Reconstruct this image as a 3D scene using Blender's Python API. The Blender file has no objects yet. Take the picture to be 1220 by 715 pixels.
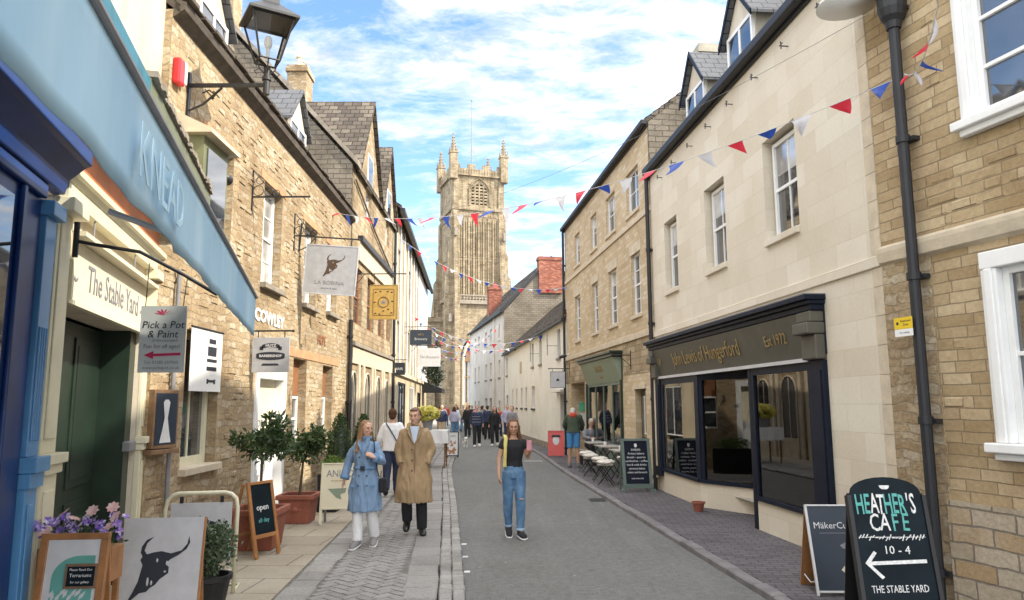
import bpy, bmesh, math, random
from mathutils import Vector, Matrix, noise
random.seed(7)
PI = math.pi; R = math.radians
scene = bpy.context.scene
COL = scene.collection
V = Vector

# ------------------------------------------------------------------ helpers
def tag(o, label=None, cat=None, group=None, kind=None):
    if label: o['label'] = label
    if cat: o['category'] = cat
    if group: o['group'] = group
    if kind: o['kind'] = kind
    return o

def empty(name, loc=(0, 0, 0), rz=0, label=None, cat=None, group=None):
    o = bpy.data.objects.new(name, None); COL.objects.link(o)
    o.location = loc; o.rotation_euler = (0, 0, rz); o.empty_display_size = .1
    return tag(o, label, cat, group)

class MB:
    def __init__(s): s.v = []; s.f = []
    def add(s, vs, fs):
        n = len(s.v); s.v += [V(p) for p in vs]; s.f += [tuple(i + n for i in f) for f in fs]; return s
    def quad(s, a, b, c, d): return s.add([a, b, c, d], [(0, 1, 2, 3)])
    def poly(s, ps): return s.add(ps, [tuple(range(len(ps)))])
    def box(s, x0, x1, y0, y1, z0, z1, M=None):
        x0, x1 = sorted((x0, x1)); y0, y1 = sorted((y0, y1)); z0, z1 = sorted((z0, z1))
        p = [V((x, y, z)) for z in (z0, z1) for y in (y0, y1) for x in (x0, x1)]
        if M: p = [M @ q for q in p]
        return s.add(p, [(0, 2, 3, 1), (4, 5, 7, 6), (0, 1, 5, 4), (2, 6, 7, 3), (0, 4, 6, 2), (1, 3, 7, 5)])
    def prism(s, pts, a, b, axis='y'):
        # pts 2D polygon; extruded along the axis a..b ; axis y: pts=(x,z); x: pts=(y,z); z: pts=(x,y)
        def P(p, t):
            return {'y': (p[0], t, p[1]), 'x': (t, p[0], p[1]), 'z': (p[0], p[1], t)}[axis]
        n = len(pts)
        return s.add([P(p, a) for p in pts] + [P(p, b) for p in pts],
                     [tuple(range(n))[::-1], tuple(range(n, 2 * n))] + [(i, (i + 1) % n, n + (i + 1) % n, n + i) for i in range(n)])
    def cone(s, p0, p1, r0, r1=None, n=10):
        r1 = r0 if r1 is None else r1
        return s.loft([p0, p1], [(r0, r0), (r1, r1)], n)
    def loft(s, pts, rad, n=14, ref=(1, 0, 0)):
        pts = [V(p) for p in pts]; ref = V(ref); N = len(pts); base = len(s.v)
        for i, c in enumerate(pts):
            t = (pts[min(i + 1, N - 1)] - pts[max(i - 1, 0)])
            if t.length < 1e-9: t = V((0, 0, 1))
            t.normalize()
            r_ = ref if abs(ref.dot(t)) < .95 else V((0, 1, 0))
            u = (r_ - t * r_.dot(t)).normalized(); w = t.cross(u)
            rx, ry = rad[i] if isinstance(rad[i], tuple) else (rad[i], rad[i])
            for k in range(n):
                a = 2 * PI * k / n
                s.v.append(c + u * (rx * math.cos(a)) + w * (ry * math.sin(a)))
        for i in range(N - 1):
            for k in range(n):
                a = base + i * n + k; b = base + i * n + (k + 1) % n
                s.f.append((a, b, b + n, a + n))
        s.f.append(tuple(base + k for k in range(n))[::-1]); s.f.append(tuple(base + (N - 1) * n + k for k in range(n)))
        return s
    def tube(s, pts, r, n=8): return s.loft(pts, [(r, r)] * len(pts), n, ref=(.31, .77, .2))
    def ball(s, c, rx, ry=None, rz=None, n=12, m=8, M=None):
        ry = rx if ry is None else ry; rz = rx if rz is None else rz
        c = V(c); vs = [V((0, 0, -rz))]
        for i in range(1, m):
            a = PI * i / m
            for k in range(n):
                b = 2 * PI * k / n
                vs.append(V((rx * math.sin(a) * math.cos(b), ry * math.sin(a) * math.sin(b), -rz * math.cos(a))))
        vs.append(V((0, 0, rz))); L = len(vs) - 1; fs = []
        for k in range(n): fs.append((0, 1 + (k + 1) % n, 1 + k)); fs.append((L, L - n + k, L - n + (k + 1) % n))
        for i in range(m - 2):
            for k in range(n):
                a = 1 + i * n + k; b = 1 + i * n + (k + 1) % n; fs.append((a, b, b + n, a + n))
        if M: vs = [M @ q for q in vs]
        return s.add([q + c for q in vs], fs)
    def lathe(s, c, prof, n=16):  # prof [(r,z)]
        c = V(c)
        return s.loft([c + V((0, 0, z)) for r, z in prof], [(r, r) for r, z in prof], n)
    def rings(s, c, prof, n=16):  # like lathe but profile may fold back in z
        base = len(s.v); c = V(c)
        for r, z in prof:
            for k in range(n):
                a = 2 * PI * k / n; s.v.append(c + V((r * math.cos(a), r * math.sin(a), z)))
        for i in range(len(prof) - 1):
            for k in range(n):
                a = base + i * n + k; b = base + i * n + (k + 1) % n; s.f.append((a, b, b + n, a + n))
        s.f.append(tuple(base + k for k in range(n))[::-1]); s.f.append(tuple(base + (len(prof) - 1) * n + k for k in range(n)))
        return s
    def xf(s, M, start=0):
        for i in range(start, len(s.v)): s.v[i] = M @ s.v[i]
        return s
    def mesh(s, name, smooth=False):
        me = bpy.data.meshes.new(name); me.from_pydata([tuple(p) for p in s.v], [], s.f); me.update()
        uvbox(me)
        if smooth:
            for p in me.polygons: p.use_smooth = True
        return me
    def build(s, name, mat, parent=None, smooth=False, bevel=0, loc=None, rot=None):
        me = s.mesh(name, smooth); me.materials.append(mat)
        o = bpy.data.objects.new(name, me); COL.objects.link(o)
        if parent: o.parent = parent
        if loc is not None: o.location = loc
        if rot is not None: o.rotation_euler = rot
        if bevel:
            m = o.modifiers.new('b', 'BEVEL'); m.width = bevel; m.segments = 2; m.limit_method = 'ANGLE'; m.angle_limit = R(50)
        return o

def uvbox(me):
    uv = me.uv_layers.new(name='UVMap').data
    for p in me.polygons:
        n = p.normal; ax, ay, az = abs(n.x), abs(n.y), abs(n.z)
        for li in p.loop_indices:
            c = me.vertices[me.loops[li].vertex_index].co
            if az > ax and az > ay: uv[li].uv = (c.x, c.y)
            elif ay >= ax: uv[li].uv = (c.x, c.z)
            else: uv[li].uv = (c.y, c.z)

def remesh(mb, name, mat, parent, voxel=.01, smooth=4, folds=0, fscale=(9, 9, 3.5), seed=0, loc=None):
    """union of closed overlapping shapes -> ONE continuous smooth surface"""
    me = mb.mesh('tmp'); o = bpy.data.objects.new('tmp', me); COL.objects.link(o)
    m = o.modifiers.new('r', 'REMESH'); m.mode = 'VOXEL'; m.voxel_size = voxel
    m2 = o.modifiers.new('s', 'SMOOTH'); m2.factor = .5; m2.iterations = smooth
    dg = bpy.context.evaluated_depsgraph_get()
    r = bpy.data.meshes.new_from_object(o.evaluated_get(dg)); bpy.data.objects.remove(o); bpy.data.meshes.remove(me)
    r.name = name
    if folds:
        ns = [v.normal.copy() for v in r.vertices]
        for v, nn in zip(r.vertices, ns):
            c = v.co; q = V((c.x * fscale[0] + seed, c.y * fscale[1], c.z * fscale[2] + c.x * 3))
            d = noise.noise(q) + .5 * noise.noise(q * 2.3)
            v.co = c + nn * d * folds
    for p in r.polygons: p.use_smooth = True
    r.materials.clear(); r.materials.append(mat)
    if not r.uv_layers: uvbox(r)
    ob = bpy.data.objects.new(name, r); COL.objects.link(ob)
    if parent: ob.parent = parent
    if loc is not None: ob.location = loc
    return ob

def copy_tree(o, parent=None):
    c = o.copy(); COL.objects.link(c); c.parent = parent
    for ch in list(o.children): copy_tree(ch, c)
    return c

def text(s, size, mat, parent, loc, rot=(PI / 2, 0, 0), name='lettering', ext=.002, sx=1., align='CENTER', shear=0., bold=0., sy=1.):
    c = bpy.data.curves.new('t', 'FONT'); c.body = s; c.size = size; c.extrude = ext; c.align_x = align; c.align_y = 'CENTER'
    c.shear = shear; c.offset = bold; c.resolution_u = 2
    o = bpy.data.objects.new('t', c); COL.objects.link(o)
    dg = bpy.context.evaluated_depsgraph_get(); me = bpy.data.meshes.new_from_object(o.evaluated_get(dg))
    bpy.data.objects.remove(o); bpy.data.curves.remove(c)
    me.name = name; me.materials.clear(); me.materials.append(mat)
    for v in me.vertices: v.co.x *= sx; v.co.y *= sy
    ob = bpy.data.objects.new(name, me); COL.objects.link(ob); ob.parent = parent; ob.location = loc; ob.rotation_euler = rot
    return ob

# ------------------------------------------------------------------ materials
MATS = {}
def newmat(name):
    m = bpy.data.materials.new(name); m.use_nodes = True; nt = m.node_tree
    for n in list(nt.nodes): nt.nodes.remove(n)
    out = nt.nodes.new('ShaderNodeOutputMaterial'); b = nt.nodes.new('ShaderNodeBsdfPrincipled')
    nt.links.new(b.outputs[0], out.inputs[0]); MATS[name] = m
    return m, nt, b, nt.nodes.new, nt.links.new

def ramp(nt, fac, stops):
    r = nt.nodes.new('ShaderNodeValToRGB'); e = r.color_ramp.elements
    while len(e) < len(stops): e.new(.5)
    for el, (p, c) in zip(e, stops): el.position = p; el.color = (*c, 1) if len(c) == 3 else c
    nt.links.new(fac, r.inputs[0]); return r.outputs[0]

def mixc(nt, fac, a, b, mode='MIX'):
    m = nt.nodes.new('ShaderNodeMix'); m.data_type = 'RGBA'; m.blend_type = mode
    for sock, v in ((0, fac), (6, a), (7, b)):
        if isinstance(v, (int, float)): m.inputs[sock].default_value = v
        elif isinstance(v, tuple): m.inputs[sock].default_value = (*v, 1)
        else: nt.links.new(v, m.inputs[sock])
    return m.outputs[2]

def noisen(nt, vec, scale, detail=4, rough=.55):
    n = nt.nodes.new('ShaderNodeTexNoise'); n.inputs['Scale'].default_value = scale; n.inputs['Detail'].default_value = detail
    n.inputs['Roughness'].default_value = rough
    if vec is not None: nt.links.new(vec, n.inputs['Vector'])
    return n

def plain(name, col, rough=.5, metal=0, var=.12, scale=6, bump=0, bscale=60, spec=.5, coat=0):
    m, nt, b, N, L = newmat(name)
    tc = N('ShaderNodeTexCoord'); n = noisen(nt, tc.outputs['Object'], scale, 5, .6)
    lo = tuple(c * (1 - var) for c in col); hi = tuple(min(1, c * (1 + var)) for c in col)
    L(ramp(nt, n.outputs[0], [(.3, lo), (.7, hi)]), b.inputs['Base Color'])
    b.inputs['Roughness'].default_value = rough; b.inputs['Metallic'].default_value = metal
    b.inputs['Specular IOR Level'].default_value = spec; b.inputs['Coat Weight'].default_value = coat
    if bump:
        n2 = noisen(nt, tc.outputs['Object'], bscale, 3); bp = N('ShaderNodeBump'); bp.inputs['Strength'].default_value = bump
        bp.inputs['Distance'].default_value = .01; L(n2.outputs[0], bp.inputs['Height']); L(bp.outputs[0], b.inputs['Normal'])
    return m

def stone(name, c1, c2, mortar, bw, bh, ms=.012, dist=.02, dscale=2.5, bump=.5, stain=(.5, .42, .32), stain_amt=.35, rot=0, rough=.9, c3=None, squash=1, off=.5, streak=0, fine=.25):
    m, nt, b, N, L = newmat(name)
    uv = N('ShaderNodeUVMap'); uv.uv_map = 'UVMap'
    mp = N('ShaderNodeMapping'); mp.inputs['Rotation'].default_value = (0, 0, rot); L(uv.outputs[0], mp.inputs[0])
    n0 = noisen(nt, mp.outputs[0], dscale, 2)
    sub = N('ShaderNodeVectorMath'); sub.operation = 'SUBTRACT'; L(n0.outputs['Color'], sub.inputs[0]); sub.inputs[1].default_value = (.5, .5, .5)
    sc = N('ShaderNodeVectorMath'); sc.operation = 'SCALE'; L(sub.outputs[0], sc.inputs[0]); sc.inputs['Scale'].default_value = dist * 4
    ad = N('ShaderNodeVectorMath'); L(mp.outputs[0], ad.inputs[0]); L(sc.outputs[0], ad.inputs[1])
    br = N('ShaderNodeTexBrick'); L(ad.outputs[0], br.inputs['Vector']); br.offset = off; br.squash = squash; br.squash_frequency = 3
    br.inputs['Color1'].default_value = (0, 0, 0, 1); br.inputs['Color2'].default_value = (1, 1, 1, 1); br.inputs['Mortar'].default_value = (.5, .5, .5, 1)
    br.inputs['Scale'].default_value = 1; br.inputs['Mortar Size'].default_value = ms; br.inputs['Mortar Smooth'].default_value = .3
    br.inputs['Brick Width'].default_value = bw; br.inputs['Row Height'].default_value = bh
    c3_ = c3 or tuple((a + b) / 2 for a, b in zip(c1, c2)); mid = tuple((a + b) / 2 for a, b in zip(c1, c2))
    nv = noisen(nt, mp.outputs[0], 1.1 / max(bw, .2), 2); tint = nt.nodes.new('ShaderNodeMath'); tint.operation = 'MULTIPLY_ADD'; L(nv.outputs[0], tint.inputs[0]); tint.inputs[1].default_value = .35; L(br.outputs['Color'], tint.inputs[2])
    col = ramp(nt, tint.outputs[0], [(.12, c2), (.42, mid), (.75, c1), (1.05, c3_)])
    col = mixc(nt, br.outputs['Fac'], col, mortar)
    ns = noisen(nt, mp.outputs[0], .7, 6, .65); f = ramp(nt, ns.outputs[0], [(.42, (0, 0, 0)), (.7, (stain_amt,) * 3)])
    col = mixc(nt, f, col, stain, 'MULTIPLY')
    nfn = noisen(nt, mp.outputs[0], 22, 5, .7); g = ramp(nt, nfn.outputs[0], [(.3, (1 - fine,) * 3), (.7, (1, 1, 1))]); col = mixc(nt, 1., col, g, 'MULTIPLY')
    if streak:
        m3 = N('ShaderNodeMapping'); m3.inputs['Scale'].default_value = (2.2, .12, 1); L(uv.outputs[0], m3.inputs[0])
        n3 = noisen(nt, m3.outputs[0], 1.0, 4, .6); f3 = ramp(nt, n3.outputs[0], [(.48, (0, 0, 0)), (.72, (streak,) * 3)]); col = mixc(nt, f3, col, (.35, .33, .3), 'MULTIPLY')
    L(col, b.inputs['Base Color']); b.inputs['Roughness'].default_value = rough; b.inputs['Specular IOR Level'].default_value = .25
    inv = N('ShaderNodeMath'); inv.operation = 'SUBTRACT'; inv.inputs[0].default_value = 1; L(br.outputs['Fac'], inv.inputs[1])
    mx = N('ShaderNodeMath'); mx.operation = 'MULTIPLY_ADD'; L(nfn.outputs[0], mx.inputs[0]); mx.inputs[1].default_value = .7; L(inv.outputs[0], mx.inputs[2])
    bp = N('ShaderNodeBump'); bp.inputs['Strength'].default_value = bump; bp.inputs['Distance'].default_value = .015
    L(mx.outputs[0], bp.inputs['Height']); L(bp.outputs[0], b.inputs['Normal'])
    return m

# walls
M_rub = stone('rubble_stone', (.54, .42, .255), (.41, .30, .175), (.47, .375, .245), .19, .09, .011, .040, 5., .95, (.46, .38, .31), .85, c3=(.60, .51, .37), squash=1.5, fine=.42)
M_rubdark = stone('grey_coursed_stone', (.30, .26, .20), (.22, .19, .145), (.14, .12, .10), .32, .13, .012, .012, 2, .8, (.4, .38, .35), .7, fine=.35)
M_ash = stone('pale_ashlar', (.68, .62, .505), (.64, .575, .46), (.585, .525, .42), .62, .30, .004, .003, 2, .18, (.8, .74, .64), .4, fine=.08, c3=(.71, .655, .545))
M_gold = stone('golden_coursed_stone', (.49, .375, .22), (.39, .285, .155), (.31, .24, .15), .31, .104, .007, .007, 2.5, .55, (.5, .38, .28), .65, c3=(.58, .46, .29), squash=1.3, fine=.25)
M_plinth = stone('plinth_stone', (.52, .44, .33), (.42, .35, .25), (.26, .22, .17), .42, .15, .010, .014, 3, .9, (.5, .45, .38), .6, fine=.3, c3=(.45, .32, .18))
M_ybrick = stone('yellow_stone_brick', (.60, .485, .32), (.53, .42, .265), (.48, .40, .28), .30, .105, .008, .004, 3, .45, (.6, .5, .38), .5, c3=(.66, .56, .41), fine=.16)
M_tan = stone('tan_ashlar', (.47, .37, .235), (.36, .275, .165), (.30, .235, .15), .34, .15, .009, .010, 3, .7, (.46, .38, .3), .8, fine=.32, c3=(.54, .45, .31), streak=.35)
M_wpaint = stone('white_painted_brick', (.78, .765, .70), (.75, .73, .665), (.71, .69, .63), .23, .085, .008, .003, 3, .35, (.8, .74, .62), .5, fine=.07)
M_wrender = stone('white_render', (.74, .69, .60), (.72, .67, .58), (.72, .67, .58), 2, 1, .0, .003, 3, .1, (.72, .7, .66), .55, fine=.08, streak=.25)
M_crender = stone('cream_render', (.52, .445, .315), (.50, .43, .30), (.49, .42, .30), 2, 1, .0, .003, 3, .15, (.6, .5, .38), .6, fine=.12, streak=.35)
M_stucco = stone('pale_stucco', (.66, .60, .49), (.64, .58, .47), (.64, .58, .47), 2, 1, .0, .003, 3, .1, (.72, .64, .5), .5, fine=.08, streak=.3)
M_cheek = plain('grey_render', (.36, .33, .26), .95, 0, .15, 4, .4, 80)
M_redbrick = stone('red_brick', (.33, .095, .06), (.22, .06, .04), (.30, .23, .18), .22, .075, .008, .002, 3, .5, (.45, .35, .3), .7, fine=.25, c3=(.44, .17, .1))
M_slate = stone('stone_slate', (.155, .13, .105), (.09, .075, .062), (.035, .03, .025), .26, .16, .012, .012, 4, 1., (.45, .42, .38), .6, fine=.4, c3=(.21, .18, .14))
M_bslate = stone('blue_slate', (.15, .155, .165), (.11, .115, .125), (.04, .04, .045), .25, .15, .008, .003, 4, .6, (.5, .5, .45), .5, fine=.2)
M_tower = stone('tower_limestone', (.43, .35, .235), (.32, .26, .17), (.22, .18, .12), .62, .30, .018, .01, 1, .5, (.42, .38, .33), .8, fine=.35, streak=.75, c3=(.48, .385, .25))
M_trim = plain('dressed_stone', (.54, .46, .34), .9, 0, .16, 5, .3, 40)
M_trimdark = plain('weathered_stone', (.25, .215, .17), .95, 0, .3, 5, .5, 30)
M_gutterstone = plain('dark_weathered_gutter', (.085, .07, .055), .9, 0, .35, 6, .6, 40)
M_lintel = plain('orange_stone_lintel', (.45, .25, .13), .9, 0, .2, 5, .3, 30)
# ground
def asphalt(name, c, patch=.25):
    m, nt, b, N, L = newmat(name); tc = N('ShaderNodeTexCoord'); o = tc.outputs['Object']
    n1 = noisen(nt, o, 95, 4, .8); n2 = noisen(nt, o, .45, 6, .7); n3 = noisen(nt, o, 2.7, 6, .7)
    n4 = noisen(nt, o, 14, 4, .75); col = ramp(nt, n1.outputs[0], [(.34, tuple(x * .38 for x in c)), (.5, c), (.66, tuple(x * 2.1 for x in c))])
    col = mixc(nt, ramp(nt, n2.outputs[0], [(.38, (0, 0, 0)), (.66, (patch * 2.0,) * 3)]), col, (.72, .70, .66), 'MULTIPLY')
    col = mixc(nt, ramp(nt, n3.outputs[0], [(.5, (0, 0, 0)), (.75, (.5,) * 3)]), col, tuple(x * 1.45 for x in c))
    col = mixc(nt, 1., col, ramp(nt, n4.outputs[0], [(.35, (.74,) * 3), (.65, (1.16,) * 3)]), 'MULTIPLY')
    vs_ = N('ShaderNodeTexVoronoi'); vs_.inputs['Scale'].default_value = 2.6; L(o, vs_.inputs['Vector']); col = mixc(nt, ramp(nt, vs_.outputs['Distance'], [(.035, (.75,) * 3), (.055, (0, 0, 0))]), col, (.04, .04, .04))
    vl_ = N('ShaderNodeTexVoronoi'); vl_.inputs['Scale'].default_value = 1.7; mo_ = N('ShaderNodeMapping'); mo_.inputs['Location'].default_value = (3.3, 7.1, 0); L(o, mo_.inputs[0]); L(mo_.outputs[0], vl_.inputs['Vector']); col = mixc(nt, ramp(nt, vl_.outputs['Distance'], [(.022, (.8,) * 3), (.034, (0, 0, 0))]), col, (.34, .33, .31))
    mps = N('ShaderNodeMapping'); mps.inputs['Scale'].default_value = (2.4, .22, 1); L(o, mps.inputs[0]); nst = noisen(nt, mps.outputs[0], 1.2, 6, .7); col = mixc(nt, ramp(nt, nst.outputs[0], [(.5, (0, 0, 0)), (.72, (.45,) * 3)]), col, tuple(x * 1.5 for x in c))
    vo = N('ShaderNodeTexVoronoi'); vo.inputs['Scale'].default_value = 1.3; L(o, vo.inputs['Vector'])
    col = mixc(nt, ramp(nt, vo.outputs['Distance'], [(.025, (.8,) * 3), (.05, (0, 0, 0))]), col, (.05, .05, .05))
    L(col, b.inputs['Base Color']); b.inputs['Roughness'].default_value = .88
    bp = N('ShaderNodeBump'); bp.inputs['Strength'].default_value = .5; bp.inputs['Distance'].default_value = .006; L(n1.outputs[0], bp.inputs['Height']); L(bp.outputs[0], b.inputs['Normal'])
    return m
M_road = asphalt('asphalt', (.128, .128, .120))
M_road2 = asphalt('repair_asphalt', (.098, .098, .093)); M_gnd = asphalt('town_ground', (.12, .115, .105))
M_pavR = stone('purple_brick_paving', (.155, .142, .15), (.11, .10, .108), (.05, .047, .047), .21, .105, .006, .003, 3, .5, (.6, .58, .55), .6, rot=R(5), fine=.3, c3=(.155, .14, .145))
M_pavL = stone('grey_sett_paving', (.215, .205, .19), (.165, .157, .147), (.09, .085, .078), .21, .105, .007, .004, 3, .55, (.62, .6, .56), .6, rot=R(50), fine=.3, c3=(.24, .225, .205))
def pavermat(name, a, b_, c):
    m, nt, b, N, L = newmat(name); g = N('ShaderNodeNewGeometry'); tc = N('ShaderNodeTexCoord')
    col = ramp(nt, g.outputs['Random Per Island'], [(0, a), (.5, b_), (1, c)]); n = noisen(nt, tc.outputs['Object'], 30, 5, .7); col = mixc(nt, 1., col, ramp(nt, n.outputs[0], [(.3, (.68,) * 3), (.7, (1.1,) * 3)]), 'MULTIPLY')
    n2 = noisen(nt, tc.outputs['Object'], .8, 5, .6); col = mixc(nt, ramp(nt, n2.outputs[0], [(.45, (0, 0, 0)), (.7, (.6,) * 3)]), col, (.6, .58, .54), 'MULTIPLY')
    L(col, b.inputs['Base Color']); b.inputs['Roughness'].default_value = .85; bp = N('ShaderNodeBump'); bp.inputs['Strength'].default_value = .4; bp.inputs['Distance'].default_value = .004; L(n.outputs[0], bp.inputs['Height']); L(bp.outputs[0], b.inputs['Normal']); return m
M_paver = pavermat('grey_herringbone_paver', (.245, .236, .222), (.275, .264, .247), (.305, .292, .272)); M_bed = plain('jointing_sand', (.13, .122, .108), .95, 0, .3, 8)
M_slab = stone('stone_slabs', (.42, .37, .285), (.36, .315, .245), (.17, .15, .12), .85, .6, .010, .006, 2, .35, (.62, .58, .5), .7, rot=R(3), fine=.2)
M_kerb = plain('granite_kerb', (.225, .215, .20), .9, 0, .28, 3.5, .6, 50)
M_kerbR = plain('stone_kerb', (.17, .16, .16), .9, 0, .25, 3.5, .6, 50)
M_kerb2 = pavermat('weathered_granite_setts', (.25, .24, .22), (.30, .287, .265), (.355, .34, .31)); M_mark = plain('faded_white_paint', (.55, .55, .53), .8, 0, .25, 8)
# paints etc
M_white = plain('white_paint', (.78, .78, .76), .4, 0, .05, 4)
M_offwhite = plain('offwhite_board', (.62, .62, .62), .5, 0, .09, 7)
M_signgrey = plain('grey_sign_board', (.50, .50, .51), .5, 0, .10, 7)
M_signhang = plain('weathered_grey_sign', (.37, .375, .385), .5, 0, .12, 7)
M_cream = plain('cream_paint', (.66, .62, .45), .45, 0, .08, 4)
M_creamfas = plain('cream_sign_board', (.70, .64, .47), .5, 0, .06, 4)
M_olive = plain('olive_paint', (.15, .16, .085), .5, 0, .15, 4)
M_sage = plain('sage_green_paint', (.22, .27, .19), .5, 0, .08, 4)
M_sagep = plain('sage_plaster', (.21, .255, .215), .5, 0, .08, 4)
M_dgreen = plain('dark_green_paint', (.012, .026, .016), .4, 0, .2, 4)
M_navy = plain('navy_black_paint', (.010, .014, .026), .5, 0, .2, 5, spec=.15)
M_charfas = plain('charcoal_fascia', (.085, .08, .062), .55, 0, .12, 3)
M_black = plain('black_iron', (.012, .012, .013), .5, .0, .2, 8)
M_blackgloss = plain('black_gutter_paint', (.014, .015, .018), .55, 0, .2, 8)
M_blue = plain('deep_blue_gloss', (.008, .038, .17), .34, 0, .25, 3, spec=.35)
M_lblue = plain('light_blue_gloss', (.09, .27, .52), .32, 0, .12, 3)
M_teal = plain('teal_paint', (.02, .13, .18), .5, 0, .25, 6)
M_orange = plain('orange_terracotta_board', (.50, .17, .06), .6, 0, .25, 2)
M_ply = plain('varnished_wood', (.34, .155, .055), .4, 0, .25, 8)
M_oldwood = plain('old_oak', (.20, .115, .06), .7, 0, .3, 8, .3, 30)
M_brownpanel = plain('brown_door_panel', (.27, .12, .055), .5, 0, .2, 3)
M_gilt = plain('gilt_paint', (.36, .255, .10), .35, .3, .15, 8)
M_goldsign = plain('ochre_sign', (.46, .29, .07), .5, 0, .12, 9)
M_dbrown = plain('dark_brown_ink', (.07, .04, .02), .6)
M_ink = plain('dark_ink', (.018, .022, .032), .6)
M_greyink = plain('grey_ink', (.20, .20, .22), .6)
M_redink = plain('crimson_ink', (.55, .02, .10), .6)
M_coral = plain('coral_red_board', (.62, .09, .08), .45, 0, .06)
M_chalk = plain('white_chalk', (.72, .72, .70), .9, 0, .25, 40)
M_tealchalk = plain('teal_chalk', (.12, .42, .38), .9, 0, .25, 40)
M_board = plain('blackboard', (.007, .014, .019), .6, 0, .4, 3, spec=.15)
M_bluegrey = plain('blue_grey_board', (.022, .034, .052), .5, 0, .12, 3)
M_menublack = plain('menu_board_black', (.008, .010, .020), .5, 0, .15, 3, spec=.15)
M_greenframe = plain('grey_green_frame', (.115, .16, .135), .5, 0, .12, 4)
M_terra = plain('terracotta', (.27, .085, .05), .7, 0, .22, 6, .3, 50)
M_soil = plain('soil', (.04, .028, .018), .95, 0, .3, 20)
M_lead = plain('lead_grey', (.22, .22, .23), .6, .2, .15, 6)
M_yellow = plain('yellow_plastic', (.72, .50, .02), .4, 0, .05)
M_redp = plain('red_plastic', (.62, .02, .025), .35, 0, .05)
M_clothw = plain('white_cloth', (.72, .72, .72), .8, 0, .05)
M_fluff = plain('sheepskin', (.62, .58, .50), .95, 0, .15, 30, .9, 90)
M_tabletop = plain('grey_weathered_timber', (.34, .31, .27), .7, 0, .2, 6)
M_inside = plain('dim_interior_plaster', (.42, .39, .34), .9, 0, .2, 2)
M_insidewarm = plain('interior_cupboard', (.40, .36, .28), .7, 0, .15, 2)
def glass_dark(name, col=(.03, .035, .04), rough=.04):
    m, nt, b, N, L = newmat(name); tc = N('ShaderNodeTexCoord'); n = noisen(nt, tc.outputs['Object'], 1.6, 2)
    L(ramp(nt, n.outputs[0], [(.4, tuple(c * .6 for c in col)), (.6, tuple(c * 1.6 for c in col))]), b.inputs['Base Color'])
    b.inputs['Roughness'].default_value = rough; b.inputs['IOR'].default_value = 1.95; b.inputs['Specular IOR Level'].default_value = .9
    n2 = noisen(nt, tc.outputs['Object'], 3, 2); bp = N('ShaderNodeBump'); bp.inputs['Strength'].default_value = .03; L(n2.outputs[0], bp.inputs['Height']); L(bp.outputs[0], b.inputs['Normal'])
    return m
M_glass = glass_dark('window_glass', (.03, .035, .04), .03)
M_glassL = glass_dark('window_glass_with_blind', (.34, .34, .33), .08)
def glass_clear(name):
    m = bpy.data.materials.new(name); m.use_nodes = True; nt = m.node_tree
    for n in list(nt.nodes): nt.nodes.remove(n)
    out = nt.nodes.new('ShaderNodeOutputMaterial'); mx = nt.nodes.new('ShaderNodeMixShader'); t = nt.nodes.new('ShaderNodeBsdfTransparent'); g = nt.nodes.new('ShaderNodeBsdfGlossy')
    g.inputs['Roughness'].default_value = .01; fr = nt.nodes.new('ShaderNodeFresnel'); fr.inputs[0].default_value = 1.9
    t.inputs[0].default_value = (.86, .9, .88, 1)
    nt.links.new(fr.outputs[0], mx.inputs[0]); nt.links.new(t.outputs[0], mx.inputs[1]); nt.links.new(g.outputs[0], mx.inputs[2]); nt.links.new(mx.outputs[0], out.inputs[0])
    return m
M_clear = glass_clear('shop_glass')
def awningmat():
    m, nt, b, N, L = newmat('pale_blue_canvas'); tc = N('ShaderNodeTexCoord')
    mp = N('ShaderNodeMapping'); mp.inputs['Scale'].default_value = (3.2, 3.2, .7); L(tc.outputs['Object'], mp.inputs[0])
    n = noisen(nt, mp.outputs[0], 1, 4, .6)
    L(ramp(nt, n.outputs[0], [(.3, (.27, .46, .62)), (.55, (.35, .55, .69)), (.8, (.47, .64, .75))]), b.inputs['Base Color']); b.inputs['Roughness'].default_value = .75
    bp = N('ShaderNodeBump'); bp.inputs['Strength'].default_value = .1; bp.inputs['Distance'].default_value = .02; L(n.outputs[0], bp.inputs['Height']); L(bp.outputs[0], b.inputs['Normal'])
    return m
M_awn = awningmat()
M_awnlet = plain('faded_pale_lettering', (.42, .62, .745), .8, 0, .15, 5)
def leafmat(name, a, b_, c, tr=.25):
    m, nt, b, N, L = newmat(name); g = N('ShaderNodeNewGeometry')
    col = ramp(nt, g.outputs['Random Per Island'], [(0, a), (.5, b_), (1, c)]); L(col, b.inputs['Base Color']); b.inputs['Roughness'].default_value = .45
    t = N('ShaderNodeBsdfTranslucent'); L(col, t.inputs[0]); mx = N('ShaderNodeMixShader'); mx.inputs[0].default_value = tr
    L(b.outputs[0], mx.inputs[1]); L(t.outputs[0], mx.inputs[2]); L(mx.outputs[0], nt.nodes['Material Output'].inputs[0])
    return m
M_bay = leafmat('bay_leaves', (.02, .045, .015), (.05, .09, .025), (.10, .15, .05))
M_box = leafmat('box_leaves', (.02, .05, .015), (.045, .09, .02), (.09, .14, .03))
M_bright = leafmat('lime_leaves', (.06, .12, .02), (.11, .18, .03), (.16, .23, .06))
M_petal = leafmat('mixed_petals', (.20, .06, .42), (.62, .30, .42), (.75, .62, .58))
M_petaly = leafmat('yellow_petals', (.62, .52, .05), (.75, .68, .16), (.70, .72, .30))
M_magenta = leafmat('magenta_petals', (.55, .02, .45), (.62, .04, .55), (.7, .1, .6))
M_bark = plain('bark', (.09, .065, .045), .9, 0, .3, 20, .5, 40)
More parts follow.
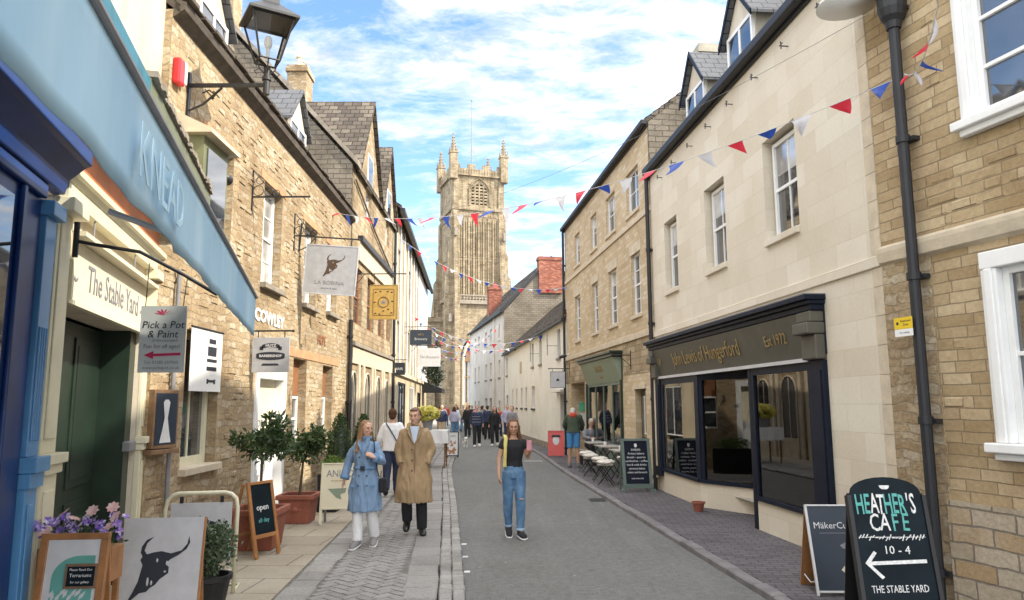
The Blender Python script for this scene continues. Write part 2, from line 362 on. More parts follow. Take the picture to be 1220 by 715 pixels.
# people
def skin(n, c): return plain(n, c, .5, 0, .06, 10)
M_skin = skin('fair_skin', (.56, .33, .235)); M_skin2 = skin('tan_skin', (.46, .26, .17)); M_lip = plain('lips', (.42, .12, .10), .4); M_eye = plain('dark_eyes', (.03, .02, .02), .2)
def cloth(n, c, var=.10, bump=.15, rough=.85):
    m = plain(n, c, rough, 0, var, 9, bump, 45); nt = m.node_tree; bp = next(x for x in nt.nodes if x.type == 'BUMP'); tc = nt.nodes.new('ShaderNodeTexCoord')
    mp = nt.nodes.new('ShaderNodeMapping'); mp.inputs['Scale'].default_value = (13, 13, 5); mp.inputs['Rotation'].default_value = (.3, .4, 0); nt.links.new(tc.outputs['Object'], mp.inputs[0]); n2 = noisen(nt, mp.outputs[0], 1, 3, .5)
    b2 = nt.nodes.new('ShaderNodeBump'); b2.inputs['Strength'].default_value = .8; b2.inputs['Distance'].default_value = .03; nt.links.new(n2.outputs[0], b2.inputs['Height']); nt.links.new(b2.outputs[0], bp.inputs['Normal']); return m
M_bluecoat = cloth('powder_blue_gabardine', (.18, .275, .41), .06, .1); M_tancoat = cloth('camel_gabardine', (.325, .225, .122), .06, .1); M_bluebelt = cloth('blue_belt', (.13, .25, .41))
M_jeans = None
def denim():
    m, nt, b, N, L = newmat('washed_denim'); tc = N('ShaderNodeTexCoord'); n = noisen(nt, tc.outputs['Object'], 5, 5, .6); n2 = noisen(nt, tc.outputs['Object'], 260, 2)
    col = ramp(nt, n.outputs[0], [(.3, (.05, .115, .22)), (.55, (.10, .20, .33)), (.75, (.20, .32, .46))])
    col = mixc(nt, .3, col, n2.outputs['Color'], 'SOFT_LIGHT'); L(col, b.inputs['Base Color']); b.inputs['Roughness'].default_value = .9
    return m
M_jeans = denim()
M_blk = cloth('black_cotton', (.012, .013, .016)); M_wht = cloth('white_cotton', (.70, .70, .70), .05); M_ltshirt = cloth('pale_blue_shirt', (.52, .60, .72), .05)
M_hairb = plain('light_brown_hair', (.24, .13, .06), .6, 0, .4, 40, .6, 90); M_hairdk = plain('dark_brown_hair', (.075, .04, .022), .8, 0, .4, 40, .6, 90, spec=.15)
M_hairmid = plain('chestnut_hair', (.125, .065, .035), .75, 0, .5, 40, .6, 90, spec=.2); M_hairr = plain('auburn_hair', (.13, .06, .03), .5, 0, .3, 40, .5, 90); M_hairg = plain('grey_hair', (.48, .44, .40), .6, 0, .2, 40)
M_shoeg = plain('grey_suede', (.22, .21, .21), .8); M_sole = plain('white_rubber', (.68, .67, .64), .5); M_shoeb = plain('black_leather', (.012, .012, .012), .35)
M_yel = cloth('yellow_knit', (.58, .50, .16)); M_green = cloth('dark_green_knit', (.045, .065, .04)); M_redk = cloth('red_knit', (.50, .07, .04)); M_shorts = cloth('blue_cotton', (.06, .22, .45))
M_navyk = cloth('navy_cotton', (.02, .03, .07)); M_greyk = cloth('grey_cotton', (.22, .22, .24)); M_beige = cloth('beige_cotton', (.42, .34, .24)); M_pink = cloth('pink_cotton', (.55, .25, .28)); M_lilac = cloth('lilac_cotton', (.38, .38, .52))
M_flagr = leafmat('red_bunting', (.68, .03, .05), (.72, .04, .07), (.75, .05, .09), .35); M_flagb = leafmat('blue_bunting', (.02, .06, .32), (.03, .08, .38), (.04, .10, .42), .35); M_flagw = leafmat('white_bunting', (.66, .66, .70), (.70, .70, .74), (.74, .74, .78), .35)
M_cord = plain('cord', (.55, .55, .55), .8)
def lampglass():
    m = glass_clear('lantern_glass'); nd = m.node_tree.nodes
    for n in nd:
        if n.type == 'FRESNEL': n.inputs[0].default_value = 1.25
        if n.type == 'BSDF_TRANSPARENT': n.inputs[0].default_value = (.95, .96, .96, 1)
    return m
M_lampglass = lampglass()
# ------------------------------------------------------------------ facade tools (local X along the facade, Y into the building, Z up)
def frame(name, o, d, label, cat='building'):
    return empty(name, (o[0], o[1], 0), math.atan2(d[1], d[0]), label, cat)

def wall(mb, x0, x1, z0, z1, holes=(), t=.16, y=0., back=None):
    xs = sorted({x0, x1, *[h[0] for h in holes], *[h[1] for h in holes]}); zs = sorted({z0, z1, *[h[2] for h in holes], *[h[3] for h in holes]})
    xs = [v for v in xs if x0 <= v <= x1]; zs = [v for v in zs if z0 <= v <= z1]
    for a, b in zip(xs, xs[1:]):
        for c, d in zip(zs, zs[1:]):
            mx, mz = (a + b) / 2, (c + d) / 2
            if any(h[0] < mx < h[1] and h[2] < mz < h[3] for h in holes): continue
            mb.quad((a, y, c), (b, y, c), (b, y, d), (a, y, d))
    for h in holes:
        a, b, c, d = h[:4]; tt = h[4] if len(h) > 4 else t
        mb.quad((a, y, c), (a, y, d), (a, y + tt, d), (a, y + tt, c)); mb.quad((b, y, d), (b, y, c), (b, y + tt, c), (b, y + tt, d))
        mb.quad((a, y, d), (b, y, d), (b, y + tt, d), (a, y + tt, d)); mb.quad((b, y, c), (a, y, c), (a, y + tt, c), (b, y + tt, c))
    if back:
        mb.quad((x0, y, z0), (x0, y, z1), (x0, back, z1), (x0, back, z0)); mb.quad((x1, y, z1), (x1, y, z0), (x1, back, z0), (x1, back, z1))
        mb.quad((x1, back, z0), (x0, back, z0), (x0, back, z1), (x1, back, z1))

def window(par, x0, x1, z0, z1, y=.10, mat=None, cols=2, rows=2, sill=None, sillmat=None, pane=None, fw=.05, bar=.022, rail=True, name='window', sash=True):
    mat = mat or M_white; mb = MB(); d = .05
    mb.box(x0, x0 + fw, y - .015, y + d, z0, z1); mb.box(x1 - fw, x1, y - .015, y + d, z0, z1)
    mb.box(x0 + fw, x1 - fw, y - .013, y + d, z0, z0 + fw * 1.2); mb.box(x0 + fw, x1 - fw, y - .013, y + d, z1 - fw, z1)
    zi0, zi1 = z0 + fw * 1.2, z1 - fw; xi0, xi1 = x0 + fw, x1 - fw; zm = (zi0 + zi1) / 2
    if rail: mb.box(xi0, xi1, y - .005, y + d, zm - .022, zm + .022)
    for i in range(1, cols):
        x = xi0 + (xi1 - xi0) * i / cols; mb.box(x - bar / 2, x + bar / 2, y + .005, y + d, zi0, zi1)
    for j in range(1, rows):
        z = zi0 + (zi1 - zi0) * j / rows
        if rail and abs(z - zm) < .05: continue
        mb.box(xi0, xi1, y + .008, y + d - .002, z - bar / 2, z + bar / 2)
    w = mb.build(name, mat, par)
    g = MB(); g.box(xi0, xi1, y + .022, y + .036, zi0, zi1); g.build('pane', pane or M_glass, w)
    rb_ = random.Random(int(x0 * 37 + z0 * 91))
    if pane is None and z0 > 2 and rb_.random() < .5: bl_ = MB(); bl_.box(xi0 + .005, xi1 - .005, y + .017, y + .0215, zi1 - (zi1 - zi0) * rb_.uniform(.2, .55), zi1); bl_.build('blind', M_glassL, w)
    if sill:
        s = MB(); s.box(x0 - .06, x1 + .06, -sill, y + .02, z0 - .09, z0 - .002); s.build('sill', sillmat or M_trim, w, bevel=.008)
    return w

def proud(mb, x0, x1, z0, z1, row, n, holes, d0, d1, seed):
    # single stones standing a little proud of the wall face
    r = random.Random(seed); used_ = []
    for _ in range(n):
        w_ = r.uniform(.12, .36); x = r.uniform(x0, x1 - w_); k = r.randrange(int(z0 / row) + 1, int(z1 / row)); za, zb = k * row + .008, (k + 1) * row - .008
        if any(x + w_ > h[0] - .05 and x < h[1] + .05 and zb > h[2] - .03 and za < h[3] + .03 for h in holes): continue
        if any(k == q[0] and x < q[2] and x + w_ > q[1] for q in used_): continue
        used_.append((k, x, x + w_)); d = r.uniform(d0, d1); e = .012; j = lambda: r.uniform(-.006, .006)
        a = [(x + j(), 0.004, za + j()), (x + w_ + j(), 0.004, za + j()), (x + w_ + j(), 0.004, zb + j()), (x + j(), 0.004, zb + j())]
        b = [(x + e + j(), -d + j() * .3, za + e), (x + w_ - e + j(), -d + j() * .3, za + e), (x + w_ - e + j(), -d + j() * .3, zb - e), (x + e + j(), -d + j() * .3, zb - e)]
        mb.add(a + b, [(4, 5, 6, 7), (0, 1, 5, 4), (1, 2, 6, 5), (2, 3, 7, 6), (3, 0, 4, 7)])
    return mb

def pipe(par, x, z0, z1, r=.045, y=None, name='drainpipe', hopper=None, mat=None, gap=1.6):
    y = -r - .03 if y is None else y; mb = MB(); mb.cone((x, y, z0), (x, y, z1), r, n=12)
    z = z0 + .25
    while z < z1:
        mb.cone((x, y, z), (x, y, z + .07), r * 1.28, n=12); mb.box(x - r * 1.9, x + r * 1.9, y + r * .5, -.002, z + .01, z + .05); z += gap
    if hopper: mb.lathe((x, y, hopper), [(r * 1.3, -.12), (r * 1.5, -.05), (r * 2.2, 0), (r * 2.6, .08), (r * 2.6, .24), (r * 2.9, .25), (r * 2.9, .3)], 14)
    return mb.build(name, mat or M_blackgloss, par, smooth=False)

def roofbox(par, x0, x1, ze, zr, depth, mat, over=.12, name='roof', t=.10, wobble=0.):
    """gable roof, eaves at y=-over and y=depth, ridge in the middle"""
    ym = depth / 2; k = (zr - ze) / ym; mb = MB()
    pts = [(-over, ze - over * k), (ym, zr), (depth + .1, ze - .1 * k), (depth + .1, ze - .1 * k + t), (ym, zr + t * 1.4), (-over, ze - over * k + t)]
    mb.prism(pts, x0, x1, 'x'); o = mb.build(name, mat, par)
    # courses of slates on the street slope, each slightly proud
    n = int(math.hypot(ym, zr - ze) / .22); c = MB(); rng = random.Random(int(x0 * 91 + 7))
    for i in range(n):
        f0 = i / n; y0 = -over + (ym + over) * f0; z0 = ze - over * k + t + (y0 + over) * k * (zr + t * 1.4 - (ze - over * k + t)) / ((ym + over) * k)
        x = x0
        while x < x1:
            w = rng.uniform(.2, .42); x2 = min(x1, x + w - .012); h = rng.uniform(.008, .03)
            y1 = y0 + (ym + over) / n * 1.05; z1 = z0 + (z0 * 0 + (zr + t * 1.4 - (ze - over * k + t)) / n * 1.05)
            if x2 - x > .04: c.add([(x, y0, z0 - .02), (x2, y0, z0 - .02), (x2, y0 - .01, z0 + h), (x, y0 - .01, z0 + h), (x2, y1, z1 + h * .3), (x, y1, z1 + h * .3)], [(0, 1, 2, 3), (3, 2, 4, 5)])
            x += w
    if c.v: c.build('roof_courses', mat, o)
    return o

def dormer(par, x0, x1, z0, zw, za, y0, dpt, frontmat, cheekmat, slatemat, bargemat=None, cols=2, rows=1):
    """gabled dormer window: front at y0, x0..x1, window z0..zw, apex za"""
    xm = (x0 + x1) / 2; mb = MB()
    mb.prism([(x0, z0), (x1, z0), (x1, zw), (xm, za), (x0, zw)], y0 + .02, y0 + dpt, 'y')
    d = mb.build('dormer', cheekmat, par)
    g = MB(); g.prism([(x0 + .02, zw), (x1 - .02, zw), (xm, za - .03)], y0 + .005, y0 + .019, 'y'); g.build('dormer_gable', frontmat, d)
    r = MB(); o = .12
    for sg in (-1, 1):
        xe = x0 - o if sg < 0 else x1 + o; zz = zw - o * (za - zw) / (xm - x0)
        r.add([(xm, y0 - .1, za), (xe, y0 - .1, zz), (xe, y0 + dpt, zz), (xm, y0 + dpt, za), (xm, y0 - .1, za + .06), (xe, y0 - .1, zz + .05), (xe, y0 + dpt, zz + .05), (xm, y0 + dpt, za + .06)],
              [(0, 1, 2, 3), (7, 6, 5, 4), (0, 4, 5, 1), (1, 5, 6, 2), (2, 6, 7, 3)])
    r.build('dormer_roof', slatemat, d)
    if bargemat:
        b = MB()
        for sg in (-1, 1):
            xe = x0 - o if sg < 0 else x1 + o; zz = zw - o * (za - zw) / (xm - x0)
            b.add([(xm, y0 - .12, za + .07), (xe, y0 - .12, zz + .06), (xe, y0 - .12, zz - .05), (xm, y0 - .12, za - .04), (xm, y0 - .1, za + .07), (xe, y0 - .1, zz + .06), (xe, y0 - .1, zz - .05), (xm, y0 - .1, za - .04)],
                  [(0, 1, 2, 3), (7, 6, 5, 4), (0, 4, 5, 1), (3, 2, 6, 7)])
        b.build('bargeboard', bargemat, d)
    w = MB(); fw = .06; wx0, wx1, wz0, wz1 = x0 + .05, x1 - .05, z0 + .04, zw - .02
    w.box(wx0, wx0 + fw, y0 - .03, y0 + .02, wz0, wz1); w.box(wx1 - fw, wx1, y0 - .03, y0 + .02, wz0, wz1); w.box(wx0, wx1, y0 - .028, y0 + .02, wz0, wz0 + fw); w.box(wx0, wx1, y0 - .028, y0 + .02, wz1 - fw, wz1)
    for i in range(1, cols): x = wx0 + (wx1 - wx0) * i / cols; w.box(x - .03, x + .03, y0 - .026, y0 + .02, wz0, wz1)
    for j in range(1, rows): z = wz0 + (wz1 - wz0) * j / rows; w.box(wx0, wx1, y0 - .02, y0 + .02, z - .012, z + .012)
    w.build('dormer_window', M_white, d)
    p = MB(); p.box(wx0 + fw, wx1 - fw, y0 - .012, y0 - .004, wz0 + fw, wz1 - fw); p.build('pane', M_glass, d)
    return d

def chimney(par, x, y, z0, z1, w=.7, d=.55, mat=None, pots=2, potmat=None, name='chimney'):
    mb = MB(); mb.box(x - w / 2, x + w / 2, y - d / 2, y + d / 2, z0, z1 - .22)
    mb.box(x - w / 2 - .05, x + w / 2 + .05, y - d / 2 - .05, y + d / 2 + .05, z1 - .217, z1 - .1); mb.box(x - w / 2 - .02, x + w / 2 + .02, y - d / 2 - .02, y + d / 2 + .02, z1 - .097, z1)
    c = mb.build(name, mat or M_rubdark, par)
    for i in range(pots):
        p = MB(); px = x + (i - (pots - 1) / 2) * w / max(pots, 1) * .85
        p.rings((px, y, z1), [(.1, -.02), (.12, .06), (.095, .12), (.085, .3), (.11, .32), (.11, .36), (.06, .36), (.06, .2)], 12); p.build('chimney_pot', potmat or M_trim, c, smooth=False)
    return c

# ------------------------------------------------------------------ ground
def strip(name, A, B, z, mat, kind='structure', z0=None):
    mb = MB(); n = len(A)
    for i in range(n - 1):
        mb.quad((A[i][0], A[i][1], z), (B[i][0], B[i][1], z), (B[i + 1][0], B[i + 1][1], z), (A[i + 1][0], A[i + 1][1], z))
    if z0 is not None:
        for P, sg in ((A, 1), (B, -1)):
            for i in range(n - 1):
                q = [(P[i][0], P[i][1], z0), (P[i + 1][0], P[i + 1][1], z0), (P[i + 1][0], P[i + 1][1], z), (P[i][0], P[i][1], z)]
                mb.poly(q if sg > 0 else q[::-1])
    return tag(mb.build(name, mat), kind=kind)
def lerp_poly(P, ys):
    out = []
    for y in ys:
        for (x0, y0), (x1, y1) in zip(P, P[1:]):
            if y <= y1 or (x1, y1) == P[-1]:
                out.append((x0 + (x1 - x0) * (y - y0) / (y1 - y0), y)); break
    return out
def smooth_poly(P, ys, k=2.5):
    return [(sum(lerp_poly(P, [y + d])[0][0] for d in (-k, -k / 2, 0, k / 2, k)) / 5, y) for y in ys]
g = MB(); g.quad((-300, -60, -.03), (300, -60, -.03), (300, 420, -.03), (-300, 420, -.03)); tag(g.build('ground', M_gnd), kind='structure')
KL = [(.45, -6), (0.0, 2), (-.45, 7.27), (-1.03, 14.04), (-1.73, 21.0), (-2.15, 30), (-2.9, 42), (-4.6, 62), (-6.5, 80)]
KR = [(3.55, -6), (2.8, 2), (2.37, 7.21), (1.85, 13.5), (1.25, 20.85), (.95, 27), (.15, 35), (-.9, 46), (-3.9, 62), (-5.5, 80)]
SL = [(-1.55, -6), (-1.95, 2), (-2.24, 7.3), (-2.55, 12.74), (-3.0, 20), (-3.4, 30), (-4.0, 42), (-5.4, 62), (-7, 80)]
ys = [-6 + i * 1.0 for i in range(87)]
kl = smooth_poly(KL, ys); kr = smooth_poly(KR, ys); sl = smooth_poly(SL, ys)
ZP = .05
def off(P, d): return [(x + d, y) for x, y in P]
strip('road', kl, kr, 0.0, M_road)
strip('left_pavement_bed', sl, off(kl, -.28), ZP - .006, M_bed, z0=-.02)
def paver(mb, c, ang, L, W, z, rng, e=.006):
    ca, sa = math.cos(ang), math.sin(ang); h = z + rng.uniform(-.0025, .0025); t1, t2 = rng.uniform(-.0012, .0012), rng.uniform(-.0012, .0012)
    P = lambda x, y, zz: (c[0] + x * ca - y * sa, c[1] + x * sa + y * ca, zz)
    l, w = L / 2 - .003, W / 2 - .003
    lo = [P(-l, -w, z - .02), P(l, -w, z - .02), P(l, w, z - .02), P(-l, w, z - .02)]; hi = [P(sx_ * (l - e), sy_ * (w - e), h + t1 * sx_ + t2 * sy_) for sx_, sy_ in ((-1, -1), (1, -1), (1, 1), (-1, 1))]
    mb.add(lo + hi, [(4, 5, 6, 7)] + [(i, (i + 1) % 4, 4 + (i + 1) % 4, 4 + i) for i in range(4)])
hb = MB(); rgp = random.Random(77); A0 = R(48); ww_ = .105
for i in range(-260, 420):
    for j in range(-90, 420):
        # classic herringbone lattice: pairs of bricks (2:1)
        k_ = (i - j) % 4
        if k_ == 0: cx_, cy_, an = (i + 1) * ww_, (j + .5) * ww_, 0
        elif k_ == 2 + 0: cx_, cy_, an = (i + .5) * ww_, (j + 0.) * ww_, PI / 2
        else: continue
        x_ = cx_ * math.cos(A0) - cy_ * math.sin(A0) + 2; y_ = cx_ * math.sin(A0) + cy_ * math.cos(A0) - 4
        if not (1.5 < y_ < 34): continue
        if not (lerp_poly(sl, [y_])[0][0] + .32 < x_ < lerp_poly(kl, [y_])[0][0] - .60): continue
        paver(hb, (x_, y_), A0 + an, 2 * ww_, ww_, ZP, rgp)
tag(hb.build('left_pavement', M_paver), kind='structure')
strip('left_pavement_far', [p for p in sl if p[1] >= 33], [(x - .6, y) for x, y in kl if y >= 33], ZP + .001, M_pavL)
strip('left_flagstones', [(-9, y) for x, y in sl], sl, ZP + .004, M_slab, z0=-.02)
strip('right_pavement', off(kr, .16), [(7.5, y) for x, y in kr], ZP, M_pavR, z0=-.02)
def kerbline(name, P, offs, w, L0, ztop, mat, seed, ymax, gap=.012):
    mb = MB(); rng = random.Random(seed); y = -5.
    while y < ymax:
        L = L0 * rng.uniform(.75, 1.3) * (1 if y < 30 else 2)
        (xa, ya), (xb, yb) = lerp_poly(P, [y, y + L]); d = V((xb - xa, yb - ya, 0)); l = d.length; d.normalize()
        M = Matrix.Translation((xa + offs, ya, 0)) @ Matrix.Rotation(math.atan2(d.y, d.x), 4, 'Z') @ Matrix.Rotation(rng.uniform(-.02, .02), 4, 'Z')
        h = ztop + rng.uniform(-.006, .008); e = .012; ww = w / 2 * rng.uniform(.88, .99)
        pts = [(0, -ww), (l - gap, -ww), (l - gap, ww), (0, ww)]
        lo = [M @ V((x, yy, -.02)) for x, yy in pts]; mi = [M @ V((x, yy, h - e)) for x, yy in pts]
        hi = [M @ V((min(max(x, e * 1.2), l - gap - e * 1.2), yy * (1 - e / ww), h + rng.uniform(-.003, .003))) for x, yy in pts]
        mb.add(lo + mi + hi, [(8, 9, 10, 11)] + [(i, (i + 1) % 4, 4 + (i + 1) % 4, 4 + i) for i in range(4)] + [(4 + i, 4 + (i + 1) % 4, 8 + (i + 1) % 4, 8 + i) for i in range(4)])
        y += L
    return tag(mb.build(name, mat), kind='structure')
kerbline('left_kerb_setts', kl, -.065, .125, .17, ZP + .004, M_kerb2, 1, 60)
kerbline('left_kerb_setts', kl, -.192, .13, .19, ZP + .008, M_kerb2, 2, 60)
kerbline('left_border_slabs', kl, -.432, .35, .42, ZP + .003, M_paver, 5, 60, .008)
kerbline('left_border_slabs', sl, .17, .31, .30, ZP + .004, M_kerb2, 6, 60, .008)
kerbline('right_kerb_stones', kr, .075, .15, .55, ZP + .012, M_kerbR, 3, 60)
mk = MB(); rng = random.Random(4)
for y in [8.4 + i * .8 for i in range(4)]:
    x = lerp_poly(kl, [y])[0][0] + .035
    if rng.random() < .9: mk.box(x - .03, x + .035, y, y + rng.uniform(.08, .13), 0, .004)
mk.box(.35, .95, 24.0, 24.12, 0, .0041)
tag(mk.build('road_marking', M_mark), kind='structure')
# dark gulley grate and litter on the right kerb
gr = MB(); gr.box(1.45, 1.75, 14.2, 14.65, .0, .006); 
for i in range(6): gr.box(1.47 + i * .048, 1.485 + i * .048, 14.23, 14.62, .006, .011)
tag(gr.build('drain_grate', M_black), 'black iron drain grate in the asphalt by the right kerb', 'drain')

# ================================================================== RIGHT: pale ashlar house with navy shopfront
O_RA = (3.037, 15.692); D_RA = (.0904, -.9959)
RA = frame('ashlar_house', O_RA, D_RA, 'pale ashlar house with a navy and charcoal shopfront, sash windows and gabled dormers', 'building')
EA = 6.86
mb = MB(); hol = [(.92, 1.74, 4.02, 5.45, .2), (3.28, 4.2, 4.02, 5.45, .2), (5.66, 6.62, 4.02, 5.45, .2), (.6, 7.0, -.1, 2.42, .3)]
wall(mb, 0, 8.3, -.1, EA, hol, back=6)
mb.build('wall', M_ash, RA)
mb = MB(); mb.box(0, 8.3, -.03, .02, 3.2, 3.32); mb.build('string_course', M_ash, RA, bevel=.01)
q = MB(); z = 0.0; i = 0
while z < EA - .3:
    w = .17; q.box(8.3 - w, 8.302, -.012, .03, z + .003, z + .297); z += .3; i += 1
q.build('quoins', M_trim, RA)
for i, (a, b) in enumerate([(.92, 1.74), (3.28, 4.2), (5.66, 6.62)]):
    window(RA, a + .06, b - .06, 4.04, 5.4, y=.13, cols=2, rows=2, sill=.05, sillmat=M_ash, fw=.055)
roofbox(RA, 0, 8.3, EA, EA + 2.6, 6.2, M_bslate, over=.05)
mb = MB(); mb.box(-.02, 8.32, -.17, -.04, EA - .10, EA + .04); mb.box(0, 8.3, -.04, .0, EA - .16, EA + .04); mb.build('gutter', M_blackgloss, RA, bevel=.02)
for (a, b, zw, za) in ((1.85, 2.95, 7.75, 8.4), (4.0, 5.1, 7.85, 8.5), (6.2, 7.3, 7.85, 8.5)):
    dormer(RA, a, b, EA + .06, zw, za, .25, 1.7, M_stucco, M_cheek, M_bslate, M_navy)
fx = MB()
for x in [.9 + i * .95 for i in range(8)]: fx.cone((x, -.10, EA - .42), (x, 0, EA - .42), .008, n=6); fx.cone((x, -.1, EA - .46), (x, -.1, EA - .36), .008, n=6); fx.cone((x-.05, -.1, EA - .40), (x+.05, -.1, EA - .40), .006, n=6)
fx.build('cable_hooks', M_black, RA)
# shopfront
sf = MB(); sf.box(.04, 7.14, -.27, 0, 3.02, 3.08); sf.box(.06, 7.12, -.22, 0, 2.97, 3.018); sf.box(.08, 7.10, -.18, 0, 2.90, 2.968)
sf.box(.08, 7.1, -.02, .0, 2.38, 2.9)
SF = sf.build('shopfront', M_navy, RA, bevel=.008)
cap = MB(); cap.box(0.05, 7.13, -.26, 0, 3.083, 3.095); cap.build('lead_flashing', M_lead, SF)
fa = MB(); fa.add([(.42, -.03, 2.36), (6.72, -.03, 2.36), (6.72, -.17, 2.89), (.42, -.17, 2.89), (.42, 0, 2.36), (6.72, 0, 2.36), (6.72, 0, 2.89), (.42, 0, 2.89)], [(0, 1, 2, 3), (0, 3, 7, 4), (1, 5, 6, 2), (0, 4, 5, 1), (3, 2, 6, 7)])
fa.build('fascia', M_charfas, RA)
tl = math.atan2(.14, .53)
text('John Lewis of Hungerford', .36, M_gilt, SF, (3.15, -.112, 2.63), (PI / 2 + tl, 0, 0), sx=.86, ext=.003)
text('Est 1972', .21, M_gilt, SF, (5.98, -.115, 2.63), (PI / 2 + tl, 0, 0), sx=.9, ext=.003)
e = MB()
for sx_ in (-1, 1): 
    for k in range(3): e.ball((.72 + sx_ * .035 * (k), -.112 - k * .012, 2.58 + k * .05), .02, .004, .03, 8, 6)
e.build('emblem', M_gilt, SF)
rl = MB(); rl.box(.3, 6.75, -.07, 0, 2.31, 2.357); rl.build('fascia_rail', M_signgrey, SF)
for a, b, z0, side in ((.12, .4, .36, 0), (6.74, 7.08, .06, 1)):
    p = MB(); p.box(a, b, -.06, .02, z0, 2.32); p.box(a + .05, b - .05, -.075, -.058, z0 + .25, 2.2); p.box(a - .02, b + .02, -.09, 0, z0, z0 + .18)
    pl = p.build('pilaster', M_navy, SF, bevel=.006)
    k = MB(); k.box(a - .005, b + .005, -.14, 0, 2.325, 2.62); k.box(a - .015, b + .015, -.24, 0, 2.62, 2.76); k.box(a - .005, b + .005, -.19, 0, 2.76, 2.895); k.build('corbel', M_charfas, pl, bevel=.02)
# stall risers and windows: flat corner bay, angled return, recessed door, right window
P0, P1, P2, P3, P4 = (.42, 0.), (2.66, -.02), (4.0, .72), (4.86, .74), (4.92, 0.)
st = MB(); st.prism([(.40, -.02), (2.66, -.04), (4.02, .70), (4.02, .9), (.40, .9)], -.05, .46, 'z'); st.build('stall_riser', M_ash, RA, bevel=.01)
st = MB(); st.prism([(4.9, -.02), (6.76, -.02), (6.76, .9), (4.9, .9)], -.05, .46, 'z'); st.build('stall_riser', M_ash, RA, bevel=.01)
def seg_frame(A, B, z0, z1, name, parent, bars=(), fw=.07, pane=M_clear, sillw=.06, mat=M_navy, tr=None):
    ax, ay = A; bx, by = B; L = math.hypot(bx - ax, by - ay); a = math.atan2(by - ay, bx - ax); mb = MB()
    mb.box(0, fw, -.03, .05, z0, z1); mb.box(L - fw, L, -.03, .05, z0, z1); mb.box(fw, L - fw, -.028, .048, z1 - fw, z1); mb.box(-.01, L + .01, -sillw, .05, z0, z0 + .05)
    for x in bars: mb.box(x * L - .022, x * L + .022, -.025, .045, z0 + .05, z1 - fw)
    if tr: mb.box(fw, L - fw, -.024, .044, tr - .02, tr + .02)
    o = mb.build(name, mat, parent, loc=(ax, ay, 0), rot=(0, 0, a))
    g = MB(); g.box(fw, L - fw, .0, .008, z0 + .05, z1 - fw); g.build('pane', pane, o)
    return o
seg_frame((.42, -.0), (2.62, -.02), .462, 2.31, 'window', SF, fw=.12); seg_frame((2.66, -.02), (4.0, .72), .462, 2.31, 'window', SF, fw=.10)
seg_frame((4.92, 0), (6.74, 0), .462, 2.31, 'window', SF, fw=.10)
cp = MB(); cp.box(2.58, 2.70, -.05, .05, .46, 2.31); cp.build('corner_post', M_navy, SF); cp = MB(); cp.box(4.84, 4.96, -.03, .3, .0, 2.31); cp.box(4.84, 4.9, .3, .74, .0, 2.31); cp.build('corner_post', M_navy, SF)
dr = MB(); dr.box(4.04, 4.82, .70, .75, .05, 2.2); dr.box(4.0, 4.86, .66, .78, 2.2, 2.31); DR = dr.build('door', M_navy, SF)
hd = MB(); hd.tube([(4.72, .70, .95), (4.72, .63, .97), (4.72, .63, 1.4), (4.72, .70, 1.42)], .012); hd.build('door_handle', M_lead, DR)
dg = MB(); dg.box(4.16, 4.7, .69, .699, .6, 2.1); dg.build('door_pane', M_clear, DR)
ins = MB()  # room behind the glass
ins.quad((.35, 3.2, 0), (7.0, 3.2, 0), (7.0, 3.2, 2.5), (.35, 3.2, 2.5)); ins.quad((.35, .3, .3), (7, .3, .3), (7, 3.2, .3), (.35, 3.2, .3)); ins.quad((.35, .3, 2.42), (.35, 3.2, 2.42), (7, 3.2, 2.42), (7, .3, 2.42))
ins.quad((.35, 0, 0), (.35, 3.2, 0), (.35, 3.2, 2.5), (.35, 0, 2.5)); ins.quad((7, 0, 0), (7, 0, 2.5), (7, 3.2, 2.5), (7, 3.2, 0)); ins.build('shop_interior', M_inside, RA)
kc = MB()
for i in range(4): kc.box(1.0 + i * 1.3, 2.2 + i * 1.3, 2.85, 3.19, .31, 1.2); kc.box(1.0 + i * 1.3, 2.2 + i * 1.3, 2.95, 3.19, 1.6, 2.3)
kc.box(.36, .42, .6, 2.5, .31, 2.2); kc.build('kitchen_cupboards', M_insidewarm, RA, bevel=.01)
pipe(RA, -.02, .02, EA - .1, r=.045)
wp = MB(); wp.cone((.10, -.05, .3), (.10, -.05, 2.3), .035, n=10); wp.build('white_downpipe', M_trim, RA)

# ------------------------------------------------------------------ RIGHT nearest: golden stone house
O_RN = (3.787, 7.426); D_RN = (.2716, -.9624)
RN = frame('golden_stone_house', O_RN, D_RN, 'golden coursed stone house with wide white window frames and a tall black drainpipe', 'building')
mb = MB(); wall(mb, 0, 9, .94, 9.2, [(1.12, 2.5, 4.22, 6.2, .2), (1.14, 2.6, 1.4, 3.02, .2)], back=6); proud(mb, 0.62, 4.5, .95, 6.2, .104, 480, [(.95, 2.8, 4.1, 6.3), (.95, 2.8, 1.2, 3.45)], .003, .009, 5); mb.build('wall', M_gold, RN)
mb = MB(); wall(mb, 0.6, 9, -.1, .95, y=-.05, back=5.9); mb.quad((.6, -.05, .95), (9, -.05, .95), (9, 0, .95), (.6, 0, .95)); mb.build('plinth', M_plinth, RN)
mb = MB(); wall(mb, 0.003, .6, -.1, 3.2, y=-.015, back=.1); mb.build('corner_rubble', M_rub, RN)
mb = MB(); mb.prism([(0, 3.19), (-.05, 3.22), (-.07, 3.32), (-.07, 3.36), (0, 3.40)], .0, 9, 'x'); mb.build('string_course', M_trim, RN)
roofbox(RN, 0, 9, 9.2, 11.6, 6.2, M_slate)
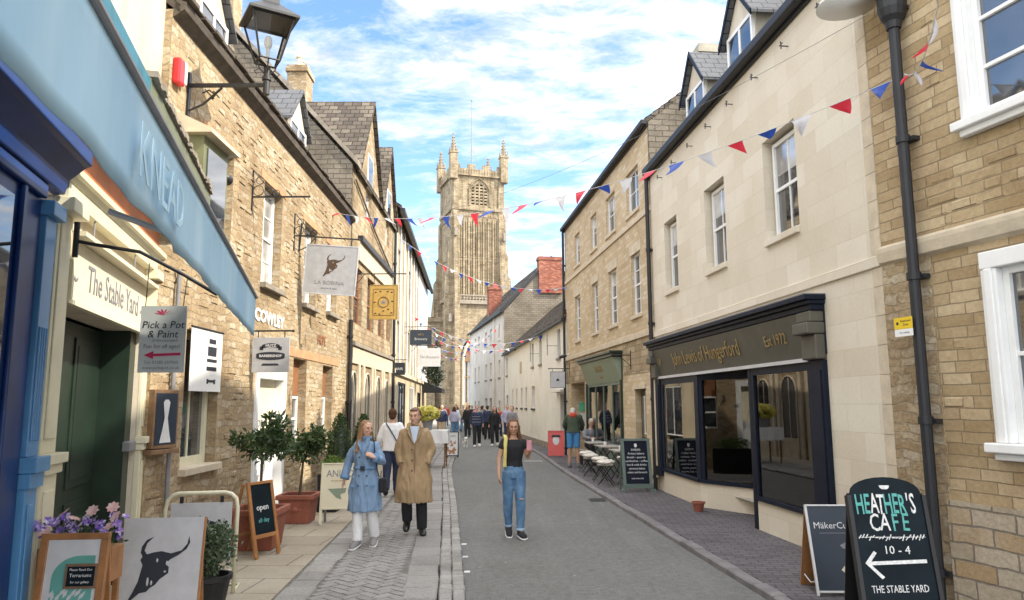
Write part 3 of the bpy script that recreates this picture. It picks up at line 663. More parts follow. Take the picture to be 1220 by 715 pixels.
def bigwin(x0, x1, z0, z1, cols, rows, drop=0):
    mb = MB(); a = .15
    mb.box(x0 - a, x0, -.05, .12, z0, z1); mb.box(x1, x1 + a, -.05, .12, z0, z1); mb.box(x0 - a, x1 + a, -.06, .12, z1, z1 + a)
    mb.box(x0 - a + .04, x0 - .03, -.07, -.048, z0, z1); mb.box(x1 + .03, x1 + a - .04, -.07, -.048, z0, z1)
    mb.box(x0 - a - .05, x1 + a + .05, -.13, .1, z0 - .08, z0); mb.box(x0 - a, x1 + a, -.08, .0, z0 - .14, z0 - .078)
    s = mb.build('window_surround', M_white, RN, bevel=.012)
    f = MB(); fw = .06; f.box(x0, x0 + fw, .02, .1, z0, z1); f.box(x1 - fw, x1, .02, .1, z0, z1); f.box(x0, x1, .022, .1, z0, z0 + .08); f.box(x0, x1, .022, .1, z1 - fw, z1)
    for i in range(1, cols): x = x0 + (x1 - x0) * i / cols; f.box(x - .035, x + .035, .025, .1, z0, z1)
    for j in range(1, rows): z = z0 + (z1 - z0) * j / rows; f.box(x0, x1, .03, .1, z - .018, z + .018)
    f.build('window_frame', M_white, s, bevel=.005)
    g = MB(); g.box(x0 + fw, x1 - fw, .06, .07, z0 + .08, z1 - fw); g.build('pane', M_glass, s)
bigwin(1.25, 2.4, 4.3, 6.1, 2, 4); bigwin(1.3, 2.5, 1.48, 2.95, 2, 2)
pipe(RN, .50, .02, 8.9, r=.052, y=-.11, hopper=5.62, gap=1.35)
cb = MB(); cb.tube([(.9 + i * .15, -.012 - .004 * math.sin(i * 2), 3.5) for i in range(2)], .004)

# ------------------------------------------------------------------ RIGHT: yellow stone house with sage shopfront  (x = -s)
D_RY = (.1092, -.994)
RY = frame('yellow_stone_house', O_RA, D_RY, 'three storey yellow stone house with a sage green shopfront, left of the pale ashlar house', 'building')
EY = 8.0; s1 = [(.93, 1.7), (3.1, 3.95), (5.3, 6.0), (7.85, 8.65)]; s2 = [(.9, 1.95), (3.1, 4.1), (5.25, 6.1), (7.75, 8.6)]
hol = [(-b, -a, 3.85, 5.3) for a, b in s1] + [(-b, -a, 6.32, 7.35) for a, b in s2] + [(-6.95, -2.76, -.1, 2.4, .25), (-1.66, -.8, -.1, 2.14, .25), (-9.6, -7.35, -.1, 2.47, 1.6)]
mb = MB(); wall(mb, -10.4, -.002, -.1, EY, hol, back=6); mb.build('wall', M_ybrick, RY)
ga = MB(); ga.box(-9.6, -7.35, 1.6, 1.62, -.1, 2.5); ga.build('passage_wall', M_rub, RY)
for za, zb, ex in ((3.28, 3.42, .05), (5.98, 6.10, .04)):
    m_ = MB(); m_.box(-10.4, 0, -ex, .02, za, zb); m_.build('string_course', M_trim, RY, bevel=.008)
ba = MB(); ba.box(-10.39, -7.08, -.012, 0, 2.48, 3.27); ba.build('ashlar_band', M_tan, RY); ba = MB(); ba.box(-2.64, -.01, -.012, 0, 2.5, 3.27); ba.build('ashlar_band', M_tan, RY)
for a, b in s1:
    window(RY, -b, -a, 3.85, 5.3, y=.09, cols=2, rows=4, sill=.05, fw=.045); l = MB(); l.box(-b - .1, -a + .1, -.012, .0, 5.302, 5.55); l.build('lintel', M_trim, RY)
for a, b in s2: window(RY, -b, -a, 6.32, 7.35, y=.09, cols=2, rows=2, sill=.04, fw=.05, rail=False)
mb = MB(); mb.box(-10.45, 0.0, -.16, -.04, EY - .05, EY + .06); mb.box(-10.4, 0, -.04, 0, EY - .1, EY + .06); mb.build('gutter', M_blackgloss, RY, bevel=.015)
roofbox(RY, -10.4, 0.0, EY + .02, EY + 2.4, 6.2, M_slate, over=.05)
gb = MB(); gb.prism([(0, EA), (0, EY), (3.1, EY + 2.45), (6.1, EY), (6.1, EA)], -.06, .02, 'x'); gb.build('party_wall', M_rubdark, RY)
chimney(RY, -.4, 1.6, EY + .6, EY + 2.0, .5, .55, M_cheek, 0); 
pipe(RY, -10.33, 0, EY, r=.045)
c_ = MB(); c_.box(-7.06, -2.66, -.34, 0, 3.06, 3.12); c_.box(-7.02, -2.7, -.28, 0, 2.98, 3.058); c_.box(-7.0, -2.72, -.02, 0, 2.4, 3.0); c_.box(-6.98, -6.85, -.06, .1, 0, 2.4); c_.box(-2.88, -2.76, -.06, .1, 0, 2.4)
S2 = c_.build('shopfront', M_dgreen, RY, bevel=.008)
f = MB(); f.add([(-6.9, -.02, 2.36), (-2.8, -.02, 2.36), (-2.8, -.24, 2.97), (-6.9, -.24, 2.97), (-6.9, 0, 2.36), (-2.8, 0, 2.36), (-2.8, 0, 2.97), (-6.9, 0, 2.97)], [(0, 1, 2, 3), (0, 3, 7, 4), (1, 5, 6, 2), (0, 4, 5, 1), (3, 2, 6, 7)])
f.build('fascia', M_sage, S2)
text('KNEAD', .26, M_gilt, S2, (-4.7, -.165, 2.74), (PI / 2 + .34, 0, 0), ext=.003); text('bakery', .12, M_gilt, S2, (-4.7, -.09, 2.53), (PI / 2 + .34, 0, 0), ext=.003)
seg_frame((-6.85, .02), (-2.88, .02), .72, 2.36, 'window', S2, bars=(.25, .5, .75), fw=.07, mat=M_greenframe, pane=M_clear)
k = MB(); k.box(-6.85, -2.88, -.02, .08, 0, .72); k.build('stall_riser', M_greenframe, S2)
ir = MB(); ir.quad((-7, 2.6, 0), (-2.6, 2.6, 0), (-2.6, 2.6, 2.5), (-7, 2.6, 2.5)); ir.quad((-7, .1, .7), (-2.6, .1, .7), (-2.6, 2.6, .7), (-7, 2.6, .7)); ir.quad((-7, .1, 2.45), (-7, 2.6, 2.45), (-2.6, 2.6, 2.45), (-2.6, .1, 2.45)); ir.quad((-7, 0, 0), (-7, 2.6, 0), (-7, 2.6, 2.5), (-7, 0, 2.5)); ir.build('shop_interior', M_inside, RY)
for i, x in enumerate((-6.2, -5.4, -4.5, -3.6)):
    lt = MB(); lt.ball((x, .5, 2.12 - .12 * (i % 2)), .11, n=14, m=10); lt.cone((x, .5, 2.2), (x, .5, 2.45), .006, n=6); lt.build('globe_pendant', M_clothw, RY, smooth=True)
for i, (x, z, m_) in enumerate(((-6.1, .95, M_petaly), (-5.2, .9, M_box), (-4.6, 1.0, M_petaly), (-3.5, .95, M_box), (-3.9, 1.3, M_brownpanel))):
    lt = MB(); lt.ball((x, .55, z), .2, .14, .24, 9, 7); lt.build('window_display', m_, RY)
d = MB(); d.box(-1.6, -.86, .12, .17, 0, 2.1); d.box(-1.52, -.94, .1, .121, .2, .95); D2 = d.build('door', M_dgreen, RY, bevel=.005)
d = MB(); d.box(-1.5, -.96, .1, .119, 1.05, 1.98); d.build('pane', M_glass, D2)
d = MB(); d.box(-1.72, -.74, -.03, .0, 2.14, 2.24); d.build('lintel', M_trim, RY)
bb = MB(); bb.tube([(-1.9, -.02, 2.95), (-1.9, -.5, 2.95)], .012); bb.tube([(-1.9, -.02, 2.6), (-1.9, -.02, 3.05)], .012); bb.tube([(-1.9, -.03, 2.7), (-1.9, -.3, 2.94)], .008); bb.build('sign_bracket', M_black, RY)

# ------------------------------------------------------------------ RIGHT: low white painted house
D_RW = (.1181, -.993); O_RW = (1.921, 25.841)
RW = frame('low_white_house', O_RW, D_RW, 'low cream white painted brick house with a dark stone roof and narrow windows', 'building')
ER = 4.9
up = [(1.28, 1.9), (5.65, 6.35), (8.0, 8.6), (18.6, 19.4)]; lo = [(7.75, 8.75), (10.3, 10.9), (12.0, 12.6), (14.0, 14.5), (15.9, 16.4)]
hol = [(-b, -a, 3.5, 4.55) for a, b in up] + [(-b, -a, 1.6, 2.6) for a, b in lo] + [(-1.5, -.45, -.1, 2.15, .2), (-19.4, -18.4, -.1, 2.3, .2)]
mb = MB(); wall(mb, -20.4, 0, -.1, ER, hol, back=6); mb.build('wall', M_wpaint, RW)
pb = MB(); pb.box(-18.3, -1.6, -.04, 0, -.05, .28); pb.build('dark_plinth', M_trimdark, RW)
for a, b in up: window(RW, -b, -a, 3.5, 4.55, y=.12, cols=2, rows=3, sill=.06, sillmat=M_trimdark, fw=.04, mat=M_greyk, name='window')
for a, b in lo: window(RW, -b, -a, 1.6, 2.6, y=.12, cols=1, rows=2, sill=.05, sillmat=M_black, fw=.04, mat=M_white)
for a, b in ((5.65, 6.35), (1.28, 1.9)):
    cs = MB(); cs.box(-b - .02, -b, -.42, 0, 3.95, 3.97); cs.box(-b - .02, -b, -.4, -.37, 3.6, 4.45); cs.build('open_casement', M_greyk, RW)
nb = MB(); nb.box(-12.9, -12.2, -.015, .0, 3.35, 3.95); nb.build('blocked_window', M_crender, RW)
dd = MB(); dd.box(-1.45, -.5, .15, .19, 0, 2.13); dd.build('door', M_dgreen, RW); dd = MB(); dd.box(-19.35, -18.45, .15, .19, 0, 2.3); dd.build('door', M_black, RW)
hd = MB(); hd.box(-2.2, -.3, -.22, 0, 2.22, 2.32); hd.build('door_hood', M_wpaint, RW, bevel=.01)
roofbox(RW, -20.4, 0, ER, ER + 2.9, 6.6, M_slate, over=.14)
mb = MB(); mb.box(-20.4, 0, -.2, -.1, ER - .18, ER - .1); mb.build('gutter', M_blackgloss, RW)

# ------------------------------------------------------------------ RIGHT: white three storey terrace with rubble gable
D_RT = (.1886, -.982); O_RT = (-.505, 46.247)
RT = frame('white_terrace', O_RT, D_RT, 'three storey white rendered terrace with a grey rubble gable wall and red brick chimneys', 'building')
ET = 7.6
w3 = [(1.4, 2.1), (4.8, 5.6), (7.0, 7.8), (10.6, 11.3), (12.6, 13.3)]
hol = [(-b, -a, 5.95, 6.95) for a, b in w3] + [(-b, -a, 3.5, 4.6) for a, b in w3] + [(-b, -a, .9, 2.0) for a, b in w3[:1] + w3[3:]] + [(-5.8, -4.9, -.1, 2.2), (-8, -6.8, .7, 2.2)]
mb = MB(); wall(mb, -16.2, -.001, -.1, ET, hol); mb.build('wall', M_wrender, RT)
for a, b in w3:
    window(RT, -b, -a, 5.95, 6.95, y=.12, cols=2, rows=2, fw=.05, sill=.05, sillmat=M_wrender); window(RT, -b, -a, 3.5, 4.6, y=.12, cols=2, rows=3, fw=.05, sill=.05, sillmat=M_trimdark)
for a, b in w3[:1] + w3[3:]: window(RT, -b, -a, .9, 2.0, y=.12, fw=.05)
dd = MB(); dd.box(-5.8, -4.9, .12, .15, 0, 2.2); dd.build('door', M_black, RT); window(RT, -8, -6.8, .7, 2.2, y=.12, fw=.06, cols=3)
gb = MB(); pts = [(0, -.1), (0, ET), (3.1, ET + 3.4), (6.2, ET), (6.2, -.1)]
gb.prism(pts, -.3, 0.0, 'x'); gb.prism(pts, -16.2, -15.95, 'x'); gb.box(-16, -.3, 6.0, 6.2, -.1, ET); gb.build('gable_wall', M_rubdark, RT)
roofbox(RT, -16.3, .06, ET + .05, ET + 3.5, 6.2, M_slate, over=.15)
mb = MB(); mb.box(-16.3, .05, -.27, -.13, ET - .08, ET + .02); mb.build('gutter', M_blackgloss, RT); pipe(RT, -3.4, 0, ET, r=.05, mat=M_wrender)
vb = MB(); vb.add([(.07, -.2, ET - .12), (.07, 3.1, ET + 3.35), (.07, 3.1, ET + 3.6), (.07, -.2, ET + .16), (-.05, -.2, ET - .12), (-.05, 3.1, ET + 3.35), (-.05, 3.1, ET + 3.6), (-.05, -.2, ET + .16)], [(0, 1, 2, 3), (7, 6, 5, 4), (3, 2, 6, 7), (0, 4, 5, 1)]); vb.build('bargeboard', M_black, RT)
chimney(RT, -.12, 3.0, ET + 1.2, ET + 3.55, .62, 1.5, M_redbrick, 0)
chimney(RT, -9.6, 1.0, ET + .6, ET + 3.0, .9, 1.0, M_redbrick, 1, M_terra)
# ================================================================== LEFT: rubble stone house
O_LC = (-4.007, 13.284); D_LC = (-.012, .9999)
LC = frame('rubble_stone_house', O_LC, D_LC, 'honey rubble stone house with tall white sash windows, dormers and painted wall letters', 'building')
EL = 6.42
ups = [(-4.02, -3.08, 3.82, 5.34), (-1.72, -.74, 3.76, 5.42), (.74, 1.7, 3.76, 5.36), (2.66, 3.6, 3.84, 5.34)]
hol = [(a, b, c, d, .22) for a, b, c, d in ups] + [(-4.34, -3.26, 1.06, 2.75, .2), (-1.8, -.22, -.1, 2.4, .12), (.28, 1.2, 1.1, 2.68, .25), (2.5, 3.4, 1.1, 2.66, .25)]
mb = MB(); wall(mb, -5.2, 4.97, -.1, EL, hol, back=6); proud(mb, -5.15, 4.8, .1, 6.2, .09, 1300, [(h[0] - .1, h[1] + .1, h[2] - .12, h[3] + .2) for h in hol] + [(-.2, 4.0, 2.6, 3.4), (-2.2, -.2, 3.0, 3.45), (-5.2, -4.6, 3.8, 5.9)], .005, .016, 6); mb.build('wall', M_rub, LC)
for a, b, c, d in ups:
    window(LC, a + .02, b - .02, c, d - .02, y=.15, cols=2, rows=4, sill=.10, sillmat=M_trimdark, fw=.06, pane=M_glassL)
    l = MB(); l.box(a - .18, b + .2, -.012, .02, d + .003, d + .13); l.build('lintel', M_lintel, LC)
for a, b in ((.28, 1.2), (2.5, 3.4)):
    l = MB(); l.box(a, b, .16, .2, 2.0, 2.67); l.build('brown_panel', M_brownpanel, LC); window(LC, a, b, 1.12, 1.99, y=.17, cols=2, rows=2, sill=.0, fw=.05)
l = MB(); l.box(-.1, 3.9, -.015, .02, 2.70, 2.86); l.build('lintel', M_lintel, LC)
window(LC, -4.32, -3.28, 1.08, 2.74, y=.14, cols=2, rows=1, fw=.09, rail=False, sill=.09, mat=M_cream, sillmat=M_trim)
dr = MB(); dr.box(-1.8, -1.66, -.04, .14, 0, 2.4); dr.box(-.36, -.22, -.04, .14, 0, 2.4); dr.box(-1.66, -.36, -.035, .14, 2.24, 2.4); DRL = dr.build('door_surround', M_white, LC, bevel=.01)
dr = MB(); dr.box(-1.66, -.36, .12, .14, 1.3, 2.24); dr.build('door_glass', M_creamfas, DRL)
dr = MB(); dr.box(-1.66, -.36, .10, .14, .05, 1.3); dr.box(-1.55, -.47, .085, .099, .2, 1.15); dr.build('door_panel', M_offwhite, DRL, bevel=.01)
text('hope', .26, M_greyink, DRL, (-1.1, .115, 1.55), sx=1.1)
# stone eaves gutter, thick and dark
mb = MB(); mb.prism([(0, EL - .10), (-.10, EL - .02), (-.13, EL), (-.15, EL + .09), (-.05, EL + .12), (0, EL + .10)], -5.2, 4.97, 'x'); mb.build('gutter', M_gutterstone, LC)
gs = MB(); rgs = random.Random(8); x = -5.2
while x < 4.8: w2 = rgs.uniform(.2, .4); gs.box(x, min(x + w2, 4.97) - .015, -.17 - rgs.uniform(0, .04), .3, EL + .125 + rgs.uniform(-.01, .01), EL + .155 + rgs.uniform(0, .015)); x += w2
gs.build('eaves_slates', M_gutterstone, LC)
roofbox(LC, -5.2, 4.97, EL + .02, EL + 2.3, 6.2, M_slate, over=.08)
dormer(LC, -4.5, -3.45, EL + .12, 7.08, 7.72, .04, 1.9, M_stucco, M_stucco, M_bslate, cols=2, rows=2)
dormer(LC, -.45, .7, EL + .12, 7.08, 7.72, .04, 1.9, M_stucco, M_crender, M_bslate, cols=2, rows=2)
pipe(LC, 4.9, 0, 3.9, r=.05, mat=M_black); pipe(LC, -4.76, .05, 3.4, r=.025, mat=M_lead)
text('COWLEY', .27, M_white, LC, (-1.2, -.012, 3.22), sx=1.35, bold=.01); text('HOPE', .27, M_brownpanel, LC, (2.3, -.012, 3.16), sx=1.0, bold=.008)
al = MB(); al.box(-5.14, -4.98, -.09, 0, 5.55, 5.86); al.build('alarm_box', M_redp, LC, bevel=.02); al = MB(); al.box(-4.975, -4.90, -.085, 0, 5.6, 5.88); al.build('alarm_box_cover', M_white, LC, bevel=.02)
sp = MB(); sp.cone((-4.1, 0, 4.72), (-4.1, -.25, 4.72), .012); sp.lathe((0, 0, 0), [(.03, 0), (.07, .04), (.075, .16), (.02, .2)], 12)
n0 = len(sp.v) - 4 * 12
for i in range(n0, len(sp.v)): v_ = sp.v[i]; sp.v[i] = V((v_.z - 4.16, v_.x - .27, v_.y + 4.72))
sp.build('floodlight', M_black, LC)
# oriel box on the first floor
orl = MB(); orl.box(-4.95, -4.2, -.34, 0, 3.9, 4.98); OR = orl.build('oriel', M_olive, LC)
orl = MB(); orl.prism([(-.46, 4.98), (-.46, 5.03), (.02, 5.26), (.02, 4.98)], -5.05, -4.1, 'x'); orl.build('oriel_roof', M_trim, OR); orl = MB(); orl.box(-4.86, -4.28, -.36, -.342, 4.0, 4.85); orl.box(-4.2, -4.19, -.3, -.04, 4.0, 4.85); orl.build('pane', M_glass, OR)
chimney(LC, 4.3, 3.4, EL + 1.6, EL + 4.6, .7, .6, M_rubdark, 2)

# ------------------------------------------------------------------ LEFT: tall gabled house
LE = frame('gabled_stone_house', O_LC, D_LC, 'tall tan stone house with two stone-tiled street gables and an arched shopfront', 'building')
X0, X1, EG = 4.975, 12.2, 7.93
hol = [(5.15, 6.05, -.1, 2.2), (7.05, 8.0, -.1, 2.2), (8.85, 9.75, -.1, 2.2), (10.5, 11.3, -.1, 2.2), (5.5, 6.6, 3.9, 5.4), (7.4, 8.5, 3.9, 5.4), (9.3, 10.4, 3.9, 5.4), (10.9, 11.7, 3.9, 5.4), (6.9, 7.7, 7.0, 8.0 - .1), (10.4, 11.1, 7.0, 7.9)]
mb = MB(); wall(mb, X0, X1, -.1, EG, hol); mb.build('wall', M_tan, LE)
gb = MB(); prof = [(0, -.1), (0, EG), (4.6, 13.0), (9.2, EG), (9.2, -.1)]
gb.prism(prof, X0, X0 + .35, 'x'); gb.prism(prof, X1 - .3, X1, 'x'); gb.build('gable_wall', M_rubdark, LE)
co = MB(); co.add([(X0 - .08, -.15, EG - .05), (X0 + .4, -.15, EG - .05), (X0 + .4, 4.6, 13.15), (X0 - .08, 4.6, 13.15), (X0 - .08, -.15, EG + .1), (X0 + .4, -.15, EG + .1), (X0 + .4, 4.6, 13.3), (X0 - .08, 4.6, 13.3)], [(0, 3, 2, 1), (4, 5, 6, 7), (0, 4, 7, 3), (1, 2, 6, 5), (0, 1, 5, 4)]); co.build('coping', M_trimdark, LE)
roofbox(LE, X0 + .35, X1, EG + .03, 13.0, 9.2, M_slate, over=.1)
for xc, hw, za in ((7.3, 1.75, 10.45), (10.75, 1.4, 10.3)):
    gm = MB(); gm.prism([(xc - hw, EG), (xc + hw, EG), (xc, za)], -.02, .25, 'y'); G = gm.build('street_gable', M_tan, LE)
    r = MB(); zb = EG - .1
    for sg in (-1, 1):
        xe = xc + sg * (hw + .12)
        r.add([(xc, -.14, za + .02), (xe, -.14, zb), (xe, 1.2, zb), (xc, 3.6, za + .02), (xc, -.14, za + .14), (xe, -.14, zb + .1), (xe, 1.2, zb + .1), (xc, 3.6, za + .14)], [(0, 1, 2, 3), (7, 6, 5, 4), (0, 4, 5, 1), (1, 5, 6, 2)])
    r.build('gable_roof', M_slate, G)
    w = MB(); w.box(xc - .4, xc + .4, -.04, -.015, 7.9, 8.9); w.build('gable_window', M_white, G); w = MB(); w.box(xc - .34, xc + .34, -.046, -.04, 7.96, 8.84); w.build('pane', M_glass, G)
for a, b in ((5.5, 6.6), (7.4, 8.5), (9.3, 10.4), (10.9, 11.7)): window(LE, a, b, 3.9, 5.4, y=.1, mat=M_brownpanel, cols=2, rows=3, fw=.06)
for a, b in ((6.9, 7.7), (10.4, 11.1)): window(LE, a, b, 7.0, 7.88, y=.1)
cr = MB(); cr.box(X0 + .9, 11.6, -.14, 0, 6.12, 6.26); cr.build('gutter', M_black, LE); cr = MB(); cr.box(X0 + .9, 11.6, -.06, 0, 5.6, 6.12); cr.build('cream_band', M_trim, LE)
cr = MB(); cr.box(X0 + .2, X1, -.1, 0, 3.30, 3.40); cr.build('sill_course', M_trimdark, LE, bevel=.01)
cr = MB(); cr.box(X0 + .2, X1, -.05, 0, 2.86, 3.29)
for x in (5.08, 6.25, 6.9, 8.2, 8.62, 9.95, 10.3, 11.5): cr.box(x - .09, x + .09, -.07, .0, 0, 2.86)
for a, b in ((5.15, 6.05), (7.05, 8.0), (8.85, 9.75), (10.5, 11.3)):
    n = 10; xm = (a + b) / 2; rr = (b - a) / 2
    arc = [(xm + rr * math.cos(PI * i / n), 2.2 + rr * math.sin(PI * i / n)) for i in range(n + 1)]
    w = MB(); w.prism([(a, .7)] + [(b, .7)] + arc, -.012, .004, 'y')
    w.build('arched_window', M_glass, LE)
    f = MB()
    for (xa, za), (xb, zb) in zip(arc, arc[1:]): f.tube([(xa, -.03, za), (xb, -.03, zb)], .03, 6)
    f.tube([(a, -.03, .0), (a, -.03, 2.2)], .03, 6); f.tube([(b, -.03, 0), (b, -.03, 2.2)], .03, 6); f.tube([(xm, -.02, .7), (xm, -.02, 2.6)], .018, 6); f.box(a, b, -.03, 0, .0, .7); f.build('arch_frame', M_trim, LE)
cr.build('shopfront', M_trim, LE, bevel=.01)
pipe(LE, 12.1, 0, 7.8, r=.05, mat=M_black); ap = MB(); ap.tube([(5.2, -.05, 7.6), (8.2, -.05, 6.9), (12, -.05, 6.2)], .03); ap.build('rainwater_pipe', M_trimdark, LE)
chimney(LE, 5.3, 3.7, 11.6, 13.4, .6, .9, M_rub, 2)
chimney(LE, 9.1, 2.6, 10.2, 12.4, .8, .6, M_rub, 2)

# ------------------------------------------------------------------ LEFT: cream house with battens
O_LX = (-4.155, 25.583); D_LX = (-.0547, .9985)
LX = frame('cream_batten_house', O_LX, D_LX, 'tall cream rendered house with upright ribs, beyond the gabled stone house', 'building')
EX = 8.85; hol = [(2.1, 5.4, -.1, 2.65, .2)] + [(a, a + .9, z, z + 1.3) for a in (1.5, 6, 10.5, 15) for z in (3.6, 6.3)] + [(7.5, 10, -.1, 2.6, .2), (12, 14.5, .5, 2.4, .2)]
mb = MB(); wall(mb, -.3, 19.5, -.1, EX, hol, back=7); mb.build('wall', M_crender, LX)
rb = MB()
for i in range(24): rb.cone((.4 + i * .8, -.04, 3.1), (.4 + i * .8, -.04, EX - .2), .035, n=8) if i % 2 == 0 or i > 14 else None
rb.build('ribs', M_offwhite, LX)
for a in (1.5, 6, 10.5, 15):
    for z in (3.6, 6.3): window(LX, a, a + .9, z, z + 1.3, y=.1)
seg_frame((2.1, .05), (5.4, .05), .0, 2.65, 'shop_window', LX, bars=(.33, .66), pane=M_glass, mat=M_navy); seg_frame((7.5, .05), (10, .05), .3, 2.6, 'shop_window', LX, bars=(.5,), pane=M_glass, mat=M_white); seg_frame((12, .05), (14.5, .05), .5, 2.4, 'shop_window', LX, bars=(.5,), pane=M_glass, mat=M_navy)
mb = MB(); mb.box(0, 19.5, -.1, 0, 2.9, 3.05); mb.build('string_course', M_trim, LX)
roofbox(LX, -.2, 19.6, EX, EX + 2.2, 6.2, M_slate, over=.25)
mb = MB(); mb.box(-.2, 19.6, -.38, -.22, EX - .3, EX - .16); mb.build('gutter', M_black, LX)
for x in (1.2, 6.5, 12): chimney(LX, x, 1.2, EX + .3, EX + 1.3 + .2, .45, .4, M_rubdark, 1)

# lower building beyond on the left, and church aisle behind
FL = frame('far_grey_house', (-5.35, 46), (-.12, .993), 'low grey stone house at the far left end of the street', 'building')
mb = MB(); wall(mb, 0, 14, -.1, 5.0, [(a, a + .9, z, z + 1.2) for a in (1.5, 5, 9) for z in (.9, 3.2)], back=6); mb.build('wall', M_rubdark, FL)
for a in (1.5, 5, 9):
    for z in (.9, 3.2): window(FL, a, a + .9, z, z + 1.2)
roofbox(FL, 0, 14, 5.0, 7.2, 6, M_slate)

# ------------------------------------------------------------------ LEFT nearest: stable yard front and blue shop share a plane
O_LS = (-3.966, 7.822); D_LS = (-.2564, .9666)
SY = frame('stable_yard_house', O_LS, D_LS, 'pale rendered house with cream pilasters framing the green doorway to the yard', 'building')
mb = MB(); wall(mb, -2.86, .45, -.1, 9.0, [(-2.5, .12, -.1, 2.6, .3), (-2.3, -1.3, 5.35, 6.8, .15)], back=5); mb.build('wall', M_stucco, SY)
window(SY, -2.3, -1.3, 5.35, 6.8, y=.1, cols=2, rows=4)
roofbox(SY, -2.9, .5, 9.0, 11, 5.2, M_slate)
# pilasters with pedestals
for a, b in ((-2.84, -2.52), (.12, .36)):
    p = MB(); p.box(a, b, -.04, 0, 1.5, 3.3); p.box(a + .05, b - .05, -.052, -.039, 1.6, 3.2); p.box(a - .03, b + .03, -.12, 0, 1.43, 1.5); p.box(a - .015, b + .015, -.09, 0, 1.36, 1.428); p.box(a, b, -.06, 0, 0, 1.36); p.box(a + .06, b - .06, -.072, -.059, .25, 1.25); p.box(a - .03, b + .03, -.15, 0, 0, .16); p.box(a - .02, b + .02, -.14, 0, 3.2, 3.3)
    p.build('pilaster', M_cream, SY, bevel=.008)
e = MB(); e.box(-2.84, .36, -.09, 0, 3.3, 3.42); e.prism([(0, 3.42), (-.10, 3.42), (-.12, 3.46), (-.15, 3.47), (-.15, 3.52), (0, 3.52)], -2.86, .4, 'x'); E_ = e.build('entablature', M_cream, SY)
e = MB(); e.box(-2.84, .36, -.09, .0, 3.522, 4.1); e.build('terracotta_band', M_orange, SY)
e = MB(); e.prism([(0, 3.98), (-.4, 4.05), (-.58, 4.1), (-.58, 4.24), (0, 4.5)], -2.86, .4, 'x'); e.build('cornice_roof', M_olive, SY)
r = random.Random(3); e = MB()
for i in range(40): x = -2.86 + i * .081; e.box(x, x + .075, -.62 + r.uniform(-.015, .02), -.2, 4.25, 4.28 + r.uniform(0, .03))
e.build('cornice_slates', M_trimdark, SY)
sb = MB(); sb.box(-2.5, .12, -.035, -.005, 2.62, 3.08); SB = sb.build('fascia_board', M_creamfas, SY); fr = MB()
fr.box(-2.55, .13, -.14, -.005, 3.085, 3.12); fr.box(-2.55, .13, -.06, -.005, 2.58, 2.615); fr.box(-2.55, -2.505, -.07, -.005, 2.615, 3.085); fr.box(.085, .13, -.13, -.005, 2.615, 3.085); fr.build('fascia_frame', M_creamfas, SB)
text('The Stable Yard', .31, M_greyink, SB, (-1.17, -.038, 2.83), sx=.88); text('~', .3, M_greyink, SB, (-2.38, -.038, 2.8)); text('~', .3, M_greyink, SB, (-.12, -.038, 2.8))
tp = MB(); tp.box(-2.5, .12, .02, .06, 3.12, 3.3); tp.build('dark_transom', M_olive, SY)
for x in (-2.1, -.7): ch = MB(); ch.tube([(x, -.07, 3.1), (x, -.07, 3.3)], .008, 6); ch.build('hanging_chain', M_lead, SY)
# passage with green panelled leaf folded inside
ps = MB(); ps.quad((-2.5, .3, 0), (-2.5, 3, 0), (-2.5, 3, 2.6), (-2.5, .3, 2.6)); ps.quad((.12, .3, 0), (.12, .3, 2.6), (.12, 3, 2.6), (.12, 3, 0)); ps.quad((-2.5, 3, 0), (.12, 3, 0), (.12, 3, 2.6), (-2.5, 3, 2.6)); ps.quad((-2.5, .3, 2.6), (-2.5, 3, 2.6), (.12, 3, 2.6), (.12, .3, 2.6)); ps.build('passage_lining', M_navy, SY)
dl = MB(); dl.box(-2.0, -.12, .32, .37, .02, 2.58)
for a, b in ((-1.9, -1.15), (-1.0, -.25)):
    for c, d in ((.2, .95), (1.08, 2.45)): dl.box(a, b, .305, .321, c, d); dl.box(a + .07, b - .07, .298, .306, c + .07, d - .07)
DL = dl.build('green_door', M_dgreen, SY, bevel=.008)
dj = MB(); dj.box(-.12, .12, .05, .32, .02, 2.6); dj.build('door_jamb', M_dgreen, SY)
lp = MB(); lp.box(-.16, .1, -.02, .06, 1.36, 1.46); lp.build('letter_box', M_lead, SY, bevel=.01)
# blue shop
BS = frame('blue_shop', O_LS, D_LS, 'glossy deep blue shopfront with a long pale blue awning, nearest on the left', 'shop')
mb = MB(); wall(mb, -9, -2.87, 3.3, 9.0, [], back=5); mb.build('wall', M_stucco, BS)
b_ = MB(); b_.box(-9, -3.12, -.02, .3, 0, 3.3); b_.box(-9, -3.14, -.06, -.02, 3.2, 3.3)
for i in range(5): b_.box(-3.45 - i * 1.1 - .06, -3.45 - i * 1.1, -.05, -.02, 0, 3.2)
b_.prism([(0, 3.3), (-.08, 3.3), (-.10, 3.4), (-.2, 3.5), (-.24, 3.52), (-.24, 3.62), (0, 3.62)], -9, -2.88, 'x'); b_.build('blue_joinery', M_blue, BS, bevel=.01)
lb = MB(); lb.box(-3.10, -2.9, -.05, .0, 1.5, 3.1)
for i in range(4): lb.box(-3.08 + i * .042, -3.06 + i * .042, -.062, -.049, 1.6, 2.35)
lb.box(-3.13, -2.87, -.12, 0, 1.4, 1.5); lb.box(-3.12, -2.88, -.09, 0, 1.3, 1.398); lb.box(-3.10, -2.9, -.06, 0, 0, 1.3); lb.box(-3.06, -2.94, -.072, -.059, .15, 1.2); lb.box(-3.13, -2.87, -.10, 0, 3.1, 3.2); lb.build('light_blue_pilaster', M_lblue, BS, bevel=.01)
fc = MB(); fc.box(-9, -2.88, -.05, 0, 3.62, 4.0); fc.build('fascia', M_blue, BS)
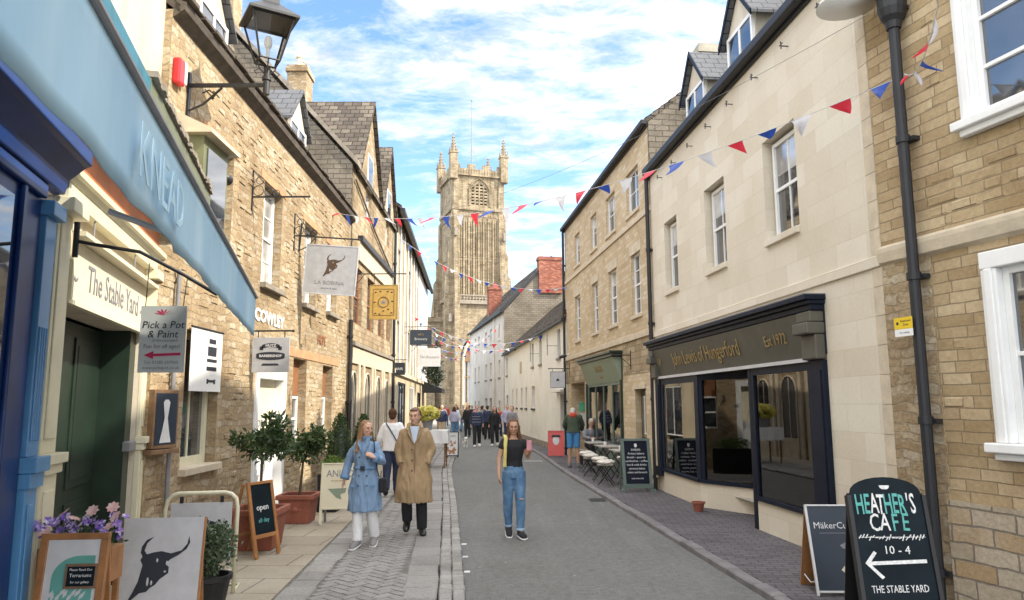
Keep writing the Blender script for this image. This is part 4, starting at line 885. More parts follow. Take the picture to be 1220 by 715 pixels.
tc_ = MB(); tc_.prism([(0, 3.95), (-.4, 4.03), (-.58, 4.08), (-.58, 4.22), (0, 4.5)], -9, -2.87, 'x'); tc_.build('cornice_roof', M_teal, BS)
gw = MB(); gw.box(-8.9, -3.6, -.03, -.021, .8, 3.1); gw.build('shop_window', M_glass, BS)
# awning
aw = MB(); yb = -1.38; zb = 2.61; n = 150
A = []; rr = random.Random(2)
for i in range(n + 1):
    x = -9 + (6.13) * i / n; wv = .005 * math.sin(i * .35) + .003 * math.sin(i * .87 + 1); A.append((x, wv))
K_ = 6; vv = [(x, yb + w_ * (k / K_), zb - .285 * k / K_ - (.004 * math.sin(x * 9) if k == K_ else 0)) for x, w_ in A for k in range(K_ + 1)]
ff = [(i * (K_ + 1) + k, (i + 1) * (K_ + 1) + k, (i + 1) * (K_ + 1) + k + 1, i * (K_ + 1) + k + 1) for i in range(len(A) - 1) for k in range(K_)]
aw.add(vv, ff)
AW = aw.build('awning_valance', M_awn, BS, smooth=True); sm = AW.modifiers.new('s', 'SOLIDIFY'); sm.thickness = .004
af = MB(); af.add([(-9, -.42, 3.60), (-2.87, -.42, 3.60), (-2.87, yb + .02, zb + .0), (-9, yb + .02, zb + .0), (-9, -.42, 3.61), (-2.87, -.42, 3.61), (-2.87, yb + .02, zb + .01), (-9, yb + .02, zb + .01)], [(0, 1, 2, 3), (7, 6, 5, 4), (1, 5, 6, 2)]); af.build('awning_canopy', M_awn, BS)
ab = MB(); ab.box(-9, -2.86, yb - .012, yb + .03, zb - .006, zb + .030); ab.tube([(-9, yb - .008, zb + .004), (-2.86, yb - .008, zb + .004)], .011, 8); ab.build('awning_bar', M_lead, AW, bevel=.01)
for x in (-3.1, -6.5): am = MB(); am.tube([(x, -.42, 3.15), (x + .1, -.9, 3.0), (x, yb + .04, zb + .03)], .022, 8); am.build('awning_arm', M_white, AW)
text('KNEAD', .20, M_awnlet, AW, (-6.38, yb - .022, zb - .17), sx=.95, ext=.001)

# ------------------------------------------------------------------ church tower
th = math.atan2(.327, .945); CT = empty('church_tower', (-9.69, 120, 0), th, 'tall gothic limestone church tower with corner pinnacles and a flagpole', 'church tower')
W = 8.7; Dp = 8.7
mb = MB(); wall(mb, 0, W, -.1, 40.2, [(3.0, 6.0, 34.9, 39.0, .5), (1.7, 6.9, 2, 12.2, .8)], t=.5); wall(mb, 0, W, 40.0, 40.2)
mb.quad((0, 0, -.1), (0, 0, 40.2), (0, Dp, 40.2), (0, Dp, -.1)); mb.quad((W, 0, 40.2), (W, 0, -.1), (W, Dp, -.1), (W, Dp, 40.2)); mb.quad((W, Dp, -.1), (0, Dp, -.1), (0, Dp, 40.2), (W, Dp, 40.2)); mb.quad((0, 0, 40.2), (W, 0, 40.2), (W, Dp, 40.2), (0, Dp, 40.2))
mb.build('wall', M_tower, CT)
# parapet with battlements
pp = MB(); h0, h1, h2 = 40.2, 41.2, 42.0
for (xa, xb, ya, yb_) in ((-.2, W + .2, -.25, .15), (-.2, W + .2, Dp - .15, Dp + .25), (-.25, .15, 0.15, Dp - .15), (W - .15, W + .25, .15, Dp - .15)):
    pp.box(xa, xb, ya, yb_, h0, h1); L = max(xb - xa, yb_ - ya); n = 7
    for i in range(0, n, 2):
        if xb - xa > 2: pp.box(xa + L * i / n, xa + L * (i + 1) / n, ya + .01, yb_ - .01, h1, h2)
        else: pp.box(xa + .01, xb - .01, ya + L * i / n, ya + L * (i + 1) / n, h1, h2)
pp.box(-.35, W + .35, -.4, .3, h0 - .25, h0 + .05); pp.box(-.4, .3, -.1, Dp + .4, h0 - .26, h0 + .04); pp.box(W - .3, W + .38, -.1, Dp + .4, h0 - .27, h0 + .03)
for i in range(18): pp.box(.3 + i * .46, .36 + i * .46, -.3, -.24, h0 + .2, h1 - .1)
pp.build('parapet', M_tower, CT)
for px_, py_, ht in ((-.1, -.1, 47.3), (W + .1, -.1, 47.1), (-.1, Dp + .1, 46.9), (W + .1, Dp + .1, 46.6)):
    pn = MB(); s_ = .62
    pn.box(px_ - s_, px_ + s_, py_ - s_, py_ + s_, 39.2, 43.6); pn.box(px_ - s_ - .12, px_ + s_ + .12, py_ - s_ - .12, py_ + s_ + .12, 43.6, 43.85)
    for a in (-1, 1):
        for b in (-1, 1): pn.cone((px_ + a * .55, py_ + b * .55, 43.8), (px_ + a * .55, py_ + b * .55, 44.9), .16, .02, 6)
    pn.cone((px_, py_, 43.8), (px_, py_, ht - .3), .48, .08, 8)
    for k in range(5):
        z = 44.2 + k * .55; r_ = .52 - .075 * k
        for a in range(4): pn.ball((px_ + r_ * math.cos(a * PI / 2 + PI / 4), py_ + r_ * math.sin(a * PI / 2 + PI / 4), z), .11, n=6, m=5)
    pn.ball((px_, py_, ht - .25), .18, n=6, m=5); pn.cone((px_, py_, ht - .3), (px_, py_, ht + .2), .05, .02, 6); pn.build('pinnacle', M_tower, CT)
for z, e_, h_ in ((34.3, .28, .55), (33.0, .14, .25), (26.0, .12, .2), (19.3, .35, .7)):
    bt = MB(); bt.box(-e_, W + e_, -e_, .1, z - h_ / 2, z + h_ / 2); bt.box(-e_, .1, -.05, Dp + e_, z - h_ / 2 + .01, z + h_ / 2 - .01); bt.box(W - .1, W + e_ - .01, -.05, Dp + e_, z - h_ / 2 + .01, z + h_ / 2 - .01); bt.build('string_course', M_tower, CT)
steps = [(34.0, .18), (33.0, .5), (26.5, .9), (22.5, 1.35), (12, 1.7)]
for cx, sx_ in ((0, -1), (W, 1)):
    for cy, sy_ in ((0, -1), (Dp, 1)):
        bu = MB()
        for i, (z, e_) in enumerate(steps):
            zb_ = steps[i + 1][0] if i + 1 < len(steps) else -.1
            top = 39.3 if i == 0 else z; w_ = .85
            x_in = cx - sx_ * w_; y_in = cy - sy_ * w_
            bu.box(min(cx, cx + sx_ * e_), max(cx, cx + sx_ * e_), min(cy + sy_ * .05, y_in), max(cy + sy_ * .05, y_in), zb_, top)
            bu.box(min(cx + sx_ * .05, x_in), max(cx + sx_ * .05, x_in), min(cy, cy + sy_ * e_), max(cy, cy + sy_ * e_), zb_ + .01, top - .05)
            # sloped weathering
            bu.prism([(cx, top), (cx + sx_ * e_, top), (cx, top + e_ * 1.6)], min(cy + sy_ * .05, y_in) + .02, max(cy + sy_ * .05, y_in) - .02, 'y')
        bu.build('buttress', M_tower, CT)
pan = MB()  # blind panelling of the middle stage
xs_ = [.95 + i * (W - 1.9) / 8 for i in range(9)]
for x in xs_: pan.box(x - .14, x + .14, -.26, .0, 19.6, 32.8)
for x in [(a + b) / 2 for a, b in zip(xs_, xs_[1:])]: pan.box(x - .06, x + .06, -.14, 0, 19.6, 31.6)
for a, b in zip(xs_, xs_[1:]):
    m_ = (a + b) / 2
    for (xa, xb) in ((a, m_), (m_, b)):
        pan.prism([(xa, 31.2), ((xa + xb) / 2, 32.2), (xb, 31.2), (xb, 32.8), (xa, 32.8)], -.12, .0, 'y')
for i in range(16): pan.box(.9 + i * .43, 1.1 + i * .43, -.2, -.13, 32.95, 33.25)
pan.box(.9, W - .9, -.12, 0, 25.4, 25.7)
for zz in range(7): pan.box(2.7 - .0, 3.0, -.1, .02, 34.9 + zz * .6, 35.2 + zz * .6)
pan.build('blind_panelling', M_tower, CT)
bal = MB()
for i in range(15): bal.box(.6 + i * .53, .8 + i * .53, -.42, -.3, 18.8, 19.4)
bal.box(.4, W - .4, -.5, 0, 19.4, 19.6); bal.box(.4, W - .4, -.5, 0, 18.1, 18.75); bal.build('balustrade', M_trimdark, CT)
lv = MB()  # belfry opening: traceried stone lattice with dark holes
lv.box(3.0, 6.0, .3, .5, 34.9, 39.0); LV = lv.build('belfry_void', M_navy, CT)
tr_ = MB()
for i in range(5): x = 3.0 + i * .75; tr_.box(x - .11, x + .11, .02, .3, 34.9, 38.6 if i in (0, 4) else 39)
for j in range(8): tr_.box(3.0, 6.0, .06, .3, 34.9 + j * .55 - .1, 35.0 + j * .55 + .1)
tr_.prism([(3.0, 37.8), (3.0, 39.02), (4.5, 39.02)], -.01, .3, 'y'); tr_.prism([(6.0, 37.8), (4.5, 39.02), (6.0, 39.02)], -.01, .3, 'y'); tr_.build('belfry_tracery', M_tower, LV)
ht_ = MB(); ht_.tube([(2.7, -.12, 34.8), (2.7, -.12, 37.8), (3.4, -.12, 38.9), (4.5, -.12, 39.7), (5.6, -.12, 38.9), (6.3, -.12, 37.8), (6.3, -.12, 34.8)], .13, 6); ht_.build('hood_mould', M_tower, LV)
# great west window
gw = MB(); gw.box(1.7, 6.9, .6, .8, 2, 12.2); GW = gw.build('west_window', M_glass, CT)
t_ = MB()
for i in range(1, 6): x = 1.7 + i * 5.2 / 6; t_.box(x - .09, x + .09, .3, .6, 2, 12)
t_.box(1.7, 6.9, .35, .6, 6.0, 6.25)
R_ = 5.2; arcL = []; arcR = []
for i in range(11):
    a = PI / 3 * i / 10; arcR.append((1.7 + R_ * math.cos(a), 8.6 + R_ * math.sin(a))); arcL.append((6.9 - R_ * math.cos(a), 8.6 + R_ * math.sin(a)))
t_.build('window_tracery', M_tower, GW)
up_ = MB(); wlh = [(x, min(z, 15)) for x, z in arcL]
for (xa, za), (xb, zb) in zip(arcL, arcL[1:]): up_.tube([(xa, -.1, za), (xb, -.1, zb)], .28, 6)
for (xa, za), (xb, zb) in zip(arcR, arcR[1:]): up_.tube([(xa, -.1, za), (xb, -.1, zb)], .28, 6)
up_.tube([(1.7, -.1, 0), (1.7, -.1, 8.6)], .28, 6); up_.tube([(6.9, -.1, 0), (6.9, -.1, 8.6)], .28, 6); up_.build('window_arch', M_trim, GW)
hw_ = MB(); hw_.prism([(1.8, 8.6)] + [(x, z) for x, z in arcL][:] + [(x, z) for x, z in arcR[::-1]][1:] + [(6.8, 8.6)], -.06, -.02, 'y'); hw_.build('arch_recess', M_oldwood, GW)
fp = MB(); fp.cone((W / 2, Dp / 2, 40.2), (W / 2, Dp / 2, 55.2), .13, .05, 8); fp.ball((W / 2, Dp / 2, 55.3), .17, n=8, m=6)
for a in (-2.4, 2.4): fp.tube([(W / 2, Dp / 2, 46.5), (W / 2 + a, Dp / 2, 41)], .03, 5)
fp.build('flagpole', M_lead, CT)
for k, (x, z) in enumerate(((.25, 29.4), (W + .05, 29), (W + .2, 22), (-.6, 15))): b2 = MB(); b2.box(x - .25, x + .25, -.95, -.4, z, z + 1.3); b2.build('slit_opening', M_trimdark, CT)
NA = empty('church_aisle', (-18.5, 124, 0), 0, 'lower limestone church aisle with battlements, left of the tall tower', 'church')
mb = MB(); wall(mb, 0, 9.5, -.1, 15.5, [(2, 4.5, 4, 11, .5), (6, 8.3, 4, 11, .5)], back=14); mb.build('wall', M_tower, NA)
for a, b in ((2, 4.5), (6, 8.3)): window(NA, a, b, 4, 11, y=.3, mat=M_trim, cols=3, rows=4, fw=.3, bar=.15)
mb = MB(); mb.box(-.3, 9.6, -.3, .3, 15.5, 16.3)
for i in range(0, 11, 2): mb.box(-.3 + i * .9, .6 + i * .9, -.29, .29, 16.3, 17.1)
for x in (0, 5.2, 9.2): mb.box(x - .5, x + .5, -1.2, 0, 0, 13); mb.cone((x, -.3, 16.3), (x, -.3, 20), .45, .05, 6)
mb.build('parapet', M_tower, NA)
BP = dict(a0=(3.9, 6.9, 5.02), a1=(-4.02, 16.4, 6.15), b0=(3.85, 6.85, 5.0), b1=(3.04, 4.8, 4.84), c0=(-4.1, 26.0, 7.79), c1=(1.97, 25.5, 5.84), d0=(-4.5, 33.0, 5.8), d1=(1.34, 31.0, 4.71))
# ------------------------------------------------------------------ street things
ZL = ZP + .004
def flat(pts, y, mat, parent, name, t=.002):  # 2D drawing on a panel facing -Y
    mb = MB(); mb.prism(pts, y - t, y, 'y'); return mb.build(name, mat, parent)
BULL = [(295,335),(258,352),(236,385),(234,415),(245,435),(236,452),(250,478),(235,560),(215,610),(195,650),(207,652),(250,615),(283,610),(300,590),(322,578),(345,548),(384,520),(384,490),(365,472),(388,452),(425,432),(465,402),(480,368),(472,335),(466,375),(440,408),(388,422),(340,410),(300,415),(266,424),(252,405),(262,368)]
from mathutils.geometry import tessellate_polygon
def bull(parent, cx, cz, s, y, mat):
    pts = [((x - 340) / 320 * s + cx, (490 - z) / 320 * s + cz) for x, z in BULL]
    tri = tessellate_polygon([[V((x, z, 0)) for x, z in pts]]); me = bpy.data.meshes.new('bull_emblem'); me.from_pydata([(x, y, z) for x, z in pts], [], [tuple(f) for f in tri]); me.materials.append(mat)
    o = bpy.data.objects.new('bull_emblem', me); COL.objects.link(o); o.parent = parent
    e = MB()
    for a, b, c_, d in ((322, 455, 5, 10), (372, 470, 5, 12), (284, 560, 6, 22), (304, 566, 5, 12), (366, 512, 6, 5)): e.ball(((a - 340) / 320 * s + cx, y - .0015, (490 - b) / 320 * s + cz), c_ / 320 * s, .0012, d / 320 * s, 8, 6)
    e.build('emblem_highlights', M_signgrey, o)
    return o
def panel(thing_, w, h, mat, z0=.04, lean=.2, frame=None, fmat=None, t=.012, name='front_panel', arch=0, y=0, fw=.04):
    pts = [(-w / 2, 0), (w / 2, 0), (w / 2, h)]
    if arch:
        n = 12; pts += [(w / 2 * math.cos(PI * i / n) * .999, h + arch * math.sin(PI * i / n)) for i in range(1, n)]
    pts += [(-w / 2, h)]
    mb = MB(); mb.prism(pts, 0, t, 'y'); p = mb.build(name, mat, thing_, loc=(0, y, z0), rot=(-lean, 0, 0))
    if frame:
        f = MB(); fw = frame
        f.box(-w / 2 - fw * .3, -w / 2 + fw * .7, -.012, t + .01, -z0 * .9 - .0, h); f.box(w / 2 - fw * .7, w / 2 + fw * .3, -.012, t + .01, -z0 * .9, h)
        f.box(-w / 2 + fw * .7, w / 2 - fw * .7, -.0115, t + .01, 0, fw); f.box(-w / 2 - fw * .3, w / 2 + fw * .3, -.0125, t + .011, h, h + fw * .8)
        f.build('frame', fmat, p, bevel=.004)
    return p
def backleg(thing_, w, h, mat, z0=.04, lean=.2, y=0, solid=False, t=.02):
    # back half of an A-board: hinged at the top, foot behind
    yt = y + h * math.sin(lean); zt = z0 + h * math.cos(lean); mb = MB()
    if solid:
        mb.box(-w / 2, w / 2, 0, .012, 0, h)
    else:
        for sx_ in (-1, 1): mb.box(sx_ * (w / 2 - .025) - .018, sx_ * (w / 2 - .025) + .018, 0, t, 0, h)
        mb.box(-w / 2 + .03, w / 2 - .03, .002, t - .002, h * .25, h * .25 + .03)
    return mb.build('back_support', mat, thing_, loc=(0, yt + h * math.sin(lean) + .005, 0.0), rot=(lean, 0, 0))
rotp = (PI / 2, 0, 0)
# Heather's cafe
t = empty('chalkboard_sign', (2.93, 5.78, ZP), R(-4), 'big arched black chalkboard reading HEATHERS CAFE by the black drainpipe', 'signboard')
p = panel(t, .54, 1.06, M_board, lean=.22, arch=.12, z0=.03)
for xa in (-.30, .27): bf = MB(); bf.box(xa, xa + .03, -.02, .05, -.03, 1.04); bf.build('side_rail', M_black, p)
backleg(t, .58, 1.08, M_black, lean=.22, solid=True)
for i_, (ch_, m__) in enumerate(zip("HEATHER'S", (M_tealchalk, M_tealchalk, M_chalk, M_chalk, M_tealchalk, M_tealchalk, M_tealchalk, M_chalk, M_chalk))):
    text(ch_, .165, m__, p, ((-.210, -.153, -.098, -.048, .008, .064, .115, .155, .195)[i_], -.004, .965 + (i_ % 3 - 1) * .004), (PI / 2, (i_ % 2 - .5) * .05, 0), sx=.56, bold=.002, ext=.001, sy=1.3)
for i_, (ch_, m__) in enumerate(zip('CAFE', (M_chalk, M_chalk, M_tealchalk, M_tealchalk))): text(ch_, .155, m__, p, (-.115 + i_ * .078, -.004, .825 + (i_ % 2) * .004), (PI / 2, (i_ % 2 - .5) * .06, 0), sx=.75, bold=.001, ext=.001, sy=1.2)
text('10 - 4', .085, M_chalk, p, (.02, -.004, .625), rotp, ext=.001); text('THE STABLE YARD', .075, M_chalk, p, (.0, -.004, .345), (PI / 2, -.03, 0), sx=.68, ext=.001)
a = MB(); a.prism([(-.23, .53), (-.155, .62), (-.135, .605), (-.185, .542), (.23, .562), (.23, .535), (-.185, .515), (-.10, .43), (-.12, .415)], -.003, 0, 'y'); a.build('chalk_arrow', M_chalk, p)
g_ = MB(); rr = random.Random(5)
for i in range(20): x = -.25 + i * .025; g_.tube([(x, -.002, .705 + rr.uniform(-.01, .015)), (x + .02, -.002, .735 + rr.uniform(-.02, .01))], .004, 5)
g_.tube([(-.25, -.002, .72), (.25, -.002, .725)], .0025, 5); g_.build('chalk_garland', M_chalk, p)
cu = MB(); cu.rings((0, 0, 0), [(.02, 0), (.035, .012), (.04, .03)], 10); cu.build('chalk_cup', M_chalk, p, loc=(0, -.002, 1.085), rot=(0, 0, 0)).scale = (1, .05, 1)
# maker board
t = empty('sandwich_board', (3.06, 7.12, ZP), R(-2), 'blue grey A-board with white arrow and brown back, left of the arched chalkboard', 'signboard', 'pavement A-boards')
p = panel(t, .5, .78, M_bluegrey, lean=.28, z0=.03, frame=.02, fmat=M_offwhite); backleg(t, .5, .82, M_ply, lean=.28, solid=True)
text('MäkerCu', .085, M_offwhite, p, (-.04, -.003, .60), rotp, ext=.001); text('\u2190', .16, M_creamfas, p, (.06, -.003, .2), rotp, ext=.001)
a = MB(); a.prism([(0, .2), (.06, .24), (.06, .215), (.2, .215), (.2, .185), (.06, .185), (.06, .16)], -.003, 0, 'y'); a.build('arrow', M_creamfas, p); a = MB(); a.box(-.15, .15, -.002, 0, .53, .535); a.prism([(.02, .42), (.1, .46), (.16, .44), (.12, .40), (.05, .39)], -.002, 0, 'y'); a.build('print', M_greyk, p)
rp = MB(); rp.tube([(-.24, .06, .12), (-.24, .2, .08), (-.24, .36, .12)], .006, 6); rp.build('rope', M_cord, t)
# green framed menu board
t = empty('sandwich_board', (2.52, 15.22, ZP), R(4), 'grey green framed A-board with white menu writing, beside the picnic tables', 'signboard', 'pavement A-boards')
p = panel(t, .56, .92, M_menublack, lean=.2, z0=.1, frame=.06, fmat=M_greenframe); backleg(t, .6, 1.05, M_greenframe, lean=.2, t=.03)
mb = MB(); mb.box(-.34, -.26, -.06, .06, 0, .06); mb.box(.26, .34, -.06, .06, 0, .06); mb.box(-.3, .3, -.03, .02, .08, .16); mb.build('foot_rail', M_greenframe, t)
lines = ['KNEAD', 'Artisan bakery', 'breads - pastries', 'sandwiches - coffee', 'hot & cold drinks', 'savoury bakes', 'cakes and brunch']
for i, s_ in enumerate(lines): text(s_, .058, M_chalk, p, (0, -.003, .74 - i * .075), rotp, sx=1.0, ext=.001)
text('open every day', .04, M_chalk, p, (0, -.003, .17), rotp, ext=.001); mb = MB(); mb.ball((0, -.001, .83), .03, .002, .04, 10, 8); mb.build('emblem', M_chalk, p)
# red board
t = empty('sandwich_board', (1.44, 25.0, ZP), R(-3), 'coral red A-board with a pale round face, against the white house', 'signboard', 'pavement A-boards')
p = panel(t, .52, .8, M_coral, lean=.15, z0=.05, frame=.03, fmat=M_coral); backleg(t, .52, .8, M_redk, lean=.15)
mb = MB(); mb.ball((0, -.002, .5), .11, .003, .15, 12, 8); mb.build('face_picture', M_offwhite, p); mb = MB(); mb.prism([(-.16, .6), (.16, .6), (.12, .68), (-.12, .68)], -.006, 0, 'y'); mb.build('hat_picture', M_ink, p)
# la bobina boards
t = empty('sandwich_board', (-2.66, 5.72, ZL), R(6), 'white A-board with a large black bull head, on flagstones by the doorway', 'signboard', 'pavement A-boards')
p = panel(t, .58, .90, M_signgrey, lean=.16, z0=.03, t=.014); backleg(t, .56, .86, M_ply, lean=.16, solid=True)
bull(p, 0.0, .54, .46, -.002, M_ink); text('LA BOBINA', .085, M_greyink, p, (0, -.003, .20), rotp, ext=.001, sx=1.15); e = MB(); e.box(.29, .302, -.002, .03, 0, .9); e.build('edge_strip', M_ply, p)
# cotswold plant house board and trough
t = empty('sandwich_board', (-2.84, 4.86, ZL), R(4), 'oak framed A-board with green leaf picture and small chalk panel, leftmost board', 'signboard', 'pavement A-boards')
p = panel(t, .40, .90, M_offwhite, lean=.13, z0=.02, frame=.05, fmat=M_ply); backleg(t, .44, .9, M_ply, lean=.13)
n = 10; arc = [(-.12, .52)] + [(-.12, .66)] + [(-.12 + .24 * 0 + .17 * (1 - math.cos(PI / 2 * i / n)), .66 + .14 * math.sin(PI / 2 * i / n)) for i in range(1, n + 1)] + [(.14, .80), (.14, .52)]
flat(arc, 0, plain('leaf_green_ink', (.13, .38, .32), .6, var=.1), p, 'leaf_picture')
lf = MB(); rr = random.Random(9)
for i in range(9):
    x, z = -.13 + i * .024, .53 + rr.uniform(-.01, .03); a_ = rr.uniform(.4, 1.4)
    lf.prism([(x, z), (x + .02 * math.cos(a_) - .008, z + .03), (x + .05 * math.cos(a_), z + .055), (x + .02 * math.cos(a_) + .012, z + .02)], -.004, -.001, 'y')
lf.build('leaf_print', M_offwhite, p)
ck = MB(); ck.box(-.03, .17, -.02, -.006, .60, .75); c_ = ck.build('small_chalk_panel', M_oldwood, p); ck = MB(); ck.box(-.015, .155, -.023, -.0195, .615, .735); ck.build('small_chalk_face', M_board, p)
text('Please Read Our', .021, M_chalk, p, (.07, -.025, .715), rotp, ext=.0005); text('Terrariums', .03, M_chalk, p, (.07, -.025, .68), rotp, ext=.0005); text('for our gallery', .02, M_chalk, p, (.07, -.025, .64), rotp, ext=.0005)
text('Cotswold', .07, M_greyink, p, (0, -.003, .46), rotp, ext=.0008); text('Plant House', .055, M_greyink, p, (0, -.003, .40), rotp, ext=.0008)
def leafcloud(mb, c, rad, n, size, rng, shell=.45, flatten=0, asp=.45):
    c = V(c)
    for _ in range(n):
        while True:
            q = V((rng.uniform(-1, 1), rng.uniform(-1, 1), rng.uniform(-1, 1)))
            if shell < q.length < 1: break
        clump = .75 + .5 * noise.noise(q * 2.2 + c)
        pnt = c + V((q.x * rad[0], q.y * rad[1], q.z * rad[2])) * min(1.15, clump + .1)
        d = V((rng.gauss(0, 1), rng.gauss(0, 1), rng.gauss(0, 1) + .3)) + q * 1.2; d.normalize(); s_ = size * rng.uniform(.6, 1.3)
        w_ = d.cross(V((rng.gauss(0, 1), rng.gauss(0, 1), rng.gauss(0, 1)))); w_.normalize(); nn = d.cross(w_)
        tip = pnt + d * s_; m_ = pnt + d * s_ * .5 + nn * s_ * .08
        mb.add([pnt, m_ + w_ * s_ * asp * .5, tip, m_ - w_ * s_ * asp * .5], [(0, 1, 2, 3)])
def petals(mb, c, r_, rng, n=6):
    c = V(c); ax = V((rng.gauss(0, .5), rng.gauss(-.6, .5), 1)).normalized(); u = ax.orthogonal().normalized(); w_ = ax.cross(u)
    for k in range(n):
        a = 2 * PI * k / n + rng.uniform(-.1, .1); d = u * math.cos(a) + w_ * math.sin(a); e = ax.cross(d)
        mb.add([c, c + d * r_ * .6 + e * r_ * .35 + ax * r_ * .2, c + d * r_ + ax * r_ * .15, c + d * r_ * .6 - e * r_ * .35 + ax * r_ * .2], [(0, 1, 2, 3)])
t = empty('flower_trough', (-2.90, 5.06, ZL), R(4), 'raised trough of pink and purple artificial flowers behind the oak framed board', 'planter')
mb = MB(); mb.box(-.24, .24, -.0, .18, .62, .84); 
for x in (-.21, .21):
    for y in (.02, .16): mb.box(x - .02, x + .02, y - .015, y + .015, 0, .62)
mb.build('wooden_trough', M_ply, t, bevel=.005); rg = random.Random(11)
mb = MB(); leafcloud(mb, (0, .08, .9), (.27, .12, .1), 260, .055, rg, 0); mb.build('foliage', M_box, t)
fl = MB(); stem = MB()
for i in range(62):
    x, y, z = rg.uniform(-.27, .27), rg.uniform(-.03, .16), .9 + rg.uniform(0, .13); petals(fl, (x, y, z), rg.uniform(.022, .04), rg)
fl.build('flowers', leafmat('violet_petals', (.12, .04, .42), (.35, .22, .62), (.72, .70, .75)), t)
fl = MB()
for x, z in ((-.26, 1.0), (-.08, 1.07), (-.02, 1.03), (.10, 1.08), (.23, 1.10), (.25, 1.04), (.22, .98), (.2, .93), (-.2, .95)):
    petals(fl, (x, .0, z), .045, rg, 8); stem.tube([(x * .8, .05, .88), (x, .0, z)], .003, 5)
fl.build('pink_flowers', leafmat('pink_petals', (.75, .42, .42), (.78, .55, .50), (.80, .65, .62)), t); stem.build('stems', M_box, t)
# rounded tubular frame sign
t = empty('tubular_frame_sign', (-3.0, 7.3, ZL), R(10), 'grey sign hung in a round cornered white tubular frame behind the bull head board', 'signboard')
fr = MB(); w_, h_ = .33, .93; c_ = [(-w_, 0, 0), (-w_, .05, h_ - .14)] + [(-w_ + .12 - .12 * math.cos(a), .055, h_ - .12 + .12 * math.sin(a)) for a in (R(30), R(60), R(90))] + [(w_ - .12 + .12 * math.sin(a), .055, h_ - .12 + .12 * math.cos(a)) for a in (0, R(30), R(60))] + [(w_, .05, h_ - .14), (w_, 0, 0)]
fr.tube(c_, .02, 10); fr.tube([(-w_, .02, .2), (w_, .02, .2)], .014); fr.tube([(-w_, .0, .01), (-w_, .3, .01), (w_, .3, .01), (w_, 0, .01)], .016); fr.build('tube_frame', M_cream, t, smooth=True)
p = panel(t, .56, .56, M_signgrey, lean=.0, z0=.28, t=.01, y=.04); mb = MB(); mb.box(-.2, -.17, -.01, .02, .56, .62); mb.box(.17, .2, -.01, .02, .56, .62); mb.build('hanger', M_black, p)
def badge(p, cx, cz, s, y=-.003, full=True):
    mb = MB(); n = 10
    arc = [(cx + s * .5 * (2 * i / n - 1), cz + s * (.42 - .10 * (2 * i / n - 1) ** 2)) for i in range(n + 1)]; arc2 = [(x, z + s * .22) for x, z in arc[::-1]]
    mb.prism(arc + arc2, y, 0, 'y'); mb.prism([(cx - s * .62, cz + s * .25), (cx - s * .42, cz + s * .25), (cx - s * .42, cz + s * .48), (cx - s * .62, cz + s * .44)], y, 0, 'y'); mb.prism([(cx + s * .42, cz + s * .25), (cx + s * .62, cz + s * .25), (cx + s * .62, cz + s * .44), (cx + s * .42, cz + s * .48)], y, 0, 'y')
    if full:
        el = [(cx + s * .85 * max(-.94, min(.94, 1.15 * math.cos(2 * PI * i / 24))), cz + s * .23 * math.sin(2 * PI * i / 24) - s * .08) for i in range(24)]; mb.prism(el, y, 0, 'y')
        mb.prism([(cx - s * .5, cz - s * .62), (cx + s * .5, cz - s * .62), (cx + s * .42, cz - s * .50), (cx - s * .42, cz - s * .50)], y, 0, 'y')
    mb.build('badge', M_ink, p)
    text('HUTZ', s * .2, M_signgrey, p, (cx, y - .001, cz + s * .50), rotp, ext=.0005, sx=1.1, bold=.002)
    if full: text('BARBERSHOP', s * .19, M_signgrey, p, (cx, y - .001, cz - s * .08), rotp, ext=.0005, sx=1.1, bold=.002)
badge(p, 0, .22, .28)
# chalk easel
t = empty('chalk_easel', (-2.93, 9.05, ZL), R(66), 'narrow orange wood easel blackboard in front of the nearer terracotta planter', 'signboard')
p = panel(t, .40, .62, M_board, lean=.2, z0=.22, frame=.045, fmat=M_ply, t=.01); lg = MB(); lg.box(-.2, -.16, -.005, .015, -.22, .0); lg.box(.16, .2, -.005, .015, -.22, 0); lg.build('front_leg', M_ply, p); backleg(t, .4, .86, M_ply, lean=.24)
text('open', .1, M_chalk, p, (0, -.002, .35), rotp, ext=.001); text('all day', .07, M_tealchalk, p, (0, -.002, .2), rotp, ext=.001)
# cream ANI board
t = empty('sandwich_board', (-2.62, 11.35, ZL), R(5), 'cream A-board with grey capitals beside the woman in the blue coat', 'signboard', 'pavement A-boards')
p = panel(t, .52, .66, M_creamfas, lean=.16, z0=.22, frame=.025, fmat=M_cream, t=.012); lg = MB()
for x in (-.24, .24): lg.box(x - .015, x + .015, 0, .02, -.22, 0)
lg.build('front_leg', M_cream, p); backleg(t, .5, .86, M_greyk, lean=.16)
text('ANIMO', .15, M_greyink, p, (.02, -.003, .52), rotp, ext=.001, sx=.85); text('womenswear', .045, M_gilt, p, (0, -.003, .42), rotp, ext=.001); flat([(-.16, .30), (.12, .31), (.10, .24), (.03, .22), (.05, .14), (-.03, .17), (-.08, .22)], 0, M_sage, p, 'print')
# food board
t = empty('sandwich_board', (-2.02, 25.0, ZP), R(0), 'small black framed board with a photograph of food, before the flower stall', 'signboard', 'pavement A-boards')
p = panel(t, .42, .78, M_offwhite, lean=.12, z0=.05, frame=.035, fmat=M_black); backleg(t, .4, .8, M_black, lean=.12)
mb = MB(); rr = random.Random(6)
for i in range(26): mb.ball((rr.uniform(-.16, .16), -.002, rr.uniform(.1, .5)), rr.uniform(.02, .045), .004, None, 7, 5)
mb.build('food_picture', M_ply, p); text('CAKES', .07, M_ink, p, (0, -.003, .66), rotp, ext=.001)
